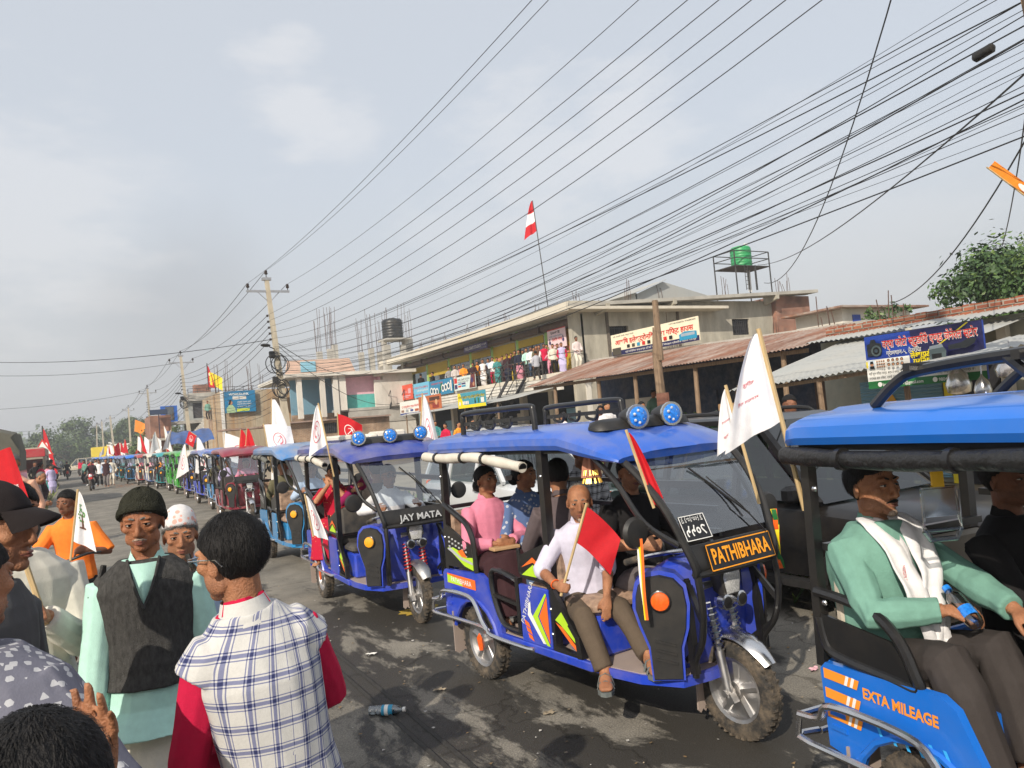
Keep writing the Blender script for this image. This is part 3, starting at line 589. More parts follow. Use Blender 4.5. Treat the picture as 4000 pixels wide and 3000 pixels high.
def rickshaw(loc,rz,label,cfg,group='electric rickshaws queued along the road'):
    g=cfg.get; B=g('body',BLUE); RF=g('roof',ROOFB); hi=g('detail',True); root=empty('electric_rickshaw',loc,rz,label,'rickshaw',group)
    FR=g('frame',BLK)
    # ---- tub: side panels with wheel arch, tail panel, seat boxes
    b=MB(); arc=[(.15+.315*math.cos(a),.27+.315*math.sin(a)) for a in [PI*(1.02-i/10*1.04) for i in range(11)]]
    side=[(-.30,.42),(-.31,.74),(-.28,.77),(.27,.79),(.33,.755),(.44,.53),(.50,.455),(.50,.37)]+[(x,z) for x,z in reversed(arc) if z>.30]+[(-.185,.40)]
    for y0,y1 in ((-.515,-.48),(.48,.515)): b.prism(side,y0,y1)
    for s in (-1,1):        # arch lip, mid pillar panel, sill
        b.tube([(x,s*.519,z) for x,z in arc if z>.29],.016,6)
        b.box((.765,s*.485,.40),(1.10,s*.515,.785),bev=.006); b.box((.46,s*.485,.345),(1.5,s*.52,.40),bev=.006)
    b.box((-.325,-.478,.42),(-.29,.478,.77),bev=.01); b.box((-.285,-.477,.55),(.27,.477,.665)); b.box((.80,-.482,.40),(1.07,.482,.70)); b.box((1.20,-.44,.40),(1.50,.44,.66),bev=.02)
    for zz in (.50,.56) if hi else (): b.box((-.27,-.524,zz),(-.19,-.514,zz+.018))
    b.build('body',B,root,True,auto=35)
    if g('right'):
        b=MB(); y=-.5185
        for i,z in enumerate((.735,.655,.575)):
            b.add([(-.29,y,z+.012),(-.10,y,z+.006),(-.115,y,z-.034),(-.29,y,z-.03)],[(0,1,2,3)],0)
            for k in (0,1): b.add([(-.165+k*.03,y-.002,z+.010),(-.150+k*.03,y-.002,z+.009),(-.165+k*.03,y-.002,z-.032),(-.180+k*.03,y-.002,z-.032)],[(0,1,2,3)],1)
        b.build('side_decal',[ORA2,WDEC,ORA2,CYD],root); b=MB(); b.text('EXTA MILEAGE',(-.085,y,.68),(1,0,-.02),(.02,0,1),.058,2,w=.34,bold=.035)
        for i in range(6): b.add([(-.04+i*.06,y,.60),(-.025+i*.06,y,.60),(.0+i*.06,y,.54),(-.015+i*.06,y,.54)],[(0,1,2,3)],3)
        b.build('side_decal',[ORA2,WDEC,ORA2,CYD],root)
    b=MB(); b.prism([(.30,-.5),(1.62,-.5),(1.86,-.46),(2.08,-.34),(2.11,-.15),(2.11,.15),(2.08,.34),(1.86,.46),(1.62,.5),(.30,.5)],.345,.395,'z'); b.k=1; b.prism([(.31,-.48),(1.62,-.48),(1.85,-.44),(2.06,-.32),(2.06,.32),(1.85,.44),(1.62,.48),(.31,.48)],.395,.40,'z'); b.build('floor',[B,PLFLOOR],root)
    # ---- cushions
    for a0,a1,z0,z1 in ((-.27,.20,.665,.76),(.80,1.09,.70,.80),(1.19,1.52,.66,.75)):
        b=MB(); b.box((a0,-.46,z0),(a1,.46,z1),bev=.03); b.build('seat',g('seat',CAMO),root,True)
    for x,z in ((-.24,1.22),(1.13,1.12)):
        b=MB(); b.box((x-.03,-.45,.82),(x+.03,.45,z),bev=.02); b.build('backrest',g('seat',CAMO),root,True)
    # ---- front fairing
    b=MB()
    prof=[(1.98,.40),(2.04,.55),(2.08,.72),(2.06,.88),(1.98,.985),(1.86,1.0),(1.80,.97),(1.80,.40)]
    rings=[]
    for y,sx,sz in ((-.32,.90,.86),(-.27,.97,.95),(-.15,1.05,1.01),(0,1.08,1.02),(.15,1.05,1.01),(.27,.97,.95),(.32,.90,.86)):
        rings.append([(1.8+(x-1.8)*sx,y,.40+(z-.40)*sz) for x,z in prof])
    b.loft(rings); 
    for s in (-1,1):
        O=V((1.93,s*.50,0)); I=V((2.17,s*.27,0)); d=(I-O); n=V((d.y*s,-d.x*s,0)).normalized()*-1
        d=d.normalized()
        if n.x<0: n=-n
        dl=.285; PP=lambda u,z,o:O+d*(u*dl)+n*o+V((0,0,z))
        pl=[(.0,.86),(.06,.92),(.22,.965),(.5,.975),(.76,.955),(.93,.90),(.97,.80),(.92,.68),(.80,.58),(.78,.40),(.22,.40),(.20,.58),(.06,.70),(-.02,.79)]
        c0=(.47,.70); big=[(c0[0]+(u-c0[0])*1.12,max(.395,c0[1]+(z-c0[1])*1.09)) for u,z in pl]
        b.k=0; b.loft([[PP(u,z,-.10) for u,z in big],[PP(u,z,.012) for u,z in big]])
        q=MB(); q.loft([[PP(u,z,.012) for u,z in pl],[PP(c0[0]+(u-c0[0])*.96,c0[1]+(z-c0[1])*.97,.03) for u,z in pl]])
        if hi:
            for i in range(3): q.bar(PP(.30,.52+i*.05,.032),PP(.70,.49+i*.05,.032),.012,h=.012)
        p=q.build('fairing_panel',BPL,root)
        q=MB(); c=PP(.47,.835,.03); m=Matrix((n.cross(V((0,0,1))),V((0,0,1)),n)).transposed()
        for r,h,k in ((.062,0,0),(.062,.012,0),(.052,.02,1),(.03,.032,1),(.001,.034,1)): pass
        rings=[[c+m@V((r*math.cos(2*PI*j/18),r*math.sin(2*PI*j/18),h)) for j in range(18)] for r,h in ((.06,0),(.06,.014),(.052,.018),(.048,.026),(.02,.034),(.001,.035))]
        q.loft(rings[:3],0); q.loft(rings[2:],1,caps=False); q.build('indicator_light',[BLK,g('lens',LENSO)],p,True)
    b.build('front_fairing',B,root,True,auto=38)
    # ---- roof
    b=MB(); yz=[(-.55,1.690),(-.565,1.72),(-.56,1.765),(-.53,1.795),(-.46,1.813),(-.34,1.822),(-.30,1.834),(-.14,1.838),(-.10,1.826),(.10,1.826),(.14,1.838),(.30,1.834),(.34,1.822),(.46,1.813),(.53,1.795),(.56,1.765),(.565,1.72),(.55,1.690)]
    und=[(.52,1.70),(-.52,1.70)]
    R0=[]
    for x,k,dz,sq in ((-.36,.95,-.012,.55),(-.33,.985,-.004,.85),(-.27,1,0,1),(.4,1,.006,1),(1.0,1,.006,1),(1.40,1,0,1),(1.62,1.0,-.022,.9),(1.80,.985,-.052,.62),(1.88,.93,-.07,.35),(1.90,.90,-.075,.25)):
        R0.append([(x+(.05*(1-abs(y)/.56) if x>1.7 else 0),y*k,1.70+(z-1.70)*sq+dz+(0 if x<1.6 else -.02*(abs(y)/.56)**2)) for y,z in yz+und])
    b.loft(R0); b.build('roof',RF,root,True,auto=32)
    b=MB(); b.box((-.30,-.50,1.675),(1.62,.50,1.692)); b.build('roof_lining',LINER,root)
    # ---- frame posts and rails
    b=MB()
    for s in (-1,1):
        px_=-.06 if g('right') else 0.; b.bar((-.265+px_,s*.475,.74),(-.24+px_,s*.475,1.70),.045); b.bar((1.105,s*.475,.40),(1.12,s*.475,1.70),.055); b.bar((-.28,s*.475,1.68),(1.62,s*.475,1.68),.03)
        b.tube(bez([(1.60,s*.49,1.68),(1.85,s*.50,1.50),(2.02,s*.47,1.27),(2.17,s*.37,1.14)],5),.017,8)
    b.bar((-.26,-.47,1.68),(-.26,.47,1.68),.04); b.bar((1.11,-.47,1.68),(1.11,.47,1.68),.04); b.bar((-.26,-.47,1.25),(-.26,.47,1.25),.03)
    for z in (1.05,1.2,1.36): b.bar((1.125,.475,z),(1.72,.475,z),.035,h=.05)
    for z in (1.02,1.2,1.38): b.bar((-.24,.475,z),(1.1,.475,z),.03)
    b.build('frame',FR,root,True,auto=30)
    for x,z in ((-.25,1.50),(-.26,1.02),(1.12,1.52),(1.11,.86),(1.105,.66),(1.105,.50)) if hi else (): b=MB(); b.ell((x,-.502,z),(.013,.010,.013),8,6); b.build('bolt',CHR,root,True)
    for s in (-1,1) if hi else (-1,):
        b=MB(); y=s*.495
        if g('right'):
            b.tube(bez([(-.31,y,1.06),(-.16,y,1.05),(.0,y,1.02),(.10,y,.94),(.155,y,.83),(.165,y,.775),(.05,y,.785),(-.16,y,.80),(-.27,y,.83),(-.305,y,.95)],4),.022,8); b.prism([(-.27,.82),(-.15,.80),(.14,.785),(.11,.87),(.06,.93),(-.29,.97)],y-.006,y+.006); b.build('arm_rest',[FR],root,True,auto=30); continue
        b.tube(bez([(-.25,y,1.28),(-.06,y,1.21),(.08,y,1.15),(.155,y,1.05),(.175,y,.95),(.19,y,.785)],4),.022,8)
        b.prism([(-.24,.80),(.18,.80),(.165,.97),(-.24,1.13)],y-.008,y+.008)
        for r in range(3):
            for i in range(6): b.box((-.20+i*.05,y-s*-.009,1.02-r*.035-i*.012),(-.175+i*.05,y+s*.011,1.033-r*.035-i*.012),m=1)
        if g('decal',True):
            P=lambda u,v:(-.22+u,y+s*.012,.80+v*.75)
            b.add([P(.0,.19),P(.10,.20),P(.2,.17),P(.30,.12),P(.38,.13),P(.38,.0),P(.25,.03)],[(0,1,2,3,4,5,6)],2); b.add([(x,yy+s*.002,z) for x,yy,z in (P(.16,.17),P(.24,.20),P(.30,.12),P(.22,.12))],[(0,1,2,3)],3); b.add([(x,yy+s*.002,z) for x,yy,z in (P(.05,.20),P(.20,.12),P(.38,.08),P(.38,.055),P(.2,.09),P(.0,.18))],[(0,1,2,3,4,5)],4)
        b.build('seat_rail',[FR,GREYD,LIME,ORA,GREYD],root,True,auto=30)
        b=MB(); b.tube(bez([(.74,y,.80),(.5,y,.84),(.40,y,.82),(.385,y,.72),(.43,y,.58),(.50,y,.475),(.60,y,.45),(.74,y,.45)],4)+[],.02,8); b.bar((.74,y,.44),(.74,y,.82),.04); b.bar((.40,y,.66),(.74,y,.63),.025); b.build('door_gate',FR,root,True,auto=30)
        b=MB(); b.bar((1.14,y,.78),(1.30,y,.60),.03); b.bar((1.30,y,.60),(1.375,y,.52),.04); b.bar((1.375,y,.53),(1.39,y,.40),.045); b.bar((1.12,y,.42),(1.38,y,.40),.035)
        b.prism([(1.135,.76),(1.36,.52),(1.37,.42),(1.135,.60)],y-.008,y+.008,m=0)
        b.tube(bez([(1.12,y,.80),(1.02,y,.83),(.80,y,.84),(.775,y,.92),(.77,y,1.02)],3),.014,6); b.prism([(.79,.83),(1.09,.83),(1.09,1.08),(.79,.98)],y-.008,y+.008)
        if g('decal',True):
            e=y+s*.012
            b.add([(1.15,e,.60),(1.22,e,.66),(1.37,e,.50),(1.37,e,.47),(1.2,e,.58)],[(0,1,2,3,4)],2); b.add([(1.15,e,.585),(1.22,e,.565),(1.37,e,.455),(1.37,e,.425),(1.30,e,.47)],[(0,1,2,3,4)],3)
            b.add([(.81,e,.85),(.95,e,.93),(1.08,e,.87),(1.08,e,.85)],[(0,1,2,3)],2); b.add([(.81,e,.90),(.95,e,.98),(1.08,e,.91),(1.08,e,.89),(.95,e,.945)],[(0,1,2,3,4)],3)
        b.build('seat_side_guard',[FR,GREYD,LIME,ORA],root,True,auto=30)
    if g('side_text'):
        b=MB(); P=lambda u,v:(.79+u,-.5185,.42+v); chevrons(b,P,.30,.34,0); b.build('side_decal',[LIME,ORA,GREYD,WDEC],root); b=MB(); b.text(g('side_text'),(.805,-.5190,.52),(.45,0,.9),(-.9,0,.45),.055,3); b.build('side_decal',[LIME,ORA,GREYD,WDEC],root); b=MB()
        b.quad((-.24,-.5185,.67),(.19,-.5185,.66),(.19,-.5185,.735),(-.24,-.5185,.745),1); b.add([(-.24,-.5190,.672),(0.0,-.5190,.667),(-.06,-.5190,.715),(-.24,-.5190,.735)],[(0,1,2,3)],0)
        b.text(g('side_text'),(-.18,-.5200,.685),(1,0,-.02),(0.02,0,1),.055,3,w=.31,bold=.01); b.build('side_decal',[LIME,ORA,GREYD,WDEC],root)
    # ---- windscreen
    W=bez([(1.70,0,1.705),(1.92,0,1.58),(2.11,0,1.36),(2.21,0,1.13),(2.245,0,1.02),(2.235,0,.975)],5); hw=lambda p:.455-.125*min(1,max(0,(1.60-p.z)/.6))
    b=MB()
    for s in (-1,1): b.tube([(p.x,s*hw(p),p.z) for p in W],.022,8)
    b.tube([(2.235,-.335,.975),(2.25,0,.972),(2.235,.335,.975)],.02,8); b.tube([(1.70,-.45,1.70),(1.70,.45,1.70)],.02,6)
    low=[p for p in W if p.z<1.155]; k=len(low); b.loft([[(p.x,s*hw(p),p.z) for p in low]+[(p.x-.02,s*hw(p),p.z) for p in reversed(low)] for s in (-1,1)])
    fr=b.build('windscreen',BPL,root,True,auto=35)
    up=[p for p in W if p.z>=1.14]; b=MB(); b.loft([[(p.x,s*hw(p),p.z) for p in up] for s in (-1,1)],closed=False); b.build('windscreen_glass',GL,fr,True)
    if hi: b=MB(); b.tube([(2.245,.27,1.13),(2.19,.14,1.30),(2.05,.03,1.47)],.005,5); b.tube([(2.20,.20,1.24),(1.99,-.05,1.53)],.007,5); b.build('wiper',BLK,fr,True)
    if g('front_text'):
        b=MB(); x=2.258; z=1.02; F=lambda u,v:(x-.004*0+.0-(v-.0)*.28,u,z+v)
        if g('plate',True):
            y0=g('text_y',(-.20,.28)); b.quad(F(y0[0]-.03,-.035),F(y0[1]+.03,-.035),F(y0[1]+.03,.105),F(y0[0]-.03,.105),0)
            G_=lambda u,v:(F(u,v)[0]+.002,)+F(u,v)[1:]
            e=.006
            for q in ((y0[0]-.03,y0[1]+.03,-.035,-.035+e),(y0[0]-.03,y0[1]+.03,.105-e,.105),(y0[0]-.03,y0[0]-.03+e,-.035,.105),(y0[1]+.03-e,y0[1]+.03,-.035,.105)): b.quad(G_(q[0],q[2]),G_(q[1],q[2]),G_(q[1],q[3]),G_(q[0],q[3]),1)
            b.text(g('front_text'),(x+.004,y0[0],z),(0,1,0),(-.28,0,.96),.118,1,w=y0[1]-y0[0],bold=.025)
        else: b.text(g('front_text'),(x+.004,-.18,z-.005),(0,1,0),(-.28,0,.96),.09,2,w=.44,bold=.02)
        b.build('name_board',[KDEC,YDEC,GREYD],fr)
    if g('sticker'):
        b=MB(); p0,p1=V((2.205,0,1.155)),V((2.145,0,1.285)); n=V((.9,0,.43)).normalized(); Q=lambda y,t,o:p0.lerp(p1,t)+V((0,y+.055,0))+n*(.006+o)
        b.quad(Q(-.395,0,0),Q(-.195,0,0),Q(-.195,1,0),Q(-.395,1,0),0)
        for a in ((-.395,-.195,0,.03),(-.395,-.195,.97,1),(-.395,-.389,0,1),(-.201,-.195,0,1)): b.quad(Q(a[0],a[2],.002),Q(a[1],a[2],.002),Q(a[1],a[3],.002),Q(a[0],a[3],.002),1)
        u=(p1-p0).normalized(); b.text('ए १-०१-००२ ह',Q(-.38,.95,.002),(0,1,0),-u,.05,1,w=.165); b.text('५५०८',Q(-.375,.55,.002),(0,1,0),-u,.085,1,w=.155,bold=.02); b.build('number_sticker',[KDEC,WDEC],fr)
    # ---- front wheel, fork, headlight
    wheel(root,'w',(2.16,0,.272),.272,.09,hi)
    b=MB()
    for s in (-1,1):
        b.tube([(2.17,s*.085,.25),(2.125,s*.085,.50)],.026,10); b.tube([(2.125,s*.085,.50),(2.06,s*.085,.86)],.016,8); b.bar((2.20,s*.083,.22),(2.15,s*.083,.30),.045)
    b.tube([(2.06,-.12,.86),(2.06,.12,.86)],.03,8); b.tube([(2.16,-.12,.272),(2.16,.12,.272)],.02,8)
    fk=b.build('fork',ALU,root,True)
    b=MB()
    for s in (-1,1):
        pts=[(2.125+(2.075-2.125)*i/64+.033*math.cos(i*.78)*.95,s*.085+.033*math.sin(i*.78),.51+.26*i/64) for i in range(65)]; b.tube(pts,.0065,5)
    b.build('spring',g('spring',CHR),fk,True)
    b=MB(); rings=[]
    for i in range(13):
        a=R(35+i*11); rr=.305; c=V((2.16+rr*math.cos(a),0,.282+rr*math.sin(a))); n=V((math.cos(a),0,math.sin(a))); e=.062*(1-.35*max(0,(2-i)/2))
        rings.append([c+n*.02+V((0,-e*.6,0)),c+n*.026,c+n*.02+V((0,e*.6,0)),c-n*.012+V((0,e*1.1,0)),c-n*.018+V((0,e,0)),c+n*.012,c-n*.018+V((0,-e,0)),c-n*.012+V((0,-e*1.1,0))])
    b.loft(rings); b.build('mudguard',g('guard',CHR),root,True,auto=60)
    b=MB(); b.prism([(-.10,.12),(-.08,.10),(-.06,.12),(-.04,.10),(-.02,.12),(0,.10),(.02,.12),(.04,.10),(.06,.12),(.08,.10),(.10,.12),(.085,.42),(-.085,.42)],1.925,1.935,'x'); b.build('mud_flap',PLFLOOR,root)
    b=MB(); b.loft([[(x,y*k,.885+z*k) for y,z in ((-.085,.03),(-.07,.085),(.07,.085),(.085,.03),(.06,-.08),(-.06,-.08))] for x,k in ((2.09,.75),(2.15,1),(2.185,1),(2.195,.9))],0); b.loft([[(x,y*k,.885+z*k) for y,z in ((-.085,.03),(-.07,.085),(.07,.085),(.085,.03),(.06,-.08),(-.06,-.08))] for x,k in ((2.1955,.84),(2.202,.6),(2.204,.05))],1)
    hl=b.build('headlight',[BPL,LENSW],root,True,auto=30)
    b=MB()
    for s in (-1,1): b.lathe((2.15,s*.062,.775),[(.03,0),(.045,.01),(.045,.05),(.035,.055)],'x',14,0); b.lathe((2.206,s*.062,.775),[(.033,0),(.012,.004),(.001,.004)],'x',14,1)
    b.box((2.12,-.08,.745),(2.165,.08,.80),0); b.build('horn',[CHR,BLK],hl,True,auto=30)
    # ---- front guard, handlebar, mirrors
    for s in (-1,1):
        b=MB(); b.tube(bez([(2.24,s*.32,.97),(2.255,s*.32,.80),(2.22,s*.31,.62),(2.14,s*.29,.50),(2.13,s*.29,.40)],4),.02,8); b.bar((2.25,s*.32,.72),(2.10,s*.27,.93),.028); b.bar((2.21,s*.31,.60),(2.05,s*.26,.47),.028)
        b.bar((2.13,s*.29,.42),(2.11,s*.285,.93),.04); b.build('front_guard',FR,root,True,auto=30)
    b=MB(); b.tube(bez([(1.72,-.30,1.0),(1.82,-.27,1.035),(1.95,-.12,1.05),(2.0,0,1.02),(1.95,.12,1.05),(1.82,.27,1.035),(1.72,.30,1.0)],4),.014,8); b.tube([(2.0,0,1.02),(2.08,0,.88)],.022,8); b.k=1
    for s in (-1,1): b.tube([(1.66,s*.315,.985),(1.80,s*.275,1.03)],.021,10)
    b.build('handlebar',[CHR,RUB],root,True)
    for s in (-1,1):
        b=MB(); b.tube([(2.06,s*.455,1.24),(2.05,s*.545,1.235)],.008,6); c=V((2.04,s*.56,1.23)); b.lathe(c,[(.02,.03),(.075,.022),(.088,.0),(.084,-.008),(.001,-.010)],'x',20); b.build('mirror',BPL,root,True)
    # ---- rolled side curtains, chrome bumper rails, rear wheels
    if g('roll',ROLLW):
        rl=g('roll',ROLLW)
        for s in (-1,1) if hi else (-1,):
            b=MB()
            pts=bez([(-.40,s*.545,1.665),(-.05,s*.55,1.650),(.35,s*.55,1.655),(.62,s*.555,1.63),(1.00,s*.555,1.585)] if g('roll_sag',True) else [(-.36,s*.545,1.645),(.15,s*.55,1.63),(.6,s*.55,1.64),(1.0,s*.55,1.645),(1.06,s*.55,1.64)],3)
            b.k=0; b.tube(pts,[.037+.004*math.sin(i*2.1) for i in range(len(pts))],12); b.k=1
            for i in (2,5,8): b.tube([pts[i]-V((.012,0,0)),pts[i]+V((.012,0,0))],.045,12)
            for q in (.030,.016): b.tube([pts[-1]+V((.0005,0,0)),pts[-1]+V((.003,0,-.001))],q,10)
            b.build('rolled_curtain',[rl,BLK],root,True,auto=50)
    b=MB()
    for s in (-1,1):
        y=s*.575
        b.tube(bez([(-.42,y*.8,.43),(-.41,y,.43),(-.1,y,.43),(.36,y,.43),(.46,y,.39),(.86,y*.94,.37),(.90,y*.88,.37)],3),.015,8); b.tube(bez([(-.40,y,.53),(-.28,y,.55),(-.24,y,.61),(-.1,y,.63),(.12,y,.63),(.24,y,.60),(.33,y,.48),(.40,y,.42)],3),.016,8); b.tube([(-.40,y*.7,.53),(-.40,y,.53),(-.42,y,.43)],.015,8)
        b.bar((-.15,y,.43),(-.15,y*.88,.40),.02)
    b.tube([(-.41,-.46,.43),(-.43,0,.43),(-.41,.46,.43)],.015,8); b.tube([(-.40,-.42,.53),(-.42,0,.53),(-.40,.42,.53)],.015,8)
    b.build('bumper_rail',CHR,root,True)
    for s in (-1,1): wheel(root,'w',(.15,s*.44,.265),.265,.10,hi,orange=hi and s<0)
    b=MB(); b.tube([(.15,-.4,.265),(.15,.4,.265)],.04,8); b.box((.05,-.12,.2),(.28,.12,.36)); b.box((.4,-.3,.24),(1.2,.3,.345)); b.build('axle',BLK,root)
    for s in (-1,1): b=MB(); b.prism([(s*.44-.085,.14),(s*.44-.05,.12),(s*.44,.14),(s*.44+.05,.12),(s*.44+.085,.14),(s*.44+.085,.45),(s*.44-.085,.45)],-.20,-.19,'x'); b.build('mud_flap',PLFLOOR,root)
    # ---- roof rack and spotlights
    if g('rack'):
        b=MB(); 
        if g('rack')=='side':
            for s in (-1,1):
                b=MB(); y=s*.40; b.tube(bez([(.0,y,1.82),(.01,y,1.94),(.05,y,1.98),(.45,y,1.985),(.90,y,1.985),(.955,y,1.95),(.965,y,1.82)],4),.021,10); b.bar((.02,y,1.90),(.96,y,1.905),.012,h=.03)
                for x in (.26,.46,.68): b.tube(bez([(x-.14,y,1.90),(x-.12,y,1.865),(x-.03,y,1.855),(x,y,1.90),(x,y,1.93)],3),.013,6)
                if s<0: b.build('roof_rack',BLK,root,True)
        else:
            for s in (-1,1):
                y=s*.36; b.tube(bez([(-.02,y,1.83),(.10,y,1.92),(.22,y,1.955),(.6,y,1.975),(1.2,y,1.975),(1.4,y,1.82)],4),.022,8)
            for x in (.20,.62): b.bar((x,-.42,1.97),(x,.42,1.97),.03)
            b.tube(bez([(.55,-.36,1.97),(.68,-.38,1.87),(.8,-.38,1.855),(1.0,-.38,1.86),(1.25,-.36,1.96)],4),.02,8)
        b.build('roof_rack',BLK,root,True)
    if g('spots'):
        b=MB(); ys=g('spots'); rings=[[(1.56+x,y,1.808+z) for x,z in ((-.10*k,-.01),(-.07*k,.035*k),(0,.05*k),(.07*k,.03*k),(.10*k,-.02))] for y,k in ((-.40,.3),(-.36,.9),(-.3,1),(.3,1),(.36,.9),(.40,.3))]
        b.loft(rings); b.build('light_pod',BPL,root,True,auto=60)
        for y in ys:
            b=MB(); d=V((.97,-.24,-.03)).normalized(); c=V((1.50,y+.03,1.862)); b.tube([c,c+d*.05,c+d*.12,c+d*.2,c+d*.205],[.03,.045,.062,.072,.072],16,0); b.k=1; b.tube([c+d*.196,c+d*.214],[.077,.077],16)
            s_=b.build('spotlight',[BPL,CHR],root,True,auto=40); b=MB(); b.tube([c+d*.210,c+d*.217,c+d*.224],[.066,.06,.02],16); 
            for a in range(6): b.ell(c+d*.222+V((0,math.cos(a*PI/3+.6)*.038,math.sin(a*PI/3+.6)*.038)),(.008,.010,.010),6,5,m=1)
            b.build('spotlight_lens',[LENSB,LENSW],s_,True)
    return root
# ================================================================ who stands and sits where
def stand(px,py,d,rz,h=1.65,**k):
    """Pose + ground position of a standing figure whose head is seen at that photo pixel, d metres off."""
    T=dep(px,py,d); pk=k.pop('pose',{}); gz=k.pop('gz',0.)
    for _ in range(3):
        J=Pose(h,**pk); h*= (T.z-gz)/J.head.z
    J=Pose(h,**pk); m=Matrix.Rotation(rz,3,'Z'); o=m@J.head
    return dict(loc=(T.x-o.x,T.y-o.y,gz),rz=rz,J=J,**k)
def P_(label,kw):
    kw=dict(kw); return person(label,kw.pop('loc'),kw.pop('rz'),kw.pop('J'),**kw)
def plaid(n,base,l1,l2,sc=13.,w1=.12,uv=True,weave=True,wide=.34):
    m=M('cloth_'+n,base,.85,var=.05,scale=120,bump=.12,bscale=260,spec=.2); nt=m.node_tree; N=nt.nodes; b=N['Principled BSDF']
    src=b.inputs['Base Color'].links[0].from_socket; u=N.new('ShaderNodeUVMap'); u.uv_map='wrap'; sx=N.new('ShaderNodeSeparateXYZ'); L(nt,u.outputs[0],sx.inputs[0])
    def op(o,a,c=None,d=None):
        q=N.new('ShaderNodeMath'); q.operation=o
        for i,x in enumerate((a,c,d)):
            if x is None: continue
            if hasattr(x,'links'): L(nt,x,q.inputs[i])
            else: q.inputs[i].default_value=x
        return q.outputs[0]
    out=src; fs=[]
    for ax in (0,1):
        f=op('FRACT',op('MULTIPLY',sx.outputs[ax],sc))
        d=op('ABSOLUTE',op('SUBTRACT',f,.5))
        lines=op('MULTIPLY',op('LESS_THAN',d,wide/2),op('GREATER_THAN',op('SINE',op('MULTIPLY',d,2*PI*5.2/wide*.5)),-.15)); band=op('LESS_THAN',d,wide/2); fs.append((lines,band))
    for ln,bd in fs:
        x=N.new('ShaderNodeMixRGB'); x.inputs[2].default_value=l1+(1,); L(nt,op('MULTIPLY',ln,.72),x.inputs[0]); L(nt,out,x.inputs[1]); out=x.outputs[0]
    x=N.new('ShaderNodeMixRGB'); x.inputs[2].default_value=l2+(1,); L(nt,op('MULTIPLY',op('MULTIPLY',fs[0][0],fs[1][0]),.75),x.inputs[0]); L(nt,out,x.inputs[1]); L(nt,x.outputs[0],b.inputs['Base Color'])
    return m
def print_(n,base,fig_,sc=22.,thr=.5,kind='VORONOI'):
    m=M('cloth_'+n,base,.8,var=.05,scale=90,bump=.1,bscale=200,spec=.25); nt=m.node_tree; N=nt.nodes; b=N['Principled BSDF']; src=b.inputs['Base Color'].links[0].from_socket
    tc=N.new('ShaderNodeTexCoord')
    if kind!='NOISE': t=N.new('ShaderNodeTexVoronoi'); t.distance='MANHATTAN' if kind=='MANH' else 'EUCLIDEAN'; t.inputs['Scale'].default_value=sc; L(nt,tc.outputs['Object'],t.inputs['Vector']); f=t.outputs['Distance']
    else: t=N.new('ShaderNodeTexNoise'); t.inputs['Scale'].default_value=sc; L(nt,tc.outputs['Object'],t.inputs['Vector']); f=t.outputs['Fac']
    r=N.new('ShaderNodeMath'); r.operation='LESS_THAN'; r.inputs[1].default_value=thr; L(nt,f,r.inputs[0])
    x=N.new('ShaderNodeMixRGB'); x.inputs[2].default_value=fig_+(1,); L(nt,r.outputs[0],x.inputs[0]); L(nt,src,x.inputs[1]); L(nt,x.outputs[0],b.inputs['Base Color']); return m
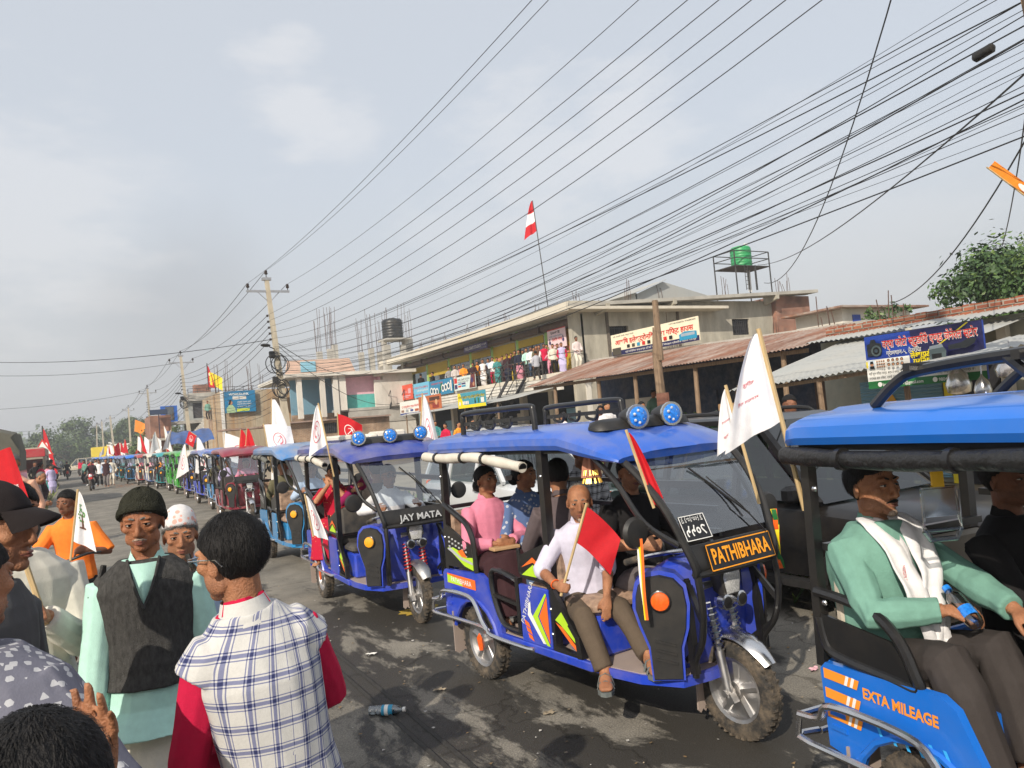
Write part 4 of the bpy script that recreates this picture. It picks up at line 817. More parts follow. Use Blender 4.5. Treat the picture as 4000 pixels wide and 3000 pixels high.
KNIT=M('cloth_charcoal_knit',(.062,.060,.058),.95,var=.35,scale=70,bump=.5,bscale=330,stretch=(1,1,.45),spec=.1); MINT=cloth('mint_shirt',(.42,.66,.58)); DHOTI=cloth('cream_dhoti',(.66,.61,.52)); BROWNT=cloth('brown_trousers',(.105,.078,.055)); LILAC=cloth('pale_lilac_shirt',(.58,.56,.68)); BLACKC=cloth('black_cotton',(.012,.011,.012)); PINK=cloth('pink_shirt',(.66,.22,.32)); MAROON=cloth('dark_maroon',(.045,.018,.022)); GREYSH=cloth('mauve_grey_shirt',(.11,.085,.09)); SAGE=cloth('sage_green_shirt',(.16,.32,.26)); CHARC=cloth('charcoal_trousers',(.045,.038,.036)); WHITEC=cloth('white_cotton',(.74,.73,.74)); CREAMJ=cloth('cream_jacket',(.62,.60,.53)); REDC=cloth('crimson_shirt',(.52,.010,.055)); PLAIDV=plaid('checked_waistcoat',(.56,.55,.53),(.05,.07,.24),(.010,.014,.06),15.5,wide=.40); INDIGO=print_('indigo_print',(.10,.16,.33),(.45,.48,.55),26.,.30); LEAFY=print_('grey_leaf_print',(.15,.15,.19),(.45,.45,.47),38.,.50,'MANH'); REDSARI=print_('red_sari',(.45,.008,.035),(.75,.48,.16),34.,.17); MAGENTA=cloth('magenta_cardigan',(.26,.012,.09)); BEIGE=cloth('beige_scarf',(.45,.33,.28)); ORANGET=cloth('orange_tshirt',(.90,.22,.03)); SALMON=cloth('salmon_print',(.85,.20,.16)); BWP=plaid('black_white_check',(.45,.45,.47),(.02,.02,.025),(.01,.01,.01),16.,wide=.5); GCHK=plaid('grey_brown_check',(.36,.30,.28),(.10,.07,.08),(.05,.04,.05),22.,wide=.3); PEACH=cloth('peach_shirt',(.72,.40,.28)); BLUESH=cloth('pale_blue_shirt',(.42,.52,.68)); NAVY=cloth('navy_cotton',(.018,.02,.04)); BEANIE=M('cloth_olive_beanie',(.036,.036,.026),.95,var=.25,scale=40,bump=.9,bscale=150,spec=.1); CAPM=cloth('dark_brown_cap',(.018,.013,.013)); TOPI=print_('pink_patterned_topi',(.62,.60,.60),(.70,.36,.30),30.,.36); RUBS=M('grey_rubber_sandal',(.13,.15,.15),.7,dirt=.3); LEATH=M('dark_leather',(.03,.022,.018),.5); JEANS=cloth('blue_jeans',(.09,.14,.24)); PINKP=cloth('rose_pink_cloth',(.62,.26,.34)); LAV=cloth('lavender_sari',(.50,.45,.68)); TEAL=print_('teal_print',(.03,.22,.22),(.3,.4,.4),20.,.3); ORSARI=cloth('saffron_cloth',(.80,.30,.03)); OLIVE=cloth('olive_cloth',(.13,.12,.07)); GREYT=cloth('grey_trousers',(.16,.14,.14)); PURPL=cloth('plum_trousers',(.10,.085,.10))
SKE=SKIN('elder',(.33,.135,.066)); SK.append(SKE)
# --- elder in knitted vest
def elder():
    kw=stand(556,2040,3.2,R(-100),1.7,pose=dict(head=(-.10,.10,0),hl=(.06,.215,.80),hr=(.10,-.225,.80),sw=.096),skin=SKE,lod=0,shirt=MINT,hem=-.18,flare=.060,skirt=DHOTI,hair='short',hairm=GREYH,vest=(KNIT,.14,.070),face=dict(squint=.38,moust=STUB,brow=GREYH,beard=None),fold=.007,hk=.97)
    J=kw['J']; r=P_('old man in dark green beanie and charcoal knit vest over a mint shirt',kw); k=.97*J.h/1.68
    b=cap_blob(J,k,line=.052,back=-.035,th=.016,n=(60,90),rib=.0012,cuff=.034,tall=.012,taper=0); b.build('beanie',BEANIE,r,True,auto=80)
    b=MB(); c=J.chest; Q=lambda l,u,f:c+J.lat*l+J.up*u+J.fw*f          # V neck showing the shirt
    b.loft([[Q(l*w_,.06-u*.165,.128+u*.050-abs(l)*.016) for l in (-1,-.5,0,.5,1)] for u,w_ in ((0,.050),(.33,.038),(.66,.021),(1,.002))],closed=False); b.build('neck_opening',MINT,r,True)
    b=MB()
    for s in (-1,1): b.tube([Q(s*.060,.075,.095),Q(s*.046,.01,.140),Q(s*.026,-.05,.162),Q(0,-.112,.180)],[(.010,.006)]*4,8)
    for s in (-1,1): b.tube([Q(s*.16,.055,-.0),Q(s*.178,-.02,.035),Q(s*.172,-.10,.04),Q(s*.17,-.16,.0),Q(s*.178,-.05,-.035),Q(s*.16,.055,0)],[(.012,.007)]*6,8)
    b.build('knit_edging',KNIT,r,True)
elder()
# --- man seen from behind in a checked waistcoat
def waistcoat():
    kw=stand(905,2185,2.25,R(88),1.7,pose=dict(head=(.62,.08,0),hl=(.24,.10,.96),hr=(.30,.00,1.02),pr=(.5,-.35,-.8),sw=.078,side=.15),skin=1,lod=0,shirt=REDC,hem=-.3,pants=GREYT,vest=(PLAIDV,-.55,.086,.022),face=dict(squint=.5),fold=.006,bulk=.88,belly=.006,hairline=.05,hth=.012,hk=1.04)
    J=kw['J']; r=P_('man seen from behind in white and blue checked waistcoat and crimson shirt',kw); k=1.04*J.h/1.68
    b=MB(); P=lambda x,y,z:J.head+J.hm@(V((x,y,z))*k)
    for s in (-1,1): b.tube([P(.10,s*.062,.012),P(.03,s*.083,.014),P(-.03,s*.084,.012),P(-.05,s*.080,-.008)],.0022,6); b.tube([P(.104,s*.012,.016),P(.104,s*.058,.018),P(.102,s*.056,-.014),P(.104,s*.018,-.018),P(.104,s*.012,.016)],.0018,6)
    b.tube([P(.104,-.012,.014),P(.108,0,.016),P(.104,.012,.014)],.0018,6); g_=b.build('spectacles',CHR,r,True)
    b=MB()
    for s in (-1,1): b.quad(P(.1035,s*.012,.016),P(.1035,s*.058,.018),P(.1035,s*.056,-.014),P(.1035,s*.018,-.018))
    b.build('spectacle_lens',glass('tinted_lens',(.45,.70,.68),.7),g_)
    b=MB(); c=J.neck
    b.loft([[c+J.lat*(math.cos(a)*(.062+.012*i))+J.fw*(math.sin(a)*(.064+.012*i)-.004)+J.up*(.052-.034*i) for a in [2*PI*j/24 for j in range(24)]] for i in (0,1,2)],caps=False); b.build('stand_collar',PLAIDV,r,True)
waistcoat()
# --- man in a dark cap, in profile
def capman():
    kw=stand(-30,2085,2.45,R(-25),1.72,pose=dict(head=(.02,-.02,0),hl=(.15,.15,.95),hr=(.08,-.2,.84),sw=.088),skin=1,lod=0,shirt=cloth('slate_shirt',(.085,.085,.088)),hem=-.3,pants=GREYT,face=dict(squint=.45,brow=HAIR),fold=.007,hairm=HAIR,hairline=.04,hth=.006,bulk=.86,hk=1.08)
    J=kw['J']; r=P_('man in dark peaked cap looking along the street in profile',kw); k=1.08*J.h/1.68
    b=cap_blob(J,k,line=.048,back=-.005,th=.019,n=(48,60),tall=.012,taper=0)
    P=lambda x,y,z:J.head+J.hm@(V((x,y,z))*k)
    b.loft([[P(.05+.055*math.cos(a*1.0)+u*.062*math.cos(a)**1.2+.012*u,.078*math.sin(a),.060-u*.028-.030*(math.sin(a)**2)*u-o) for a in [-1.3+2.6*i/14 for i in range(15)]] for u,o in ((0,0),(.5,-.004),(1,0),(1.0,.006),(.5,.003),(0,.008))],closed=False); b.build('peaked_cap',CAPM,r,True,auto=80)
capman()
# --- white-jacketed man behind him carrying the bamboo stick of the red banner
def jacketman():
    T=dep(176,2405,3.05); kw=stand(60,2010,3.2,R(-70),1.72,pose=dict(head=(.1,0,0),hl=(.27,.17,1.28),hr=(.2,-.3,1.0)),skin=1,lod=0,shirt=CREAMJ,hem=-.42,flare=.02,pants=GREYT,face={},fold=.011,bulk=1.12,vest=None,sleeve=.97)
    m=Matrix.Rotation(kw['rz'],3,'Z'); hl=m.inverted()@(T-V(kw['loc'])); J0=kw['J']
    kw['J']=Pose(J0.h,head=(.1,0,0),hl=hl,hr=(.2,-.3,1.0)); v=(dep(0,1895,3.1)-T).normalized(); lv=m.inverted()@v
    kw['handl']=dict(d=(.75,-.35,.3),n=(-.1,-.9,-.3),t=lv,c=(1.1,1.2,.9))
    J=kw['J']; P_('man in cream zip jacket gripping a bamboo stick behind the peaked cap man',kw)
jacketman()
# --- broad man in leaf-print shirt, and the head and raised hand nearest the camera
P_('broad man in grey leaf-print shirt with short black hair at the picture edge',stand(-135,2290,1.85,R(62),1.66,pose=dict(head=(-.3,.0,0),hl=(.2,.28,.95),hr=(.14,-.42,.98)),skin=1,lod=0,shirt=LEAFY,sleeve=.5,hem=-.35,pants=NAVY,face={},bulk=1.42,belly=.02,hth=.012,hairline=.045))
def dome():
    kw=stand(150,3185,.98,R(60),1.5,pose=dict(head=(.1,.05,0)),skin=1,lod=0,shirt=NAVY,pants=NAVY,face=False,hth=.020)
    m=Matrix.Rotation(kw['rz'],3,'Z'); T=dep(352,3135,1.14)-V(kw['loc']); J0=kw['J']; hr=m.inverted()@T
    kw['J']=Pose(J0.h,head=(.1,.05,0),hr=hr,pr=(-.1,-.15,-1)); kw['handr']=dict(d=(.12,-.12,1),n=(-.9,.1,.15),t=(0,1,.1),c=(.08,.16,.12),s=.12,cs=((.05,.15,.1),(.1,.15,.12),(.2,.22,.15),(.35,.3,.2)))
    P_('black haired head at the bottom corner with one hand raised beside it',kw)
dome()
def topiman():
    kw=stand(705,2095,3.75,R(-98),1.62,pose=dict(head=(.05,.05,0)),skin=1,lod=0,shirt=BLUESH,pants=GREYT,hairm=GREYH,face=dict(squint=.4,brow=GREYH)); J=kw['J']
    r=P_('old man in pink patterned topi peering from behind the beanie man',kw); cap_blob(J,J.h/1.68,line=.048,back=.01,th=.010,n=(40,48),tall=.035,taper=.28).build('topi',TOPI,r,True,auto=80)
topiman()
# --- cyclist
def cyclist():
    T=dep(335,2150,6.95); kw=stand(262,1965,7.1,R(-112),1.64,pose=dict(head=(-.25,0,0),lean=.12),skin=2,lod=1,shirt=ORANGET,sleeve=.5,hem=-.25,pants=BLACKC,face=dict(squint=.5,open_=.6),hairline=.058)
    m=Matrix.Rotation(kw['rz'],3,'Z'); J0=kw['J']; hl=m.inverted()@(T-V(kw['loc']))
    kw['J']=Pose(J0.h,head=(-.25,0,0),lean=.12,hl=hl,hr=(.42,-.22,1.02)); kw['handl']=dict(c=(.8,.9,.6),n=(0,0,-1)); J=kw['J']
    r=P_('man in orange t-shirt standing astride a bicycle with a tree flag',kw)
    b=MB(); b.loft([[J.chest+J.lat*l+J.up*u+J.fw*(.098+dx-abs(l)*.25) for l in (-.10,-.05,0,.05,.10)] for u,dx in ((-.02,-.012),(-.12,.015),(-.24,.012),(-.36,.012))],closed=False); b.build('shirt_panel',SALMON,r,True)
    # bicycle, facing the camera
    g=gnd(305,2440); g=V((kw['loc'][0],kw['loc'][1],0)); rz=R(-112); bc=empty('bicycle',(g.x,g.y-.0,0),rz,'purple bicycle with black handlebar under the orange t-shirt man','bicycle'); PUR=paint('purple_frame',(.16,.02,.22))
    fx,rx=.62,-.45
    for x in (fx,rx):
        b=MB(); pts=[(x+.32*math.cos(2*PI*i/32),0,.335+.32*math.sin(2*PI*i/32)) for i in range(33)]; b.tube(pts,.022,8); w_=b.build('wheel',RUB,bc,True)
        b=MB()
        for i in range(14): a=2*PI*i/14; b.tube([(x,0.01*(-1)**i,.335),(x+.30*math.cos(a),0,.335+.30*math.sin(a))],.0015,4)
        b.build('spokes',CHR,w_)
    b=MB(); 
    for p,q in (((.42,0,.86),(-.13,0,.80)),((.44,0,.78),(-.05,0,.30)),((-.14,0,.86),(-.05,0,.30)),((-.05,0,.30),(rx,.06,.335)),((-.05,0,.30),(rx,-.06,.335)),((-.13,0,.80),(rx,.06,.335)),((-.13,0,.80),(rx,-.06,.335))): b.tube([p,q],.016,8)
    for s in (-1,1): b.tube([(.44,0,.74),(.50,s*.05,.66),(fx,s*.06,.335)],.013,8)
    b.tube([(.40,0,.98),(.45,0,.72)],.018,8); b.build('frame',PUR,bc,True)
    b=MB(); b.tube(bez([(.22,-.30,1.04),(.36,-.24,1.05),(.41,-.06,1.0),(.41,.06,1.0),(.36,.24,1.05),(.22,.30,1.04)],4),.013,8); b.build('handlebar',BLK,bc,True)
    b=MB(); b.ell((-.16,0,.90),(.13,.08,.04)); b.build('saddle',BLK,bc,True)
    b=MB(); b.prism([(.0+fx+.36*math.cos(a),.335+.36*math.sin(a)) for a in [R(20+i*14) for i in range(10)]]+[(fx+.35*math.cos(a),.335+.35*math.sin(a)) for a in [R(20+i*14) for i in range(9,-1,-1)]],-.028,.028); b.build('mudguard',PUR,bc)
    return bc
cyclist()
# ---------------------------------------------------------------- rickshaw riders
def seat_in(rk,pos,facing,**k):
    """Place a seated figure in a rickshaw: pos = pelvis on the seat in rickshaw coordinates, face = heading in rickshaw coordinates (degrees)."""
    pk=dict(k.pop('pose',{})); sw=k.pop('seat',.755); m=Matrix.Translation(rk.location)@Matrix.Rotation(rk.rotation_euler.z,4,'Z')
    h=k.pop('h',1.60); fl=k.pop('foot',None); zf=k.pop('floor',.40)-sw+.50
    pk.setdefault('fl',(.40,.10,zf+.075)); pk.setdefault('fr',(.38,-.12,zf+.075)); pk.setdefault('kl',(.6,.1,1)); pk.setdefault('kr',(.6,-.1,1))
    hz=k.pop('hz',None); pz=.58; J=Pose(h,sit=True,pz=pz,**pk)
    if hz:
        for _ in range(3):
            ex=J.head.z+sw-.5-hz; d=max(-.02,min(ex,pz-.52)); pz-=d; ex-=d; h*=1-ex/.75; J=Pose(h,sit=True,pz=pz,**pk)
        k['hk']=k.get('hk',1.)*1.62/h
    p=m@V((pos[0],pos[1],sw-.50))
    return dict(loc=tuple(p),rz=rk.rotation_euler.z+R(facing),J=J,**k)
def inrk(kw,rk,p):      # rickshaw point -> figure point
    m=Matrix.Translation(rk.location)@Matrix.Rotation(rk.rotation_euler.z,4,'Z'); f=Matrix.Translation(V(kw['loc']))@Matrix.Rotation(kw['rz'],4,'Z'); return f.inverted()@(m@V(p))
G=dict(c=(.9,1.0,.7))
def riders_main(rk):
    # bald man facing out of the side
    a=dict(h=1.50,bulk=1.12,skin=1,lod=1,shirt=LILAC,sleeve=.62,tuck=True,pants=BROWNT,hair='bald',hairm=GREYH,face=dict(squint=.4,brow=GREYH,beard=STUB),fold=.006,pflare=.012)
    kw=seat_in(rk,(1.17,-.24,0),-38,pose=dict(head=(.10,.02,0)),**a)
    I=lambda p:inrk(kw,rk,p); hr=I((1.33,-.60,.86)); hl=I((1.62,-.46,.70)); fr=I((1.60,-.50,.365)); fl=I((1.82,-.34,.46))
    kw['J']=J=Pose(1.46,sit=True,pz=.465,head=(.0,.02,0),lean=.12,hr=hr,hl=hl,fr=fr,fl=fl,kr=(.5,-.25,1),kl=(.6,.0,1),pr=(-.5,-.8,-.2),pl=(-.2,.8,.2))
    kw['hk']=1.16; kw['handr']=dict(d=(.7,.35,.0),n=(.2,.9,-.2),t=(0,.2,1),c=(1.1,1.2,.9)); kw['handl']=dict(d=(.2,-.1,-1),n=(-.9,-.2,0),t=(.2,-1,0),c=(.15,.2,.15)); kw['toesr']=(1,-.05,0); kw['toesl']=(1,.15,0)
    loc,rz=kw['loc'],kw['rz']; r=P_('bald old man in pale lilac shirt holding a small red flag on the rickshaw seat',kw); sandal(J,r,-1,RUBS,(1,-.05,0)); sandal(J,r,1,RUBS,(1,.15,0))
    b=MB(); b.tube([J.wr+V((0,0,.0))+(J.wr-J.er).normalized()*(-.02+.008*0)+Matrix.Rotation(a,3,(J.wr-J.er).normalized())@((J.wr-J.er).orthogonal().normalized()*.03) for a in [2*PI*i/12 for i in range(13)]],.004,5); b.build('wrist_thread',LENSO,r,True)
    global OLDHAND; OLDHAND=Matrix.Translation(V(loc))@Matrix.Rotation(rz,4,'Z')@(J.wr+(J.wr-J.er).normalized()*.07)
    kw=seat_in(rk,(1.30,.10,0),-12,hz=1.48,h=1.66,skin=0,lod=1,shirt=BLACKC,sleeve=.5,pants=GREYT,face=dict(squint=.4),bulk=1.1,pose=dict(head=(-.12,.04,0),hr=(.36,-.16,.80),hl=(.36,.20,.86),pr=(-.3,-.9,-.3)),handr=G,handl=G); P_('driver in black polo shirt gripping the handlebar behind the windscreen',kw)
    kw=seat_in(rk,(-.05,-.21,0),-8,hz=1.44,h=1.54,skin=1,lod=1,shirt=PINK,sleeve=.93,hem=-.22,skirt=MAROON,hair='bun',face=dict(squint=.35,open_=.3),pose=dict(head=(.28,-.12,0),hr=(.27,-.06,.72),hl=(.27,.05,.73),pr=(-.3,-.8,-.4),pl=(-.3,.8,-.4)),handr=dict(c=(.5,.6,.4)),handl=dict(c=(.5,.6,.4)))
    J=kw['J']; loc,rz=kw['loc'],kw['rz']; r=P_('woman in pink shirt and dark skirt on the rear bench',kw)
    for s in (-1,1): sandal(J,r,s,cloth('cream_sandal',(.6,.48,.36)))
    b=MB(); b.box((-.05,-.11,-.012),(.05,.11,.012),bev=.004); o=b.build('wallet',cloth('tan_wallet',(.48,.30,.16)),None); o.location=Matrix.Translation(V(loc))@Matrix.Rotation(rz,4,'Z')@V((.33,-.03,.695)); o.rotation_euler.z=rz; tag(o,'tan woven wallet lying in the lap of the woman in pink','wallet')
    kw=seat_in(rk,(.03,.10,0),-6,hz=1.45,h=1.56,skin=0,lod=1,shirt=INDIGO,sleeve=.93,hem=-.3,pants=INDIGO,hair='bun',face={},pose=dict(head=(.5,-.02,0),hr=(.25,-.1,.70),hl=(.25,.1,.72))); J=kw['J']; r=P_('woman in blue block-print kurta with a hair clip on the rear bench',kw)
    b=MB(); c=J.head+J.hm@V((-.12,-.055,-.01)); b.box(c-V((.012,.03,.02)),c+V((.012,.03,.02)),bev=.004); b.build('hair_clip',WHT,r)
    kw=seat_in(rk,(.90,-.16,0),168,hz=1.48,h=1.66,skin=1,lod=1,shirt=GREYSH,sleeve=.95,hem=-.25,pants=JEANS,face={},bulk=1.05,pose=dict(head=(-.35,.05,0),lean=.10,hl=(.34,.02,.70),hr=(.34,-.02,.72),pl=(-.3,.8,-.3)),seat=.78); P_('man in mauve grey shirt on the middle seat facing the two women',kw)
    P_('man in black and white check shirt standing beyond the PATHIBHARA rickshaw',stand(2275,1770,6.6,R(-95),1.7,pose=dict(head=(.1,.1,0),lean=.12),skin=1,lod=1,shirt=BWP,pants=GREYT,face={}))
def riders_right(rk):
    kw=seat_in(rk,(-.17,-.23,0),-4,hz=1.48,h=1.66,skin=1,lod=0,shirt=SAGE,sleeve=.97,hem=-.3,pants=CHARC,face=dict(squint=.45,moust=HAIR,beard=STUB),bulk=1.32,fold=.009,hk=1.14,hth=.008,hairline=.060,pose=dict(head=(.10,.0,0),lean=-.08,hr=(.30,-.03,.77),hl=(.46,.14,.78),pr=(-.4,-.9,-.3),pl=(-.2,.7,-.4),fl=(.50,.12,.23),fr=(.52,-.10,.23)),handr=dict(c=(.7,.7,.5),n=(.1,.6,-.8)),handl=dict(d=(.9,.0,-.35),n=(0,.1,-1),t=(0,-1,0),c=(.25,.3,.25),s=.10))
    J=kw['J']; loc,rz=kw['loc'],kw['rz']; r=P_('man in sage green shirt with white scarf on the sky blue rickshaw seat',kw)
    b=MB()
    for s,ln in ((1,.42),(-1,.46)):
        path=[(0.0,-.080,.03),(.035,-.060,.085),(.072,-.01,.082),(.070,.055,.045),(.062,.115,-.04),(.052,.148,-.14),(.040,.165,-.24),(.020,.185,-.34),(-.01,.19,-.36-ln*.15)]
        rows=[]
        for i,(l,f,u) in enumerate(bez([V(p) for p in path],3)):
            w_=.026+.032*min(1,i/9); fo=.006*math.sin(i*1.3+s)
            rows.append([J.chest+J.lat*(s*(l+(q-.5)*2*w_))+J.fw*(f+.054+.010*math.sin(q*9+i*.4+s)+fo)+J.up*u for q in [j/8 for j in range(9)]])
        b.k=0; b.loft(rows,closed=False)
    d=J.chest; Q=lambda l,u,f:d+J.lat*l+J.up*u+J.fw*f
    o=b.build('scarf',[WHITEC],r,True,auto=80); sm=o.modifiers.new('s','SOLIDIFY'); sm.thickness=.006
    b=MB(); o_=Q(-.085,-.10,.205); b.text('मतदान चिन्ह हँसिया हथौडा',o_,J.lat*.10-J.up*.995-J.fw*.10,J.lat*.995+J.up*.1+J.fw*.08,.022,0,w=.20)
    b.tube([Q(-.045,-.27,.226)+J.lat*(.032*math.cos(a))+J.up*(.036*math.sin(a)) for a in [i*PI/8 for i in range(13)]],.003,5); b.ell(Q(-.045,-.265,.226),(.012,.014,.018),8,6); b.build('scarf_print',cloth('scarf_red',(.6,.03,.04)),r)
    m=Matrix.Translation(V(loc))@Matrix.Rotation(rz,4,'Z')
    b=MB(); d=V((.10,-.02,-.07)); d=d.normalized(); c=J.wr+(J.wr-J.er).normalized()*.07; b.tube([c-d*.10,c-d*.085,c-d*.06,c+d*.0,c+d*.055,c+d*.075],[.013,.014,.032,.033,.033,.028],14); b.k=1; b.tube([c-d*.115,c-d*.095],[.016,.016],10); b.tube([c+d*.0,c+d*.045],[.0336,.0336],14,caps=False); o=b.build('water_bottle',[glass('clear_plastic',(.88,.93,.96),.85,.1),LENSB],None,True); o.matrix_world=m; tag(o,'small clear water bottle with blue label in the sage shirt man\'s hand','bottle')
    kw=seat_in(rk,(.08,.24,0),-2,hz=1.47,h=1.68,skin=2,lod=1,shirt=BLACKC,sleeve=.97,hem=-.3,pants=BLACKC,face={},pose=dict(head=(.0,.0,0),lean=-.05,hr=(.38,-.08,.74),hl=(.38,.12,.74))); P_('man all in black in the shade beside the sage shirt man',kw)
    kw=seat_in(rk,(.88,-.16,0),172,hz=1.46,h=1.66,skin=1,lod=0,shirt=BLUESH,pants=PURPL,face={},pose=dict(head=(.1,0,0),hl=(.40,-.05,.76),hr=(.36,-.1,.80),fl=(.30,.08,.23),fr=(.34,-.10,.23)),seat=.78); P_('passenger in plum grey trousers facing the sage shirt man',kw)
# ================================================================ buildings, sheds and sign boards
c8=lambda x,y:(1500+x*.5877,1000+y*.5877); cR=lambda x,y:(2700+x*.5877,900+y*.5877); c7=lambda x,y:(900+x*.5425,1000+y*.5425); c5=lambda x,y:(1500+x*.3843,1250+y*.3843)
def brickmat(n,c1,c2,mort,sc=1.,axis='xz'):
    m=M(n,c1,.9,var=.1); nt=m.node_tree; N=nt.nodes; b=N['Principled BSDF']; tc=N.new('ShaderNodeTexCoord'); sx=N.new('ShaderNodeSeparateXYZ'); cb=N.new('ShaderNodeCombineXYZ'); L(nt,tc.outputs['Object'],sx.inputs[0])
    ad=N.new('ShaderNodeMath'); L(nt,sx.outputs[0],ad.inputs[0]); L(nt,sx.outputs[1],ad.inputs[1]); L(nt,ad.outputs[0],cb.inputs[0]); L(nt,sx.outputs[2],cb.inputs[1])
    t=N.new('ShaderNodeTexBrick'); t.inputs['Scale'].default_value=sc; t.inputs['Brick Width'].default_value=.24; t.inputs['Row Height'].default_value=.08; t.inputs['Mortar Size'].default_value=.012; t.inputs['Color1'].default_value=c1+(1,); t.inputs['Color2'].default_value=c2+(1,); t.inputs['Mortar'].default_value=mort+(1,); L(nt,cb.outputs[0],t.inputs['Vector'])
    nz=N.new('ShaderNodeTexNoise'); nz.inputs['Scale'].default_value=1.3; nz.inputs['Detail'].default_value=6; L(nt,tc.outputs['Object'],nz.inputs['Vector']); r=N.new('ShaderNodeMapRange'); r.inputs[1].default_value=.35; r.inputs[2].default_value=.7; r.inputs[3].default_value=1.15; r.inputs[4].default_value=.5; L(nt,nz.outputs['Fac'],r.inputs[0])
    x=N.new('ShaderNodeMixRGB'); x.blend_type='MULTIPLY'; x.inputs[0].default_value=1.; L(nt,t.outputs[0],x.inputs[1]); L(nt,r.outputs[0],x.inputs[2]); L(nt,x.outputs[0],b.inputs['Base Color']); return m
BRICK=brickmat('red_brick',(.36,.12,.06),(.27,.08,.045),(.33,.29,.24)); TANBR=brickmat('tan_brick',(.40,.25,.15),(.30,.17,.10),(.38,.33,.27))
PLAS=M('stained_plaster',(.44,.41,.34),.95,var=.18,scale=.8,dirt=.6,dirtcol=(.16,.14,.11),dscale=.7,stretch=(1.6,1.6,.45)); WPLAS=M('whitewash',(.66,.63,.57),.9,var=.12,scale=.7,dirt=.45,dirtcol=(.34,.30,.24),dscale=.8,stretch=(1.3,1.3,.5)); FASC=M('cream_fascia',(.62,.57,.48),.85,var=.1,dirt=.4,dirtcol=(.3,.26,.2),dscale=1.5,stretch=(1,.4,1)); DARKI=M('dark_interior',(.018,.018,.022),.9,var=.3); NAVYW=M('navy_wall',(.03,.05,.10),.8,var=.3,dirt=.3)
YSH=M('yellow_shutter',(.56,.40,.04),.5,var=.1,dirt=.2,bump=.15,bscale=6,stretch=(1,.2,14)); RBOX=M('brown_shutter_box',(.085,.05,.035),.6,dirt=.3); LGRN=M('lime_pillar',(.30,.52,.14),.7); PINKW=M('pink_plaster',(.78,.46,.54),.85,dirt=.2); TEALW=M('teal_plaster',(.10,.46,.42),.8,dirt=.2); BLUSH=M('blue_shutter',(.16,.33,.45),.5,dirt=.3,bump=.2,bscale=5,stretch=(1,.2,14)); ORW=M('orange_wall',(.80,.30,.05),.8); PEACHW=M('peach_plaster',(.72,.50,.40),.85,dirt=.4)
RUST=M('rusty_tin',(.22,.10,.06),.75,var=.35,scale=1.4,dirt=.9,dirtcol=(.46,.42,.38),dscale=1.0,stretch=(.35,1.7,1)); TIN=M('grey_tin',(.40,.41,.40),.5,.15,var=.12,scale=.8,dirt=.5,dirtcol=(.30,.27,.23),dscale=.8); REB=M('rusty_rebar',(.10,.055,.04),.8); CARD=M('cardboard',(.36,.22,.11),.85,var=.1,dirt=.1); GREYSTEEL=M('dark_steel',(.03,.03,.033),.6,dirt=.2); DGL=glass('shop_glass',(.35,.42,.45),.8)
def corr(b,p00,p01,p10,p11,amp=.018,pitch=.12,m=None,nu=6,th=.004):      # corrugated sheet; ridges run from the eave edge (p00-p01) to the top edge (p10-p11)
    p00,p01,p10,p11=map(V,(p00,p01,p10,p11)); n=max(8,int((p01-p00).length/pitch*4)); nr=((p01-p00).cross(p10-p00)).normalized()
    if nr.z<0: nr=-nr
    f=lambda u,v:(p00.lerp(p10,u)).lerp(p01.lerp(p11,u),v)+nr*(amp*math.sin(v*n/4*2*PI)+.03*noise.noise((u*3+p00.y,v*6,1)))
    b.grid(f,nu,n,m)
def rebars(parent,pts,h=1.1,n=4,sp=.22,name='rebar'):
    for q in pts:
        b=MB()
        for i in range(n):
            x,y=q[0]+sp*((i%2)-.5)+random.uniform(-.03,.03),q[1]+sp*((i//2)-.5)+random.uniform(-.03,.03); hh=h*random.uniform(.65,1.25)
            b.tube([(x,y,q[2]-.05),(x+random.uniform(-.03,.03),y+random.uniform(-.03,.03),q[2]+hh*.5),(x+random.uniform(-.09,.09),y+random.uniform(-.09,.09),q[2]+hh)],.016,5)
        b.build(name,REB,parent)
def wallx(b,x0,x1,y0,y1,z0,z1,holes=(),m=None):      # wall in the plane of y (thickness x0..x1) with openings (ya,yb,za,zb)
    ys=sorted({y0,y1}|{h[0] for h in holes}|{h[1] for h in holes}); zs=sorted({z0,z1}|{h[2] for h in holes}|{h[3] for h in holes})
    for i in range(len(ys)-1):
        run=None
        for j in range(len(zs)-1):
            c=((ys[i]+ys[i+1])/2,(zs[j]+zs[j+1])/2); hole=any(h[0]<c[0]<h[1] and h[2]<c[1]<h[3] for h in holes)
            if not hole: b.box((x0,ys[i],zs[j]),(x1,ys[i+1],zs[j+1]),m)
def wally(b,y0,y1,x0,x1,z0,z1,holes=(),m=None):
    o=MB(); wallx(o,y0,y1,x0,x1,z0,z1,holes,m); b.add([(p[1],p[0],p[2]) for p in o.v],[tuple(reversed(f)) for f in o.f],m)
def poly(b,P,pts,m): b.add([P(*p) for p in pts],[tuple(range(len(pts)))],m)
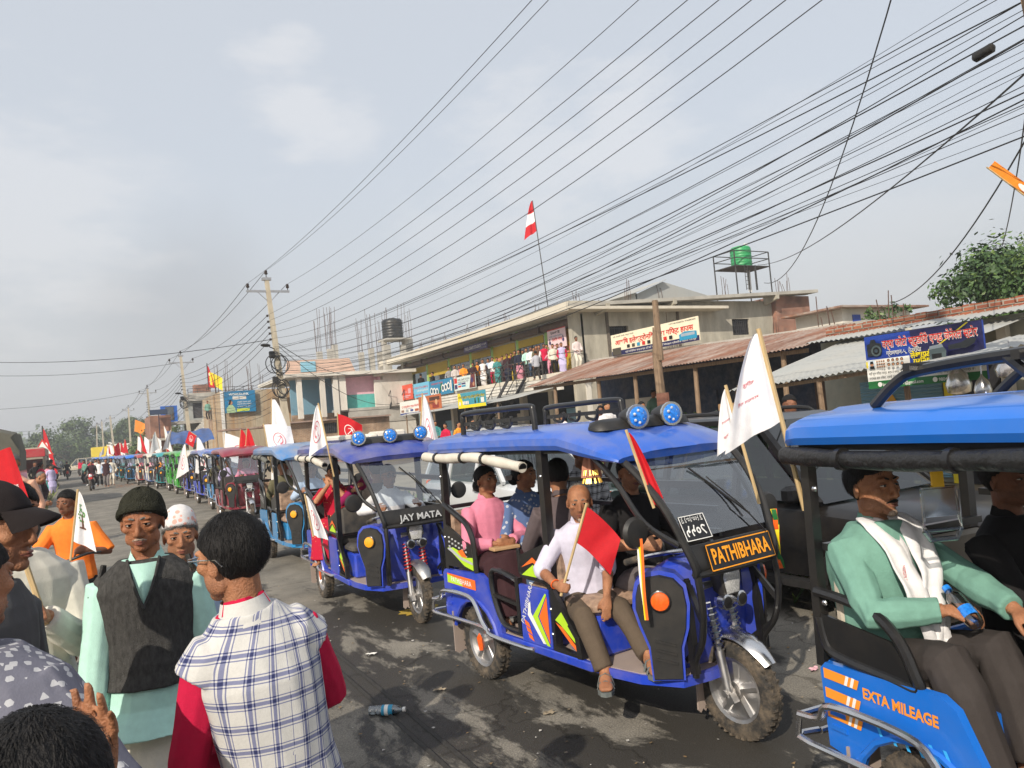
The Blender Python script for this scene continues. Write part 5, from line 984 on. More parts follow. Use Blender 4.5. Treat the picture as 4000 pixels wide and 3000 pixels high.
def board(label,x,tl,br,base,items,mats,cat='sign',plane='x',thick=.04,frame=None,name='sign_board',tilt=0.):
    """Flat sign whose top-left / bottom-right corners are seen at those photo pixels on the plane x (or y) = const. items are lettering and blocks in board units 0..1."""
    f=(lambda p:atx(*p,x)) if plane=='x' else (lambda p:aty(*p,x)); a,c=f(tl),f(br)
    if plane=='x': W=a.y-c.y; H=a.z-c.z; UX=V((0,-1,0)); N_=V((-1,0,0))
    else: W=c.x-a.x; H=a.z-c.z; UX=V((1,0,0)); N_=V((0,-1,0))
    UZ=V((0,0,1)); O=V((a.x,a.y,a.z-H)); b=MB()
    P=lambda u,v,e=0:O+UX*(u*W)+UZ*(v*H)+N_*(thick+e)
    b.loft([[O,O+UX*W,O+UX*W+UZ*H,O+UZ*H],[P(0,0),P(1,0),P(1,1),P(0,1)]],0)
    root=b.build(name,[base],None); tag(root,label,cat)
    lb=MB(); e=.003
    for it in items:
        k=it[0]
        if k=='r': _,u0,v0,u1,v1,m=it; lb.quad(P(u0,v0,e),P(u1,v0,e),P(u1,v1,e),P(u0,v1,e),m)
        elif k=='p': _,pts,m=it; lb.add([P(u,v,e) for u,v in pts],[tuple(range(len(pts)))],m)
        elif k=='c': _,u,v,r,m=it; lb.add([P(u+r*math.cos(2*PI*i/16)*H/W,v+r*math.sin(2*PI*i/16),e) for i in range(16)],[tuple(range(16))],m)
        elif k=='t':
            _,t,u,v,h,w_,m=it[:7]; bold=it[7] if len(it)>7 else .012; rise=it[8] if len(it)>8 else 0.
            lb.text(t,P(u,v,e),(UX+UZ*rise).normalized(),UZ,h*H,m,w=w_*W,bold=bold)
        e+=.0015
    if lb.v: lb.build('lettering',mats,root)
    if frame: fb=MB(); [fb.bar(P(*p,.004),P(*q,.004),.03) for p,q in (((0,0),(1,0)),((1,0),(1,1)),((1,1),(0,1)),((0,1),(0,0)))]; fb.build('frame',frame,root)
    return root
SR=lambda n,h,r=.5:M('sign_'+n,S3(h),r,var=.05)
sB=SR('blue','1f3f9a'); sN=SR('navy','20204e'); sW=SR('white','e4e2dc'); sR=SR('red','c92a20'); sY=SR('yellow','e8d21c'); sG=SR('green','1f6a34'); sK=SR('black','111111'); sC=SR('cyan','2b8fb5'); sO=SR('orange','e0662f'); sP=SR('purple','3b2f63'); sGR=SR('grey','7d8790'); sSK=SR('skin','b98563'); sPK=SR('pink','d9a8b0'); sLB=SR('lightblue','8fc3d8'); sCR=SR('cream','e9dfc4'); sT=SR('teal','1d6f8f')
# ---------------------------------------------------------------- two-storey market building with the crowded balcony
def market():
    r=empty('market_building',(0,0,0),0,'long two-storey shop building with yellow shutters and a crowded balcony','building')
    FX=24.3; y0,y1=34.15,60.5; zf=4.25; zr=7.45
    bays=[34.16,37.63,40.98,44.31,47.46,51.04,55.02,58.29,60.4]
    b=MB(); hs=[]; hs+= [(bays[i]+.25,bays[i+1]-.15,zf+.06,zf+2.45) for i in range(8)]
    wallx(b,FX,FX+.25,y0,y1,zf+.01,zr+.0,hs); b.build('wall',WPLAS,r)
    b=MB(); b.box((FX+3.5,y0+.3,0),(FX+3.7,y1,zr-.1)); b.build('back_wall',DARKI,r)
    # end wall towards the camera: plaster, grilled windows, raw brick corner
    b=MB(); wally(b,y0-.15,y0+.12,23.6,39.3,0,zr+.62,[(26.0,27.5,5.6,6.65),(35.65,37.15,5.95,6.95)]); b.build('end_wall',PLAS,r)
    b=MB(); b.box((39.3,y0-.5,0),(42.5,y0+6,8.35)); b.build('brick_corner',BRICK,r)
    for x0,x1,z0,z1 in ((26.0,27.5,5.6,6.65),(35.65,37.15,5.95,6.95)):
        b=MB(); 
        for i in range(9): x=x0+(x1-x0)*(i+.5)/9; b.bar((x,y0-.05,z0),(x,y0-.05,z1),.025)
        for i in range(4): z=z0+(z1-z0)*(i+.5)/4; b.bar((x0,y0-.05,z),(x1,y0-.05,z),.02)
        w_=b.build('window_grille',GREYSTEEL,r); b=MB(); b.box((x0,y0+.05,z0),(x1,y0+.10,z1)); b.build('window_dark',DARKI,w_)
    b=MB(); 
    for x in (26.0,31.2): b.box((x-.05,y0-.20,4.6),(x+.13,y0-.155,7.9),m=0)
    b.build('water_stain',M('dark_stain',(.12,.10,.08),.95,var=.3),r)
    # roof slab, fascia, ribs under the overhang
    b=MB(); b.box((22.75,y0-1.3,zr-.02),(FX+10,y1+.5,zr+.14)); b.box((22.6,y0-1.3,zr-.10),(22.75,y1+.5,zr+.36)); b.build('roof_slab',FASC,r)
    b=MB(); b.prism([(22.76,zr+.30),(26,zr+.44),(42.6,zr+1.22),(42.6,zr+1.02),(24,zr+.16),(22.76,zr+.14)],y0-1.2,y0-.16); b.build('end_slab',CONC,r)
    for x,z in ((25.4,zr+.2),(30.2,zr+.42),(38.7,zr+.75)): b=MB(); b.prism([(y0-1.25,z+.1),(y0-.16,z+.1),(y0-.16,z-.42),(y0-1.25,z-.16)],x-.12,x+.12,'x'); b.build('beam_end',PLAS,r)
    # pillars, roller shutters and shutter boxes
    for y in bays[:-1]+[60.2]: b=MB(); b.box((FX-.03,y-.16,zf),(FX+.1,y+.14,zf+3.1)); b.build('pillar',LGRN,r)
    openk=['y','d','y','g','g','y2','g','w']
    for i in range(8):
        a,c=bays[i]+.25,bays[i+1]-.15; k=openk[i]
        b=MB(); b.tube([(FX-.22,a-.05,zf+2.78),(FX-.22,c+.05,zf+2.78)],.23,14); b.box((FX-.45,a-.12,zf+2.55),(FX+.0,a-.05,zf+3.02)); b.build('shutter_box',RBOX,r,True)
        b=MB(); zt=zf+2.5; zb={'y':zf+.03,'y2':zf+1.55}.get(k,zf+2.05); n=int((zt-zb)/.075)
        b.grid(lambda u,v:(FX-.03+.012*math.sin(u*n*PI*2),a+(c-a)*v,zb+(zt-zb)*u),max(2,n*4),1); s_=b.build('roller_shutter',YSH,r,True)
        if k!='y':
            b=MB(); b.bar((FX+.05,a,zf+.03),(FX+.05,a,zt),.06); b.bar((FX+.05,(a+c)/2,zf+.03),(FX+.05,(a+c)/2,zt),.06); b.bar((FX+.05,c,zf+.03),(FX+.05,c,zt),.06); f=b.build('shop_front_frame',ALU if k!='d' else GREYSTEEL,r); 
            b=MB(); b.quad((FX+.05,c,zf),(FX+.05,a,zf),(FX+.05,a,zt),(FX+.05,c,zt)); b.build('shop_window',DGL,f)
        if k in 'y' :
            lt=MB(); lt.text('Choice' if i==2 else 'Choice',(FX-.052,c-.25,zf+1.2),(0,-1,0),(0,0,1),.75,0,w=min(2.3,c-a-.5),bold=.03); lt.build('shutter_lettering',SR('shutter_pink','d98a7a'),s_)
    # balcony slab, decorative band, railing
    b=MB(); b.box((22.7,y0-.2,zf-.22),(FX+4,y1,zf)); b.build('balcony_slab',FASC,r)
    b=MB(); 
    for i in range(4): b.box((22.60-.02*i,y0-.2,zf-.95+i*.18),(22.75,y1,zf-.80+i*.18))
    b.build('balcony_band',WPLAS,r)
    b=MB(); ry=[y0+1.9+i*1.55 for i in range(17)]
    for z in (.32,.62,.98): b.bar((22.85,ry[0],zf+z),(22.85,y1-.4,zf+z),.035)
    for y in ry: b.bar((22.85,y,zf),(22.85,y,zf+1.0),.05)
    b.bar((22.85,y0+.0,zf+.98),(22.85,y0+1.0,zf+1.0),.035); b.bar((22.85,y0-.1,zf+.98),(24.3,y0-.3,zf+1.05),.035); b.build('balcony_railing',GREYSTEEL,r)
    # ground floor: dark shops between posts, tin awning
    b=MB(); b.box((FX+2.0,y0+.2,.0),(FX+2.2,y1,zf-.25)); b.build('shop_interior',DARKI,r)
    for y in bays[:-1]: b=MB(); b.box((FX-.1,y-.2,0),(FX+.25,y+.2,zf-.25)); b.build('ground_pillar',WPLAS,r)
    for i,(y,w_) in enumerate(((36.2,1.5),(42,1.3),(49,1.4),(52.8,1.6))): b=MB(); b.box((FX+.5,y-w_/2,0),(FX+.6,y+w_/2,2.3)); b.build('shop_door',(BLUSH,WPLAS,GREYSTEEL,BLUSH)[i],r)
    b=MB(); corr(b,(19.6,y0+.5,2.95),(19.6,50,2.85),(22.6,y0+.5,3.45),(22.6,50,3.4)); b.build('tin_awning',TIN,r)
    for y in (36,40,44.4,49): b=MB(); b.bar((19.8,y,0),(19.8,y,2.95),.07); b.build('awning_post',DWOOD,r)
    # steel stair down from the balcony, and another at the far end
    for ya,yb,za in ((37.2,42.6,zf),(55.5,60.2,zf-.2)):
        b=MB(); 
        for x in (21.3,22.4): b.bar((x,ya,za),(x,yb,.3),.05,h=.2); b.bar((x,ya,za+.95),(x,yb,1.25),.04); [b.bar((x,ya+(yb-ya)*t,za+(.3-za)*t),(x,ya+(yb-ya)*t,za+(.3-za)*t+.95),.03) for t in (0,.2,.4,.6,.8,1)]
        for i in range(14): t=(i+.5)/14; b.box((21.3,ya+(yb-ya)*t-.12,za+(.3-za)*t),(22.4,ya+(yb-ya)*t+.12,za+(.3-za)*t+.03))
        b.build('steel_stair',GREYSTEEL,r)
    rebars(r,[(25,y,zr+.1) for y in (35.2,39.5,43.2,46,49,52.8,55,57.6,60)]+[(28.5,y,zr+.2) for y in (38,42,45,48.5,51,54.2,57)]+[(27.8,y0,zr+.4),(31,y0+1,zr+.6),(36,y0+.5,zr+.9),(41.6,y0+.4,zr+1.1),(40.2,y0-.1,zr+.9)],1.25)
    rebars(r,[(39.2,y0-.4,4.6),(30,y0-.6,4.9),(30.6,y0-.6,4.9)],2.2)
    b=MB(); b.box((29.2,y0+1,zr+.6),(29.3,y0+5,zr+1.3)); b.prism([(29.2,zr+1.2),(31.4,zr+2.0),(34.9,zr+1.2),(34.9,zr+.6),(29.3,zr+.6)],y0+1.0,y0+1.06); corr(b,(28.8,y0+.6,zr+1.22),(28.8,y0+5,zr+1.22),(31.4,y0+.6,zr+2.06),(31.4,y0+5,zr+2.06)); b.build('roof_shed',TIN,r)
    return r
market()
# sign boards on and around it
board('dark purple PIXEL CRAFT STUDIO sign above the yellow balcony shutters',23.55,c8(533,605),c8(690,608),sP,[('t','PIXEL CRAFT STUDIO',.05,.34,.62,.66,0),('r',.73,.15,.74,.85,0),('t','फोटो स्टुडियो',.77,.55,.25,.2,0,0),('t','९८०७३६१३४',.77,.2,.25,.2,0,0)],[sW])
board('white pink banner with purple bottles hung on the balcony wall',24.0,c5(1660,95),c5(1862,262),SR('palepink','e6ccd0'),[('r',0,.88,1,1,0),('t','१०००७ मा',.2,.68,.2,.5,1,.03),('t','नेपाल उद्योग वाणिज्य',.1,.55,.09,.75,2,0),('t','तेतरिया मोरङ',.25,.36,.18,.55,0,.02),('c',.12,.3,.09,3),('c',.86,.34,.09,3),('r',.1,.36,.14,.5,3),('r',.84,.4,.88,.54,3),('t','हार्दिक शुभकामना',.2,.1,.08,.6,0,0)],[sR,sK,sT,sP])
board('tilted orange red sign at the far left end of the balcony railing',22.5,c5(186,668),c5(300,800),SR('coral','d8543c'),[('t','KONIC',.12,.45,.2,.4,0),('r',.58,.4,.85,.72,0),('r',.12,.22,.8,.3,0),('r',.12,.12,.6,.17,0)],[sPK])
board('sky blue banner with red lettering beside the orange sign',22.52,c5(302,655),c5(470,768),SR('sky','6fb6d6'),[('t','WORLDCITY & CHEMICAL',.04,.62,.2,.9,0,.01),('t','प्रिमिएर सिटी स्कूल डिपार्टमेन्ट',.2,.4,.16,.75,1,.01),('t','मोरङ तेतरिया ग्रामथान',.1,.12,.15,.8,0,.01)],[sR,sW])
board('teal banner with white rings and bottles on the balcony railing',22.53,c5(460,632),c5(710,738),SR('ringsblue','2f7fa6'),[('t','GREEN MART HOUSE',.1,.74,.16,.5,1,.01)]+[q for i,(u,v) in enumerate(((.1,.34),(.22,.3),(.34,.25),(.60,.42),(.72,.45),(.84,.5))) for q in (('c',u,v,.25,0),('c',u,v,.15,2))]+[('p',[(.42,.1),(.54,.8),(.58,.75),(.46,.08)],3),('r',.92,.15,.97,.85,0)],[sW,sR,SR('ringdark','1d4f66'),sG])
board('white PIXEL CRAFT STUDIO banner with photos on the balcony railing',22.51,c5(712,592),c5(940,685),SR('banner','cfdcd8'),[('t','PIXEL CRAFT STUDIO',.2,.7,.2,.55,0,.015),('r',.02,.55,.16,.95,1),('r',.03,.12,.16,.45,2),('r',.2,.40,.34,.52,3),('r',.36,.40,.55,.52,2),('r',.2,.22,.34,.34,1),('r',.36,.22,.55,.34,3),('t','कम्प्युटर ट्रेनिङ सेन्टर',.2,.57,.10,.5,0,0),('p',[(.72,.05),(1,.05),(1,1),(.82,1)],4),('c',.86,.6,.2,2),('c',.92,.3,.15,5)],[sK,sR,sP,sC,SR('photo','6b2f2a'),sSK])
board('yellow and blue electronics board hung below the balcony',19.45,c5(752,752),c5(1045,868),SR('teal2','3f93a8'),[('r',0,0,1,.2,0),('p',[(0,.2),(.22,.2),(.1,1),(0,1)],0),('t','विजय मोबाईल एण्ड इलेक्ट्रोनिक्स सेन्टर',.02,.62,.22,.96,0,.03),('t','विजय मोबाईल एण्ड इलेक्ट्रोनिक्स सेन्टर',.024,.63,.22,.96,1,0)]+[('r',.18+i*.06,.24,.225+i*.06,.45,2) for i in range(4)]+[('c',.08,.32,.13,2),('r',.62,.25,.66,.5,1),('c',.64,.5,.09,3),('r',.74,.25,.78,.55,3),('r',.85,.25,.96,.55,2)],[sY,sK,sW,sG])
board('white hardware sign with pictures of goods under the far stairs',20.5,c7(1222,1055),c7(1375,1128),sW,[('r',0,0,1,.12,1),('t','शुभ हार्डवेयर एण्ड सेनेटरी',.08,.52,.2,.85,0,.02),('t','प्रो. रामप्रसाद',.3,.4,.09,.3,1,0),('r',.06,.18,.2,.36,2),('r',.3,.18,.42,.36,3),('r',.52,.2,.66,.36,1),('r',.74,.18,.92,.36,4)],[sR,SR('hwblue','3a4a8a'),SR('hw1','8a6a5a'),SR('hw2','9aa0a8'),SR('hw3','a85a3a')])
board('orange cinema style board beside the white hardware sign',20.45,c7(1356,1018),c7(1525,1098),SR('orangebrown','b5643a'),[('r',.5,.62,.95,.86,0),('t','पुर रिवेज होल्डर',.1,.4,.2,.6,0,.02),('r',.62,.1,.9,.45,1),('c',.8,.5,.2,2)],[SR('dkbrown','4a2a1c'),SR('dkred','8a2f22'),SR('tanp','c99a70')])
# ---------------------------------------------------------------- rusty-roofed shop row in front of its end wall
def shed_row():
    r=empty('shop_shed',(0,0,0),0,'low shop row under a rusty corrugated tin roof on timber posts','shed')
    b=MB(); corr(b,(14,11.3,2.95),(14,23.3,3.03),(17.6,12.6,3.62),(17.6,24.2,3.92)); b.build('tin_roof',RUST,r,True)
    b=MB()
    for i,y in enumerate((12.2,15.1,17.6,19.4,21.9)): 
        b=MB(); b.tube([(14.3,y,0),(14.32,y+.03,1.5),(14.3,y-.02,2.95)],[.075,.065,.06],9); b.build('timber_post',DWOOD,r,True)
    b=MB(); b.bar((14.3,11.5,2.88),(14.3,23.2,2.95),.09); b.build('eave_beam',DWOOD,r)
    b=MB(); b.box((17.75,11.5,0),(17.95,24.2,3.3)); b.build('back_wall',NAVYW,r)
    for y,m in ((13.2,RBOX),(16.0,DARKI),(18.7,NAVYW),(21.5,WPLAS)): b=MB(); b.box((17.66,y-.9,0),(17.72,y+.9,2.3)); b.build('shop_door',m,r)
    b=MB(); b.loft([[(17.6,y,z-.28),(18.0,y,z-.28),(18.0,y,z),(17.6,y,z)] for y,z in ((12.3,3.66),(16,3.76),(20,3.88),(24.3,3.98))]); b.build('parapet',CONC,r)
    return r
shed_row()
board('cream Ashish Electronics sign with product pictures above the rusty roof',17.5,c8(1512,530),c8(2105,558),sCR,[('r',0,0,1,.22,1),('t','आशिष इलेक्ट्रोनिक तथा गिफ्ट हाउस',.05,.50,.30,.90,0,.03),('t','प्रो. आशिष भारती, अमृता भारती',.03,.86,.08,.26,2,0),('t','+977 9818368035, 9746882000',.70,.88,.09,.28,2,0),('t','यहाँ मिनिमम फाइनान्स टि.भि. फ्रिज आदि मोबाइल एसेसरीज मर्मत गरिन्छ',.17,.06,.11,.80,3,0),('r',.01,.02,.12,.36,4),('p',[(.80,.12),(.98,.12),(.98,.42),(.86,.48),(.80,.38)],5),('r',.82,.28,.96,.40,6)]+[('r',.20+i*.062,.27,.235+i*.062,.42,(2,4,5,0)[i%4]) for i in range(9)],[sR,sN,sK,sW,SR('photo2','4a4438'),sC,SR('busgrey','9aa8b4')],frame=None)
# ---------------------------------------------------------------- photo studio shed
def studio():
    r=empty('studio_shed',(0,0,0),0,'grey tin roofed studio shop with brick parapet and blue painted shutter','shed')
    b=MB(); corr(b,(11.2,9.15,2.18),(11.2,10.95,2.10),(14.4,8.9,2.94),(14.4,10.7,2.97)); corr(b,(11.2,7.2,2.26),(11.2,9.15,2.18),(14.4,7.0,2.9),(14.4,8.9,2.94)); b.build('tin_roof',TIN,r,True)
    b=MB(); corr(b,(14.0,5.2,3.02),(14.0,11.3,3.0),(14.9,5.2,3.18),(14.9,11.3,3.16)); b.build('upper_tin_roof',TIN,r,True)
    b=MB(); 
    for i in range(26): y=5.2+i*.235; b.box((14.7,y,3.20+random.uniform(-.01,.02)),(14.95,y+.21,3.31+random.uniform(0,.02)))
    b.box((14.72,5.1,3.1),(14.93,11.3,3.21)); b.build('brick_parapet',BRICK,r)
    b=MB(); b.box((14.5,2,0),(14.7,11.3,3.0)); b.build('wall',M('grey_green_wall',(.30,.31,.27),.9,dirt=.4),r)
    b=MB(); b.grid(lambda u,v:(14.38+.012*math.sin(u*28*2*PI),8.6+1.75*v,.1+1.95*u),112,1); s=b.build('roller_shutter',BLUSH,r,True)
    b=MB(); 
    cr=[(9.0,1.15),(10.1,1.15),(10.12,1.28),(9.98,1.42),(9.9,1.36),(9.86,1.55),(9.74,1.72),(9.62,1.75),(9.55,1.62),(9.5,1.5),(9.3,1.45),(9.2,1.62),(9.12,1.42),(9.0,1.35)]
    b.add([(14.36,y,z) for y,z in cr],[tuple(range(len(cr)))]); b.build('shutter_painting',SR('paintyellow','d9a01c'),s)
    for y in (8.45,7.4,6.0): b=MB(); b.box((14.3,y-.08,0),(14.46,y+.08,2.9)); b.build('pillar',(sY if y>8 else WPLAS),r)
    b=MB(); b.box((14.30,7.5,0),(14.34,8.3,2.2)); b.build('doorway',DARKI,r)
    for y in (10.8,8.95,7.35): b=MB(); b.tube([(11.35,y,0),(11.37,y,1.2),(11.34,y,2.2)],[.055,.05,.045],8); b.build('timber_post',DWOOD,r,True)
    b=MB(); b.bar((11.35,7.2,2.20),(11.35,10.9,2.06),.06); b.build('eave_beam',DWOOD,r)
    b=MB(); corr(b,(10.2,4.3,2.35),(10.2,6.75,2.13),(13.6,3.8,2.72),(13.6,6.9,2.55)); b.build('near_awning',TIN,r,True)
    b=MB(); corr(b,(14.0,3.4,2.35),(14.0,6.9,2.45),(14.85,3.4,3.0),(14.85,6.9,3.0)); b.build('tin_cladding',TIN,r,True)
    return r
studio()
SIGN=board('blue photo studio and general store sign with cameras and portraits',11.05,cR(1158,712),cR(1985,985),sB,[('p',[(.42,1),(1,1),(1,.36),(.45,.36)],1),('p',[(.45,.36),(1,.36),(1,.30),(.3,.30),(.3,.36)],1),('p',[(.43,.36),(.90,.99),(.88,.99),(.41,.36)],2),('r',0,.14,1,.36,3),('r',0,.14,.40,.55,3),('r',0,0,1,.14,4),('r',0,.40,.015,.52,2),
 ('t','वर्षा फोटो स्टुडियो एण्ड जेनेरल स्टोर',.168,.745,.20,.80,3,.05),('t','वर्षा फोटो स्टुडियो एण्ड जेनेरल स्टोर',.17,.75,.20,.796,5,.018),('t','ग्रामथान-५, तेतरिया',.20,.60,.115,.31,3,.012),('t','लेखापढी',.41,.495,.14,.19,2,.03),('t','गरिन्छ',.43,.385,.13,.16,2,.03),('t','यहाँ शुभ विवाह कार्ड, बर्थ-डे कार्ड, लेमिनेसन, स्टेशनरी, बिजुलीको बिल भुक्तानी लगायत को सेवा, IME बाट बाहिर हुने सेवा',.02,.265,.062,.96,6,0),('t','लगायत बस टिकट, हवाई जहाज टिकट समेत उपलब्ध छ, हुनको साथै गिफ्ट आइटम, मूल्यमा उपलब्ध छ।',.02,.175,.062,.9,6,0),('t','barshastudio51@gmail.com',.14,.035,.085,.36,3,.01),('c',.115,.07,.045,3),('c',.60,.07,.045,3),('t','9804009',.63,.035,.085,.12,3,.01),
 ('p',[(.03,.62),(.155,.62),(.17,.70),(.165,.84),(.12,.86),(.11,.93),(.07,.93),(.06,.86),(.03,.84)],7),('c',.115,.71,.105,8),('c',.115,.71,.07,6),('c',.115,.71,.035,9),
 ('r',.035,.375,.09,.535,10),('p',[(.038,.375),(.088,.375),(.082,.43),(.045,.43)],6),('c',.063,.465,.04,11),('p',[(.047,.47),(.079,.47),(.077,.52),(.05,.52)],6)]+[q for i in range(4) for j in range(3) for q in (('c',.118+i*.024,.405+j*.05,.017,11),('p',[(.109+i*.024,.385+j*.05),(.127+i*.024,.385+j*.05),(.123+i*.024,.398+j*.05),(.113+i*.024,.398+j*.05)],6))]+[q for i in range(4) for j in range(2) for q in (('c',.235+i*.042,.425+j*.078,.030,6),('c',.235+i*.042,.422+j*.078,.020,11))]+
 [('p',[(.60,.40),(.73,.40),(.74,.56),(.72,.62),(.60,.60)],8),('p',[(.60,.60),(.72,.62),(.71,.68),(.61,.66)],12),('r',.62,.43,.70,.52,6),('p',[(.76,.56),(.90,.56),(.96,.62),(.98,.70),(.92,.72),(.86,.66),(.76,.64)],7)],[sN,sN,sY,sW,sG,sR,sK,SR('camdark','22262a'),SR('camgrey','4d5a5c'),SR('camglass','33424c'),SR('portraitblue','c7d6e2'),sSK,sGR],frame=None)
# ---------------------------------------------------------------- pink and white house, brick lean-to, water tank posts
def house():
    r=empty('white_house',(0,0,0),0,'flat roofed white house with pink and teal porch beside the market building','house'); Y=56.
    A=lambda p:aty(*c7(*p),Y)
    xr=23.4; xl=A((775,880)).x; xv=A((470,940)).x; zt=A((1300,815)).z; zb=A((700,1100)).z
    b=MB(); wally(b,Y,Y+.2,xl+3.4,xr,0,zt-.05,[(A((1033,870)).x,A((1100,895)).x,A((1033,893)).z,A((1033,868)).z)]); b.build('end_wall',WPLAS,r)
    b=MB(); b.box((xl-.1,Y+.60,zb-.2),(xl+3.4,Y+.75,zt-.3)); b.build('porch_wall',PINKW,r); b=MB(); b.box((xl-.1,Y+.57,zb-.2),(xl+3.4,Y+.598,zb+.95)); b.build('porch_dado',TEALW,r); b=MB(); b.box((xl+3.2,Y+.2,zb-.2),(xl+3.4,Y+.56,zt-.3)); b.build('porch_side',PINKW,r)
    b=MB(); b.box((xv,Y+1.7,0),(xl,Y+1.9,zt-.3)); b.build('shop_wall',BLUSH,r)
    b=MB(); b.box((xl-.1,Y-.1,zb-.3),(xr,Y+1.8,zb-.1)); b.box((xl+.6,Y-.06,zb-1.3),(xr,Y+.1,zb-.3)); b.build('porch_slab',CONC,r); b=MB(); b.box((xv-.3,Y+.4,0),(xl+3.0,Y+.6,zb-.3)); b.build('brick_base',TANBR,r)
    b=MB(); b.box((xv-.8,Y-.6,zt-.25),(xr+.1,Y+9,zt)); b.build('roof_slab',WPLAS,r)
    b=MB(); b.prism([(xv-.8,zt+.0),(xl+1.2,zt+.0),(xl+.8,zt+1.0),(xv-.6,zt+.95)],Y-.55,Y-.4); b.build('parapet',PEACHW,r)
    b=MB(); b.box((xv+.3,Y-.60,zt+.1),(xv+1.4,Y-.56,zt+.85)); b.build('parapet_panel',sLB,r)
    for x in (xv+.2,xv+1.9,xl-.3): b=MB(); b.box((x-.17,Y-.3,zb-.6),(x+.17,Y+.05,zt-.25)); b.build('column',WPLAS,r)
    b=MB(); b.box((xl-.05,Y-.2,zb-.2),(xl+.5,Y+.2,zt-.25)); b.build('corner_column',WPLAS,r)
    for px in ((640,690),(715,670),(750,640),(940,695),(1012,665),(1075,690),(1130,640),(1240,640),(1290,600)):
        p=aty(*c7(px[0],px[1]),Y+random.uniform(3,6)); b=MB(); b.box((p.x-.2,p.y-.2,zt-.1),(p.x+.2,p.y+.2,p.z)); b.build('roof_column',CONC,r); rebars(r,[(p.x,p.y,p.z)],2.8,5,.26)
    # brick lean-to in front
    b=MB(); a=aty(*c7(200,1210),Y-4); q=aty(*c7(620,1170),Y-4); d=aty(*c7(1180,1170),Y-4)
    b.box((q.x-2.8,Y-3,0),(d.x,Y-2.8,q.z-.2)); l=b.build('lean_to_wall',TANBR,r)
    b=MB(); b.box((q.x-6,Y-4.2,q.z-.35),(q.x-2.8,Y-1.,q.z-.25)); b.box((q.x-3,Y-3.4,q.z-.18),(d.x,Y-1,q.z-.08)); b.build('lean_to_roof',RUST,r)
    g=aty(*c7(722,1228),Y-3.0); b=MB(); b.box((g.x-.5,Y-3.03,g.z-.45),(g.x+.4,Y-3.005,g.z+.25),1); 
    for i in range(7): b.bar((g.x-.45+i*.14,Y-3.05,g.z-.45),(g.x-.45+i*.14,Y-3.05,g.z+.25),.03)
    b.build('window_grille',[GREYSTEEL,DARKI],r)
    return r
house()
def tank(name,label,c,rad,h,mat,stand):
    r=empty(name,c,0,label,'water tank'); b=MB(); pr=[(rad*.97,0),(rad,.04)]
    for i in range(6): z=h*(.08+i*.13); pr+= [(rad,z),(rad*1.03,z+h*.03),(rad,z+h*.06)]
    pr+=[(rad,h*.86),(rad*.85,h*.94),(rad*.35,h*.97),(rad*.33,h),(rad*.02,h)]; b.lathe((0,0,0),pr,'z',24); b.build('tank',mat,r,True)
    stand(r); return r
def green_stand(r):
    b=MB(); w=1.55
    for x in (-w,w):
        for y in (-.9,.9): b.bar((x,y,-2.1),(x,y,.9),.06)
    for z in (0,.5,.95):
        for s in (-1,1): b.bar((-w,s*.9,z-.04),(w,s*.9,z-.04),.05); b.bar((s*w,-.9,z-.04),(s*w,.9,z-.04),.05)
    b.box((-w,-.9,-.06),(w,.9,-.02)); 
    for x in (-.75,-.5): b.bar((x,-.9,-1.6),(x,-.9,-.05),.03)
    for i in range(6): b.bar((-.75,-.9,-1.5+i*.25),(-.5,-.9,-1.5+i*.25),.025)
    b.bar((.2,-.9,-1.6),(.2,-.9,0),.09); b.build('steel_stand',GREYSTEEL,r); b=MB()
    for x in (.78,.98): b.bar((x,.3,-1.5),(x,.3,1.75),.06)
    b.build('pipe',WHT,r)
tank('water_tank','green plastic water tank in a steel frame on the roof',(38.3,35.2,10.45),.66,1.45,M('green_tank',(.02,.30,.10),.4,dirt=.15),green_stand)
def posts_stand(r):
    b=MB(); b.box((-1,-1,-.12),(1.2,1,0)); b.build('concrete_shelf',CONC,r)
    for x in (-.8,1.0): b=MB(); b.box((x-.18,-.2,-4),(x+.18,.2,-.12)); b.build('post',CONC,r)
p=atx(*c7(1172,600),23.4); tank('water_tank','black plastic water tank on two concrete posts',tuple(p),.85,1.75,M('black_tank',(.018,.02,.022),.4,dirt=.15),posts_stand)
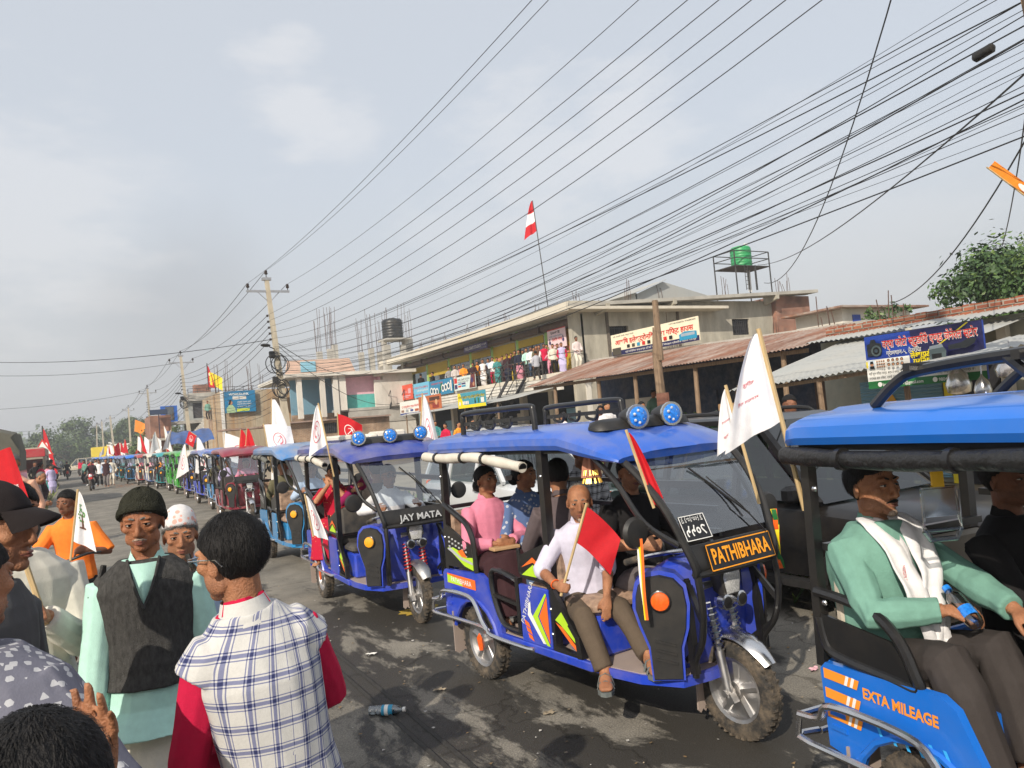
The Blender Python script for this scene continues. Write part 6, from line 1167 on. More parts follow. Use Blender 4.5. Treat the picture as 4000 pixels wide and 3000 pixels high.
# ---------------------------------------------------------------- the row beyond: billboard wall, grey house, tarpaulin stall, yellow wall
def far_row():
    Y=66.; A=lambda p:aty(*p,Y); r=empty('billboard_building',(0,0,0),0,'tall rust streaked wall carrying a blue internet billboard','building')
    a,b_=A((860,1530)),A((1135,1510)); b=MB(); b.box((a.x,Y,0),(b_.x,Y+10,a.z)); b.build('wall',M('streaked_wall',(.42,.36,.27),.95,var=.2,dirt=.9,dirtcol=(.40,.19,.05),dscale=.9,stretch=(1.4,1,.08)),r)
    rebars(r,[(A((895,1500)).x,Y+1,a.z),(A((985,1490)).x,Y+1,a.z),(A((870,1500)).x,Y+3,a.z)],2.2,5); b=MB(); q=A((868,1530)); b.box((q.x-.2,Y-.1,0),(q.x+.05,Y,q.z)); b.build('drain_pipe',WHT,r)
    board('blue internet billboard with woman and yellow strip',Y-.25,(874,1530),(1000,1606),SR('wlblue','1f78a8'),[('t','WORLDLINK',.14,.80,.14,.66,0,.03),('r',.26,.60,.46,.75,1),('r',.48,.60,.70,.75,1),('t','लिड्छिया नेपालका लागि',.40,.45,.08,.46,0,.01),('t','इन्टरनेट सेवा उपलब्ध',.40,.35,.08,.46,0,.01),('t','घर घरमा हाम्रो सेवा',.40,.24,.07,.42,0,.01),('p',[(.36,.03),(.78,.05),(.80,.17),(.38,.18)],2),('p',[(.05,0),(.34,0),(.32,.22),(.24,.36),(.13,.36),(.04,.2)],3),('c',.185,.46,.09,4),('p',[(.12,.36),(.15,.6),(.22,.6),(.17,.38)],5)],[sW,SR('wl','d5cfc6'),SR('wly','c9d94a'),SR('wlg','a9c59a'),sSK,sK],plane='y',thick=.1)
    r=empty('grey_house',(0,0,0),0,'grey two-storey house with stair, terrace and dark shutter','house'); Y2=84.; A=lambda p:aty(*p,Y2)
    a,c=A((735,1570)),A((872,1640)); z1=A((735,1568)).z; z2=A((740,1645)).z
    d0=A((752,1575)); d1=A((792,1632)); b=MB(); wally(b,Y2,Y2+.3,a.x-.5,c.x+2,0,z1,[(d0.x,d1.x,d1.z,d0.z)]); b.build('wall',M('grey_plaster',(.33,.35,.34),.9,dirt=.4),r); b=MB(); b.box((d0.x,Y2+.15,d1.z),(d1.x,Y2+.2,d0.z)); b.build('shutter',GREYSTEEL,r)
    b=MB(); b.box((A((640,1650)).x,Y2-2.,z2-.3),(c.x+.5,Y2+.3,z2)); b.box((a.x-.8,Y2-.5,z1),(c.x+2,Y2+.3,z1+.25)); b.build('floor_slab',CONC,r)
    q=A((690,1595)); b=MB(); b.box((A((625,1580)).x,Y2-.2,z2),(A((690,1580)).x,Y2+.1,A((625,1588)).z)); b.build('blue_room',SR('room','1f5fb8'),r); b=MB(); b.box((A((643,1580)).x,Y2-.25,z2+.2),(A((676,1580)).x,Y2-.21,A((643,1590)).z)); b.build('window',DGL,r)
    b=MB(); b.box((A((868,1545)).x-3.2,Y2-.4,z1+.3),(A((868,1545)).x,Y2+3,A((868,1530)).z)); b.build('stair_head',CONC,r); b=MB(); x0=A((820,1550)).x
    b.box((x0-1.4,Y2+.5,z1+.25),(x0+.2,Y2+1.6,z1+1.7)); b.build('terrace_room',BRICK,r)
    b=MB(); 
    for i in range(8): x=a.x+i*.9; b.bar((x,Y2-.3,z1+.25),(x,Y2-.3,z1+1.25),.05)
    for z in (.5,.9,1.25): b.bar((a.x,Y2-.3,z1+z),(a.x+6.5,Y2-.3,z1+z),.05)
    b.build('terrace_railing',GREYSTEEL,r); b=MB(); s0,s1=A((765,1680)),A((812,1620))
    for i in range(10): t=i/9; b.box((s0.x+(s1.x-s0.x)*t-.3,Y2-2.2,s0.z+(s1.z-s0.z)*t-.1),(s0.x+(s1.x-s0.x)*t+.4,Y2-1,s0.z+(s1.z-s0.z)*t+.05))
    b.build('stair',WPLAS,r); rebars(r,[(a.x+8,Y2+3,z1+.3),(a.x+5,Y2+4,z1+.3)],3,5)
    # balcony in front of the billboard wall
    b=MB(); p0,p1=aty(820,1640,72),aty(880,1640,72); b.box((p0.x,71,p0.z-.9),(p1.x,73,p0.z)); k=b.build('brick_balcony',TANBR,r); b=MB()
    for i in range(6): x=p0.x+(p1.x-p0.x)*i/5; b.bar((x,71,p0.z),(x,71,p0.z+1.0),.05)
    b.bar((p0.x,71,p0.z+1),(p1.x,71,p0.z+1),.05); b.build('balcony_rail',GREYSTEEL,k)
    r=empty('tarpaulin_stall',(0,0,0),0,'roadside stall roofed with a sagging blue tarpaulin','stall'); Y3=56.; A=lambda p:aty(*p,Y3)
    p,q,s=A((660,1682)),A((835,1665)),A((665,1735)); TARP=M('blue_tarpaulin',(.035,.09,.27),.45,var=.3,scale=2,dirt=.3,bump=.6,bscale=3)
    b=MB(); b.grid(lambda u,v:(p.x+(q.x-p.x)*v,Y3+2.5*(1-u)+.1*math.sin(v*22),p.z+(q.z-p.z)*v-(p.z-s.z)*u**1.6+.05*math.sin(v*17+u*5)-.12*math.sin(v*PI)),12,40); b.build('tarpaulin',TARP,r,True)
    for x in (p.x+.1,(p.x+q.x)/2,q.x-.1): b=MB(); b.tube([(x,Y3+2.6,0),(x,Y3+2.6,p.z-.1)],.06,7); b.build('post',DWOOD,r)
    r=empty('yellow_shop',(0,0,0),0,'distant low building with bright yellow painted wall','building'); Y4=150.; A=lambda p:aty(*p,Y4); p,q=A((360,1780)),A((446,1735)); b=MB(); b.box((p.x,Y4,0),(q.x,Y4+8,A((400,1745)).z)); b.box((A((415,1740)).x,Y4-1,0),(q.x+.5,Y4-.01,q.z)); b.build('wall',M('yellow_wall',(.75,.58,.03),.8,dirt=.2),r)
    b=MB(); t=A((418,1762)); b.text('नेपाल',(t.x,Y4-1.05,t.z),(1,0,0),(0,0,1),1.6,0,bold=.04); b.build('lettering',sW,r)
    r=empty('brick_house',(0,0,0),0,'half built brick house behind the pole with bundles of cables','house'); Y5=78.; A=lambda p:aty(*p,Y5); p,q=A((585,1625)),A((650,1790)); b=MB(); b.box((p.x,Y5,0),(q.x+.6,Y5+6,p.z)); b.build('wall',BRICK,r); b=MB(); b.box((p.x-.3,Y5-1,p.z*.55),(q.x+.6,Y5-.01,p.z*.55+.2)); b.build('slab',CONC,r)
    # solar panel on a bracket
    Y6=77.; p=aty(620,1607,Y6); b=MB(); b.loft([[(p.x-.75,Y6,p.z-.3),(p.x+.75,Y6,p.z-.3),(p.x+.75,Y6+.35,p.z+.15),(p.x-.75,Y6+.35,p.z+.15)],[(p.x-.75,Y6-.03,p.z-.26),(p.x+.75,Y6-.03,p.z-.26),(p.x+.75,Y6+.32,p.z+.19),(p.x-.75,Y6+.32,p.z+.19)]]); b.bar((p.x,Y6+.3,p.z-3.2),(p.x,Y6+.3,p.z),.08); o=b.build('solar_panel',M('solar',(.02,.03,.06),.25),None); tag(o,'small solar panel on a post near the cable bundled pole','solar panel')
far_row()
r=empty('cream_room',(0,0,0),0,'small cream roof room with blue window beyond the studio shed','building'); a,c=aty(*cR(1005,565),26.),aty(*cR(1460,610),26.); b=MB(); b.box((a.x,26,0),(c.x,29,a.z+.35)); b.build('wall',WPLAS,r); b=MB(); p,q=aty(*cR(1070,560),25.98),aty(*cR(1128,612),25.98); b.box((p.x,25.96,q.z),(q.x,25.99,p.z)); b.build('window',sB,r); b=MB(); b.box((a.x-.8,25.4,a.z+.35),(c.x+.9,29.4,a.z+.45)); b.build('roof',RUST,r); rebars(r,[(aty(*cR(920,600),16).x,16,3.2),(aty(*cR(1350,560),14.5).x,14.5,3.1)],1.5,5,.25)
# goods in front of the shops
def carton(label,x,y,w,d,h,txt,z=0.):
    b=MB(); b.box((x,y,z),(x+d,y+w,z+h),bev=.01); b.k=1; b.box((x-.003,y+w*.46,z+h*.02),(x-.001,y+w*.54,z+h*.98)); b.k=2
    if txt: b.text(txt,(x-.006,y+w*.9,z+h*.55),(0,-1,0),(0,0,1),h*.18,2,w=w*.5,bold=.02)
    tag(b.build('carton',[CARD,M('packing_tape',(.42,.29,.16),.4),sK]),label,'carton')
y_=lambda p,x:atx(*cR(*p),x).y
carton('tall brown carton reading KONKA under the rusty roof',13.6,y_((252,1200),13.6),.62,.6,1.55,'KONKA'); carton('brown carton reading LIVE beside the white painted post',13.6,y_((165,1200),13.6),.55,.5,1.25,'LIVE'); carton('wide brown carton reading HEARTY on the shop floor',15.2,y_((275,1000),15.2),.62,.5,.6,'HEARTY',1.25); carton('brown carton reading GWGI further along the shed',15.0,atx(*c8(1840,1000),15.0).y,.9,.5,.9,'GWGI')
p=atx(*cR(75,1200),11.5); b=MB(); b.tube([(11.5,p.y,0),(11.52,p.y,.9),(11.47,p.y+.02,1.55)],[.15,.14,.13],12); b.k=1; b.box((11.44,p.y-.05,1.55),(11.54,p.y+.05,1.60)); tag(b.build('stone_post',[M('chalky_paint',(.66,.62,.54),.9,var=.2,scale=6,dirt=.4),DWOOD],None,True),'chalky white painted stump standing before the cartons','post')
r=empty('timber_pole',(0,0,0),0,'rough weathered timber pole rising through the rusty roof','pole'); b=MB(); b.tube([(11,12.75,0),(11.02,12.72,1.5),(10.97,12.7,3.0),(11.0,12.66,3.62)],[.115,.11,.095,.085],9); b.tube([(11,12.62,2.9),(11.0,12.62,4.2)],[.075,.065],7); b.build('trunk',DWOOD,r,True); b=MB(); b.box((10.84,12.35,1.75),(10.9,12.68,2.2)); b.build('meter_box',M('rust_box',(.22,.09,.06),.7,dirt=.2),r)
# ================================================================ poles and wires
POLEM=M('pole_concrete',(.50,.44,.34),.9,var=.15,scale=3,dirt=.35,dirtcol=(.22,.18,.14),dscale=2,stretch=(2,2,.5)); WIRE=M('wire',(.02,.02,.023),.5,var=0); CERAM=M('insulator',(.035,.022,.018),.25,var=.1)
def pole(base,top,label,arm=True,lt=True,clutter=0,wide=1.,lamp=False,lod=0,mat=None):
    base,top=V(base),V(top); r=empty('utility_pole',base,0,label,'utility pole','utility poles along the shop side of the road'); d=top-base; n=d.normalized(); Pn=lambda t,dx=0,dy=0:d*t+V((dx,dy,0))
    b=MB(); q=lambda t,w,k:[Pn(t,x*w,y*k) for x,y in ((-1,-1),(1,-1),(1,1),(-1,1))]; b.loft([q(0,.17*wide,.13*wide),q(1,.085*wide,.075*wide)]); b.build('shaft',mat or POLEM,r)
    L_=d.length
    if arm:
        b=MB(); b.bar(Pn(1-.62/L_,-.95),Pn(1-.62/L_,.95),.09); b.bar(Pn(1-.62/L_,-.5),Pn(1-1.15/L_,0),.03); b.bar(Pn(1-.62/L_,.5),Pn(1-1.15/L_,0),.03); b.box(tuple(Pn(1)+V((-.2,-.1,-.12))),tuple(Pn(1)+V((.2,.1,0)))); b.build('cross_arm',ALU,r)
        for dx,t in ((0,1),(-.88,1-.62/L_),(.88,1-.62/L_)):
            p=Pn(t,dx); b=MB(); b.lathe(p,[(.02,0),(.02,.14),(.07,.16),(.08,.22),(.05,.25),(.07,.28),(.05,.34),(.01,.35)],'z',10); b.build('insulator',CERAM,r,True)
    if lt:
        for i in range(5):
            p=Pn(1-(1.75+i*.27)/L_,-.16); b=MB(); b.tube([p+V((.1,0,0)),p],.015,5); b.lathe(p+V((-.03,0,-.05)),[(.03,0),(.055,.02),(.035,.05),(.055,.08),(.03,.1)],'z',8); b.build('spool_insulator',CERAM,r,True)
    if lamp:
        p=Pn(1-3.3/L_); b=MB(); b.tube([p,p+V((-.35,-.3,.1))],.025,6); b.ell(p+V((-.55,-.42,.16)),(.28,.12,.08),10,6,rot=Matrix.Rotation(.5,3,'Z')); b.build('street_lamp',BPL,r,True)
    rnd=random.Random(int(base.y*10))
    for j in range(clutter):
        p=Pn(1-(4.0+j*1.15)/L_); b=MB()
        for i in range(4):
            R0=rnd.uniform(.2,.38); c=p+V((rnd.uniform(-.35,.1),-.18-.04*i,rnd.uniform(-.15,.15))); b.tube([c+V((R0*math.cos(a),.03*math.sin(3*a),R0*1.2*math.sin(a))) for a in [2*PI*k/20 for k in range(21)]],.022,5)
        b.build('cable_coil',WIRE,r,True); b=MB(); b.box(tuple(p+V((-.4,-.2,.3))),tuple(p+V((-.15,-.05,.62))),bev=.03); b.build('splice_box',BPL,r)
    return r
PX=8.
P2T=atx(1040,1085,PX); P2B=V((PX+.55,P2T.y-.15,0)); P3T=atx(705,1387,PX); P3B=V((PX+.35,P3T.y-.2,0)); P4T=atx(575,1515,PX); P4B=V((PX+.15,P4T.y,0)); P1B=V((8.42,3.24,0)); P1T=V((7.80,3.66,9.5))
pole(P1B,P1T,'nearest power pole at the top right corner under the thick cable fan',wide=1.05,clutter=1,mat=DWOOD)
pole(P2B,P2T,'tall concrete power pole with cable coils in front of the streaked wall',clutter=2,lamp=True); pole(P3B,P3T,'concrete power pole rising from the blue tarpaulin stall',clutter=1,lamp=True)
pole(P4B,P4T,'concrete power pole hung with long cable loops by the half built brick house',clutter=2)
far=[((501,1590),10.3,0),((430,1626),11.2,.5),((397,1645),9.6,.1),((377,1657),9.6,-.3),((333,1690),8.4,.2),((294,1702),8.8,0),((265,1715),8.6,0),((242,1726),8.6,0),((227,1735),8.2,0),((215,1738),8,0),((203,1742),8,0)]
PT=[P1T,P2T,P3T,P4T]; PBS=[P1B,P2B,P3B,P4B]
def AP(i,dz,dx=0.):      # a point on pole i, dz metres below its tip, dx to its side
    T,B_=PT[i],PBS[i]; return T+(B_-T)*(-dz/T.z)+V((dx,0,0))
for i,(px,h,ln) in enumerate(far):
    r_=ray(*px); k=(h-1.9)/r_.z; t=EYE+r_*k; pole((t.x+ln,t.y,0),t,['power pole beside the dark roadside tree','thick paired pole leaning before the yellow shop','power pole hung with flags before the yellow shop','pale power pole leaning left of the yellow shop'][i] if i<4 else 'small hazy power pole far along the road',lt=i<4,wide=1.15 if i!=1 else 1.8,arm=i<9); PT.append(t)
def wire(a,b,sag,r=.012,label='black overhead cable strung between the roadside poles',group='overhead wires between the poles',n=18):
    a,b=V(a),V(b); m=MB(); m.tube([a.lerp(b,i/n)-V((0,0,sag*4*(i/n)*(1-i/n))) for i in range(n+1)],r,5); return tag(m.build('overhead_wire',WIRE,None,True),label,'wire',group)
rw=random.Random(3)
for i in range(3):
    A_,B_=PT[i],PT[i+1]
    for dx,dz in ((0,.33),(-.88,-.3),(.88,-.3)): wire(A_+V((dx,0,dz)),B_+V((dx,0,dz)),.55,.007 if i==0 else .013)
    for j in range(5): wire(AP(i,-1.7-j*.27,-.15),AP(i+1,-1.7-j*.27,-.15),.5+.12*j,.007 if i==0 else .013)
    for j in range((23,11,7)[i]):
        za=-3.75-(j*.066 if i==0 else j*.2)-rw.uniform(0,.1); zb=-3.0-j*(.07 if i==0 else .10)-rw.uniform(0,.12)
        wire(AP(i,za,rw.uniform(-.2,.1)),AP(i+1,zb,rw.uniform(-.3,.1)),rw.uniform(.35,1.25),rw.choice((.003,.004,.005,.006,.008)) if i==0 else .010)
for i in range(3,9):
    for dx,dz in ((0,.2),(-.8,-.4),(.2,-2.2)): wire(PT[i]+V((dx,0,dz)),PT[i+1]+V((dx,0,dz)),.6,.02)
for a,b,s,r,l in ((AP(0,-1.),atx(2985,1105,24),1.6,.012,'long slack drop cable falling from the near pole to the shop roofs'),(AP(0,-4.6),atx(2960,1035,27),.5,.012,'straight drop wire running from the near pole to the green water tank'),(atx(4060,450,8),atx(3480,1185,14.4),.35,.009,'thin drop wire hanging down to the brick parapet'),(atx(4010,420,8),atx(3915,960,14.),.1,.008,'short wire dangling near the right picture edge'),(AP(1,-2.9),atx(1450,1420,20.)+V((0,0,-.6)),.8,.018,'doubled service cable from the coil pole to the market corner'),(AP(1,-3.),atx(1560,1575,20.),1.,.015,'service cable from the coil pole to the far stairs')): wire(a,b,s,r,l,None)
for k,(a,b) in enumerate((((-200,1407),AP(1,-2.8)),((-200,1462),P3T+V((0,0,-.6))),((-200,1606),P4T+V((0,0,-.3))),((-100,1690),PT[5]+V((0,0,-1.5))),((-100,1702),PT[5]+V((0,0,-2.4))))): wire(dep(*a,45+k*12),b,.5,.016,'thin cable crossing the road to the left of the poles','wires crossing the road')
b=MB(); p0,p1=atx(3800,232,8),atx(3885,180,8); b.tube([p0,p0.lerp(p1,.1),p0.lerp(p1,.9),p1],[.02,.05,.05,.02],10); tag(b.build('cable_splice',BPL,None,True),'black cable joint box hanging in the cable fan near the near pole','cable joint')
# ================================================================ trees and plants
LEAF=[M('leaf_dark',(.035,.075,.02),.6,var=.4,scale=1.5),M('leaf_mid',(.065,.125,.028),.55,var=.35,scale=1.5),M('leaf_light',(.12,.185,.04),.5,var=.3,scale=1.5)]; BARK=M('bark',(.12,.09,.065),.95,var=.3,bump=.5,bscale=20)
def tree(label,base,h,cr,clumps,per,leaf,seed=0,group=None,squash=.8,mats=LEAF,name='tree',cat='tree',trunk_r=.2):
    rn=random.Random(seed); r=empty(name,base,rn.uniform(0,6),label,cat,group); b=MB(); top=V((0,0,h*.55)); tr=[V((0,0,0)),V((.05*h*.3,0,h*.25)),top]; b.tube(tr,[trunk_r,trunk_r*.8,trunk_r*.55],9)
    cs=[]
    for i in range(clumps):
        a=rn.uniform(0,2*PI); q=rn.random()**.5; zz=rn.uniform(-.75,1); w=math.sqrt(max(.05,1-zz*zz*.8)); c=V((math.cos(a)*q*cr*w,math.sin(a)*q*cr*w,h-cr*squash+zz*cr*squash)); cs.append(c)
        if i%3==0: b.tube([tr[1].lerp(top,rn.random()),top.lerp(c,.5)+V((0,0,-.1)),c],[trunk_r*.4,trunk_r*.22,trunk_r*.06],5)
    b.build('trunk',BARK,r,True); f=MB(); 
    for c in cs:
        k=0 if rn.random()<.4 else 1 if rn.random()<.7 else 2; R0=cr*rn.uniform(.16,.34)
        for j in range(per):
            u=V((rn.gauss(0,1),rn.gauss(0,1),rn.gauss(0,.8))); u=u.normalized()*R0*rn.uniform(.35,1.15); p=c+u; n=(u.normalized()+V((rn.uniform(-.7,.7),rn.uniform(-.7,.7),rn.uniform(0,.9)))).normalized(); t=n.orthogonal().normalized(); t=Matrix.Rotation(rn.uniform(0,6.28),3,n)@t; s=n.cross(t); l=leaf*rn.uniform(.6,1.3)
            f.add([p,p+t*l*.5+s*l*.26-n*l*.08,p+t*l-n*l*.2,p+t*l*.5-s*l*.26-n*l*.08],[(0,1,2,3)],k if rn.random()<.75 else rn.randrange(3))
    f.build('crown',mats,r); return r
tree('broad green tree rising behind the studio shed at the right edge',(25.5,11.6,0),5.65,3.3,170,290,.18,1)
tree('small leafless scrub tree behind the brick corner',(26,17.2,0),4.9,.9,14,40,.18,4)
BG=[M('hazy_leaf_a',(.055,.085,.035),.8,var=.3,scale=.4),M('hazy_leaf_b',(.075,.115,.04),.8,var=.3,scale=.4),M('hazy_leaf_c',(.11,.15,.05),.8,var=.3,scale=.4)]
tree('dark crowned tree behind the poles left of the grey house',(13,atx(515,1640,13).y,0),atx(515,1640,13).z,4.6,90,170,.42,5,None,.85,BG,trunk_r=.4); tree('bright bushy roadside tree below the dark crowned tree',(9.8,112,0),5.2,3.4,60,120,.42,6,None,.8,BG[1:]+BG[2:],trunk_r=.3)
tree('roundish pale tree beyond the yellow shop',(2,230,0),11,6.5,50,100,.8,9,None,.8,BG,trunk_r=.4); tree('low roadside tree between the far poles',(-4,205,0),8,7,50,100,.7,10,None,.7,BG,trunk_r=.4)
def treeline():
    rn=random.Random(11); f=MB()
    for i in range(160):
        a=rn.uniform(0,1); x=-260+a*560; y=520+rn.uniform(-60,140); h=rn.uniform(9,20); w=rn.uniform(8,16)
        for j in range(150):
            p=V((x+rn.gauss(0,w*.5),y+rn.gauss(0,4),h*.55+rn.gauss(0,h*.24))); n=V((rn.gauss(0,1),-1+rn.gauss(0,.6),rn.gauss(.4,.6))).normalized(); t=n.orthogonal().normalized(); s=n.cross(t); l=rn.uniform(.7,1.9); f.add([p+t*l,p+s*l*.7,p-t*l,p-s*l*.7],[(0,1,2,3)],rn.randrange(3))
    tag(f.build('treeline',BG),kind='stuff')
treeline()
def scrub(name,x0,x1,y0,y1,n,h,mats,seed):
    rn=random.Random(seed); f=MB()
    for i in range(n):
        p=V((rn.uniform(x0,x1),rn.uniform(y0,y1),-.05)); a=rn.uniform(0,6.28); l=h*rn.uniform(.5,1.3); d=V((math.cos(a)*.5,math.sin(a)*.5,1)).normalized(); s=V((-math.sin(a),math.cos(a),0))*l*.10
        f.add([p-s,p+s,p+d*l*.6+s*.8+V((math.cos(a),math.sin(a),0))*l*.1,p+d*l+V((math.cos(a),math.sin(a),0))*l*.25],[(0,1,2,3)],rn.randrange(3))
    tag(f.build(name,mats),kind='stuff')
DRYG=[M('dry_grass_a',(.20,.19,.07),.8),M('dry_grass_b',(.10,.15,.04),.8),M('dry_grass_c',(.30,.25,.13),.8)]
scrub('grass',-4.2,-1.0,14,70,5200,.32,DRYG,2); scrub('weeds',5.6,8.5,3,30,1500,.30,LEAF,3)
def shrub(label,c,w,h,n,seed,mats=LEAF,leaf=.13):
    rn=random.Random(seed); f=MB(); r=empty('plant',c,0,label,'plant')
    for i in range(n):
        p=V((rn.gauss(0,w*.4),rn.gauss(0,w*.4),h*rn.random()**.7)); n_=V((rn.gauss(0,.6),rn.gauss(0,.6),1)).normalized(); t=n_.orthogonal().normalized(); t=Matrix.Rotation(rn.uniform(0,6.28),3,n_)@t; s=n_.cross(t); l=leaf*rn.uniform(.6,1.3); f.add([p,p+t*l*.5+s*l*.4,p+t*l-n_*l*.2,p+t*l*.5-s*l*.4],[(0,1,2,3)],rn.randrange(3))
    f.build('foliage',mats,r); b=MB(); [b.tube([(0,0,0),(rn.gauss(0,w*.2),rn.gauss(0,w*.2),h*.7)],.012,5) for i in range(6)]; b.build('stem',BARK,r)
p=atx(2770,1665,8.3); shrub('leafy green bush behind the PATHIBHARA rickshaw roof',(p.x,p.y,0),.95,p.z+.15,900,4,LEAF[1:]+LEAF[2:])
p=atx(2420,1720,6.9); shrub('green bush between the rickshaw and the shops',(p.x+1.4,p.y+1,0),1.1,1.75,700,6)
# ================================================================ cars, truck, buses
def car(label,loc,rz,mat,kind='suv',Lh=2.25,W=.86,H=1.72,glassm=None,group=None,cat='car',tyres=.34,skirt=None):
    r=empty('parked_car' if 'park' in label else 'car',loc,rz,label,cat,group); gm=glassm or glass('car_glass',(.20,.26,.26),.86)
    b=MB(); zb=.32; zw=.98 if kind=='suv' else .88
    def sec(x,zt,w,zl=zb): return [(x,-w,zl+.06),(x,-w-.02,zl+.25),(x,-w-.03,(zl+zt)/2),(x,-w+.02,zt-.06),(x,-w+.12,zt),(x,w-.12,zt),(x,w-.02,zt-.06),(x,w+.03,(zl+zt)/2),(x,w+.02,zl+.25),(x,w,zl+.06)]
    hood=.86 if kind=='suv' else .78
    S_=[(-Lh,zw-.25,W*.86,.42),(-Lh+.06,zw-.06,W*.94,.36),(-Lh+.3,zw,W,zb),(-.9,zw+.01,W,zb),(.75,zw,W,zb),(.95,zw-.02,W,zb),(1.5,(zw+hood)/2,W*.98,zb),(Lh-.25,hood,W*.94,zb+.02),(Lh-.05,hood-.12,W*.86,.36),(Lh,hood-.3,W*.78,.42)]
    b.loft([sec(x,zt,w,zl) for x,zt,w,zl in S_]); b.build('body',mat,r,True,auto=45)
    rear=-Lh+.15 if kind=='suv' else -1.55; rt=-Lh+.42 if kind=='suv' else -1.0
    base=[(rear,W-.04),(.95,W-.06)]; top=[(rt,W-.2),(.18,W-.2)]
    b=MB(); b.loft([[(rt-.06,-W+.24,H-.03),(.2,-W+.24,H-.04),(.2,W-.24,H-.04),(rt-.06,W-.24,H-.03)],[(rt+.1,-W+.34,H+.02),(.02,-W+.34,H+.015),(.02,W-.34,H+.015),(rt+.1,W-.34,H+.02)]]); 
    for s in (-1,1):
        for x0,x1 in ((rear,rt-.03),(-.98,-.93),(.02-.0,.02),(.95,.20)): b.bar((x0,s*(W-.06),zw),(x1,s*(W-.23),H-.02),.06)
        b.bar((rt-.05,s*(W-.22),H-.02),(.2,s*(W-.22),H-.03),.05)
    b.build('roof',mat,r,True,auto=40)
    for s in (-1,1):
        q=lambda x,t:(x,s*((W-.055)+(-.17)*t),zw+(H-.04-zw)*t)
        cuts=[(rear+.04,rt),(-.95,-.95),(.88,.16)] if kind!='suv' else [(rear+.04,rt),(-.95,-.95),(.0,-.02),(.88,.16)]
        for (a0,a1),(c0,c1) in zip(cuts,cuts[1:]): b=MB(); b.quad(q(a0+.03,.02),q(c0-.03,.02),q(c1-.03,.96),q(a1+.03,.96)); b.build('side_window',gm,r)
    b=MB(); b.quad((.97,-W+.1,zw),(.97,W-.1,zw),(.2,W-.25,H-.04),(.2,-W+.25,H-.04)); b.build('windscreen',gm,r)
    b=MB(); b.quad((rear-.02,-W+.1,zw),(rear-.02,W-.1,zw),(rt-.04,W-.25,H-.04),(rt-.04,-W+.25,H-.04)); b.build('rear_window',gm,r)
    for x in (-1.38,1.38):
        for s in (-1,1): wheel(r,'w',(x,s*(W-.06),tyres),tyres,.22,False)
        
    b=MB()
    for x in (-1.38,1.38):
        for s in (-1,1): b.tube([(x+.40*math.cos(a),s*(W+.015),tyres+.40*math.sin(a)) for a in [PI*i/12 for i in range(13)]],.035,6)
    b.build('wheel_arch',skirt or BPL,r,True)
    for s in (-1,1):
        b=MB(); b.ell((Lh-.14,s*(W-.24),.70),(.12,.17,.09),10,6); b.build('headlight',LENSW,r,True); b=MB(); b.box((-Lh-.005,s*(W-.22)-.1,.70),(-Lh+.06,s*(W-.22)+.1,.95),bev=.02); b.build('tail_light',LENSO,r); b=MB(); b.box((.72,s*(W+.06)-.09,zw+.02),(.84,s*(W+.06)+.09,zw+.16),bev=.03); b.build('wing_mirror',mat,r)
        for x in (-.75,.2): m_=MB(); m_.box((x-.1,s*(W+.025)-.015,zw-.14),(x+.1,s*(W+.025)+.015,zw-.10)); m_.build('door_handle',CHR,r)
    for s in (-1,1): b=MB(); b.box((-1.0,s*(W+.10),.30),(1.0,s*(W-.02),.36)); b.build('side_step',BPL,r)
    for s in (-1,1) if kind=='suv' else (): b=MB(); b.tube(bez([(-1.7,s*(W-.3),H),(-1.5,s*(W-.3),H+.06),(-.3,s*(W-.3),H+.06),(-.1,s*(W-.3),H)],3),.02,6); b.build('roof_rail',BPL,r,True)
    return r
CP=lambda n,c,**k:M('car_'+n,c,.22,coat=.8,var=.04,dirt=k.get('dirt',.12),dscale=2)
car('black SUV parked close behind the PATHIBHARA rickshaw',(6.15,5.3,0),R(-90),M('car_black',(.005,.005,.006),.32,coat=.25,var=.04,dirt=.05,spec=.3),glassm=glass('green_glass',(.12,.20,.18),.90))
car('dark grey saloon parked beyond the sky blue rickshaw',(6.0,.55,0),R(90),M('car_graphite',(.055,.06,.068),.35,.2,coat=.35,var=.04,dirt=.05),'saloon',2.2,.84,1.5)
car('white car parked behind the riders of the PATHIBHARA rickshaw',(6.3,11.0,0),R(-90),CP('white',(.60,.62,.64)),'suv',2.1,.85,1.62)
car('silver SUV parked before the market stairs beyond the roof rack',(12.3,21.3,0),R(-75),CP('silver',(.45,.46,.47)))
r=gnd(312,1846); car('cream SUV crossing the road far ahead',(r.x,r.y+3,0),R(172),CP('cream',(.62,.55,.42)),'suv',2.3,.9,1.85,tyres=.38)
r=gnd(232,1846); car('dark green jeep at the far left roadside',(r.x,r.y-22,0),R(80),CP('jeep',(.02,.03,.025)),'suv',1.9,.8,1.8)
p=gnd(330,1838); car('grey car with a pale roof behind the cream SUV',(p.x+3,p.y+20,0),R(-80),CP('greyfar',(.3,.32,.33)),'saloon')
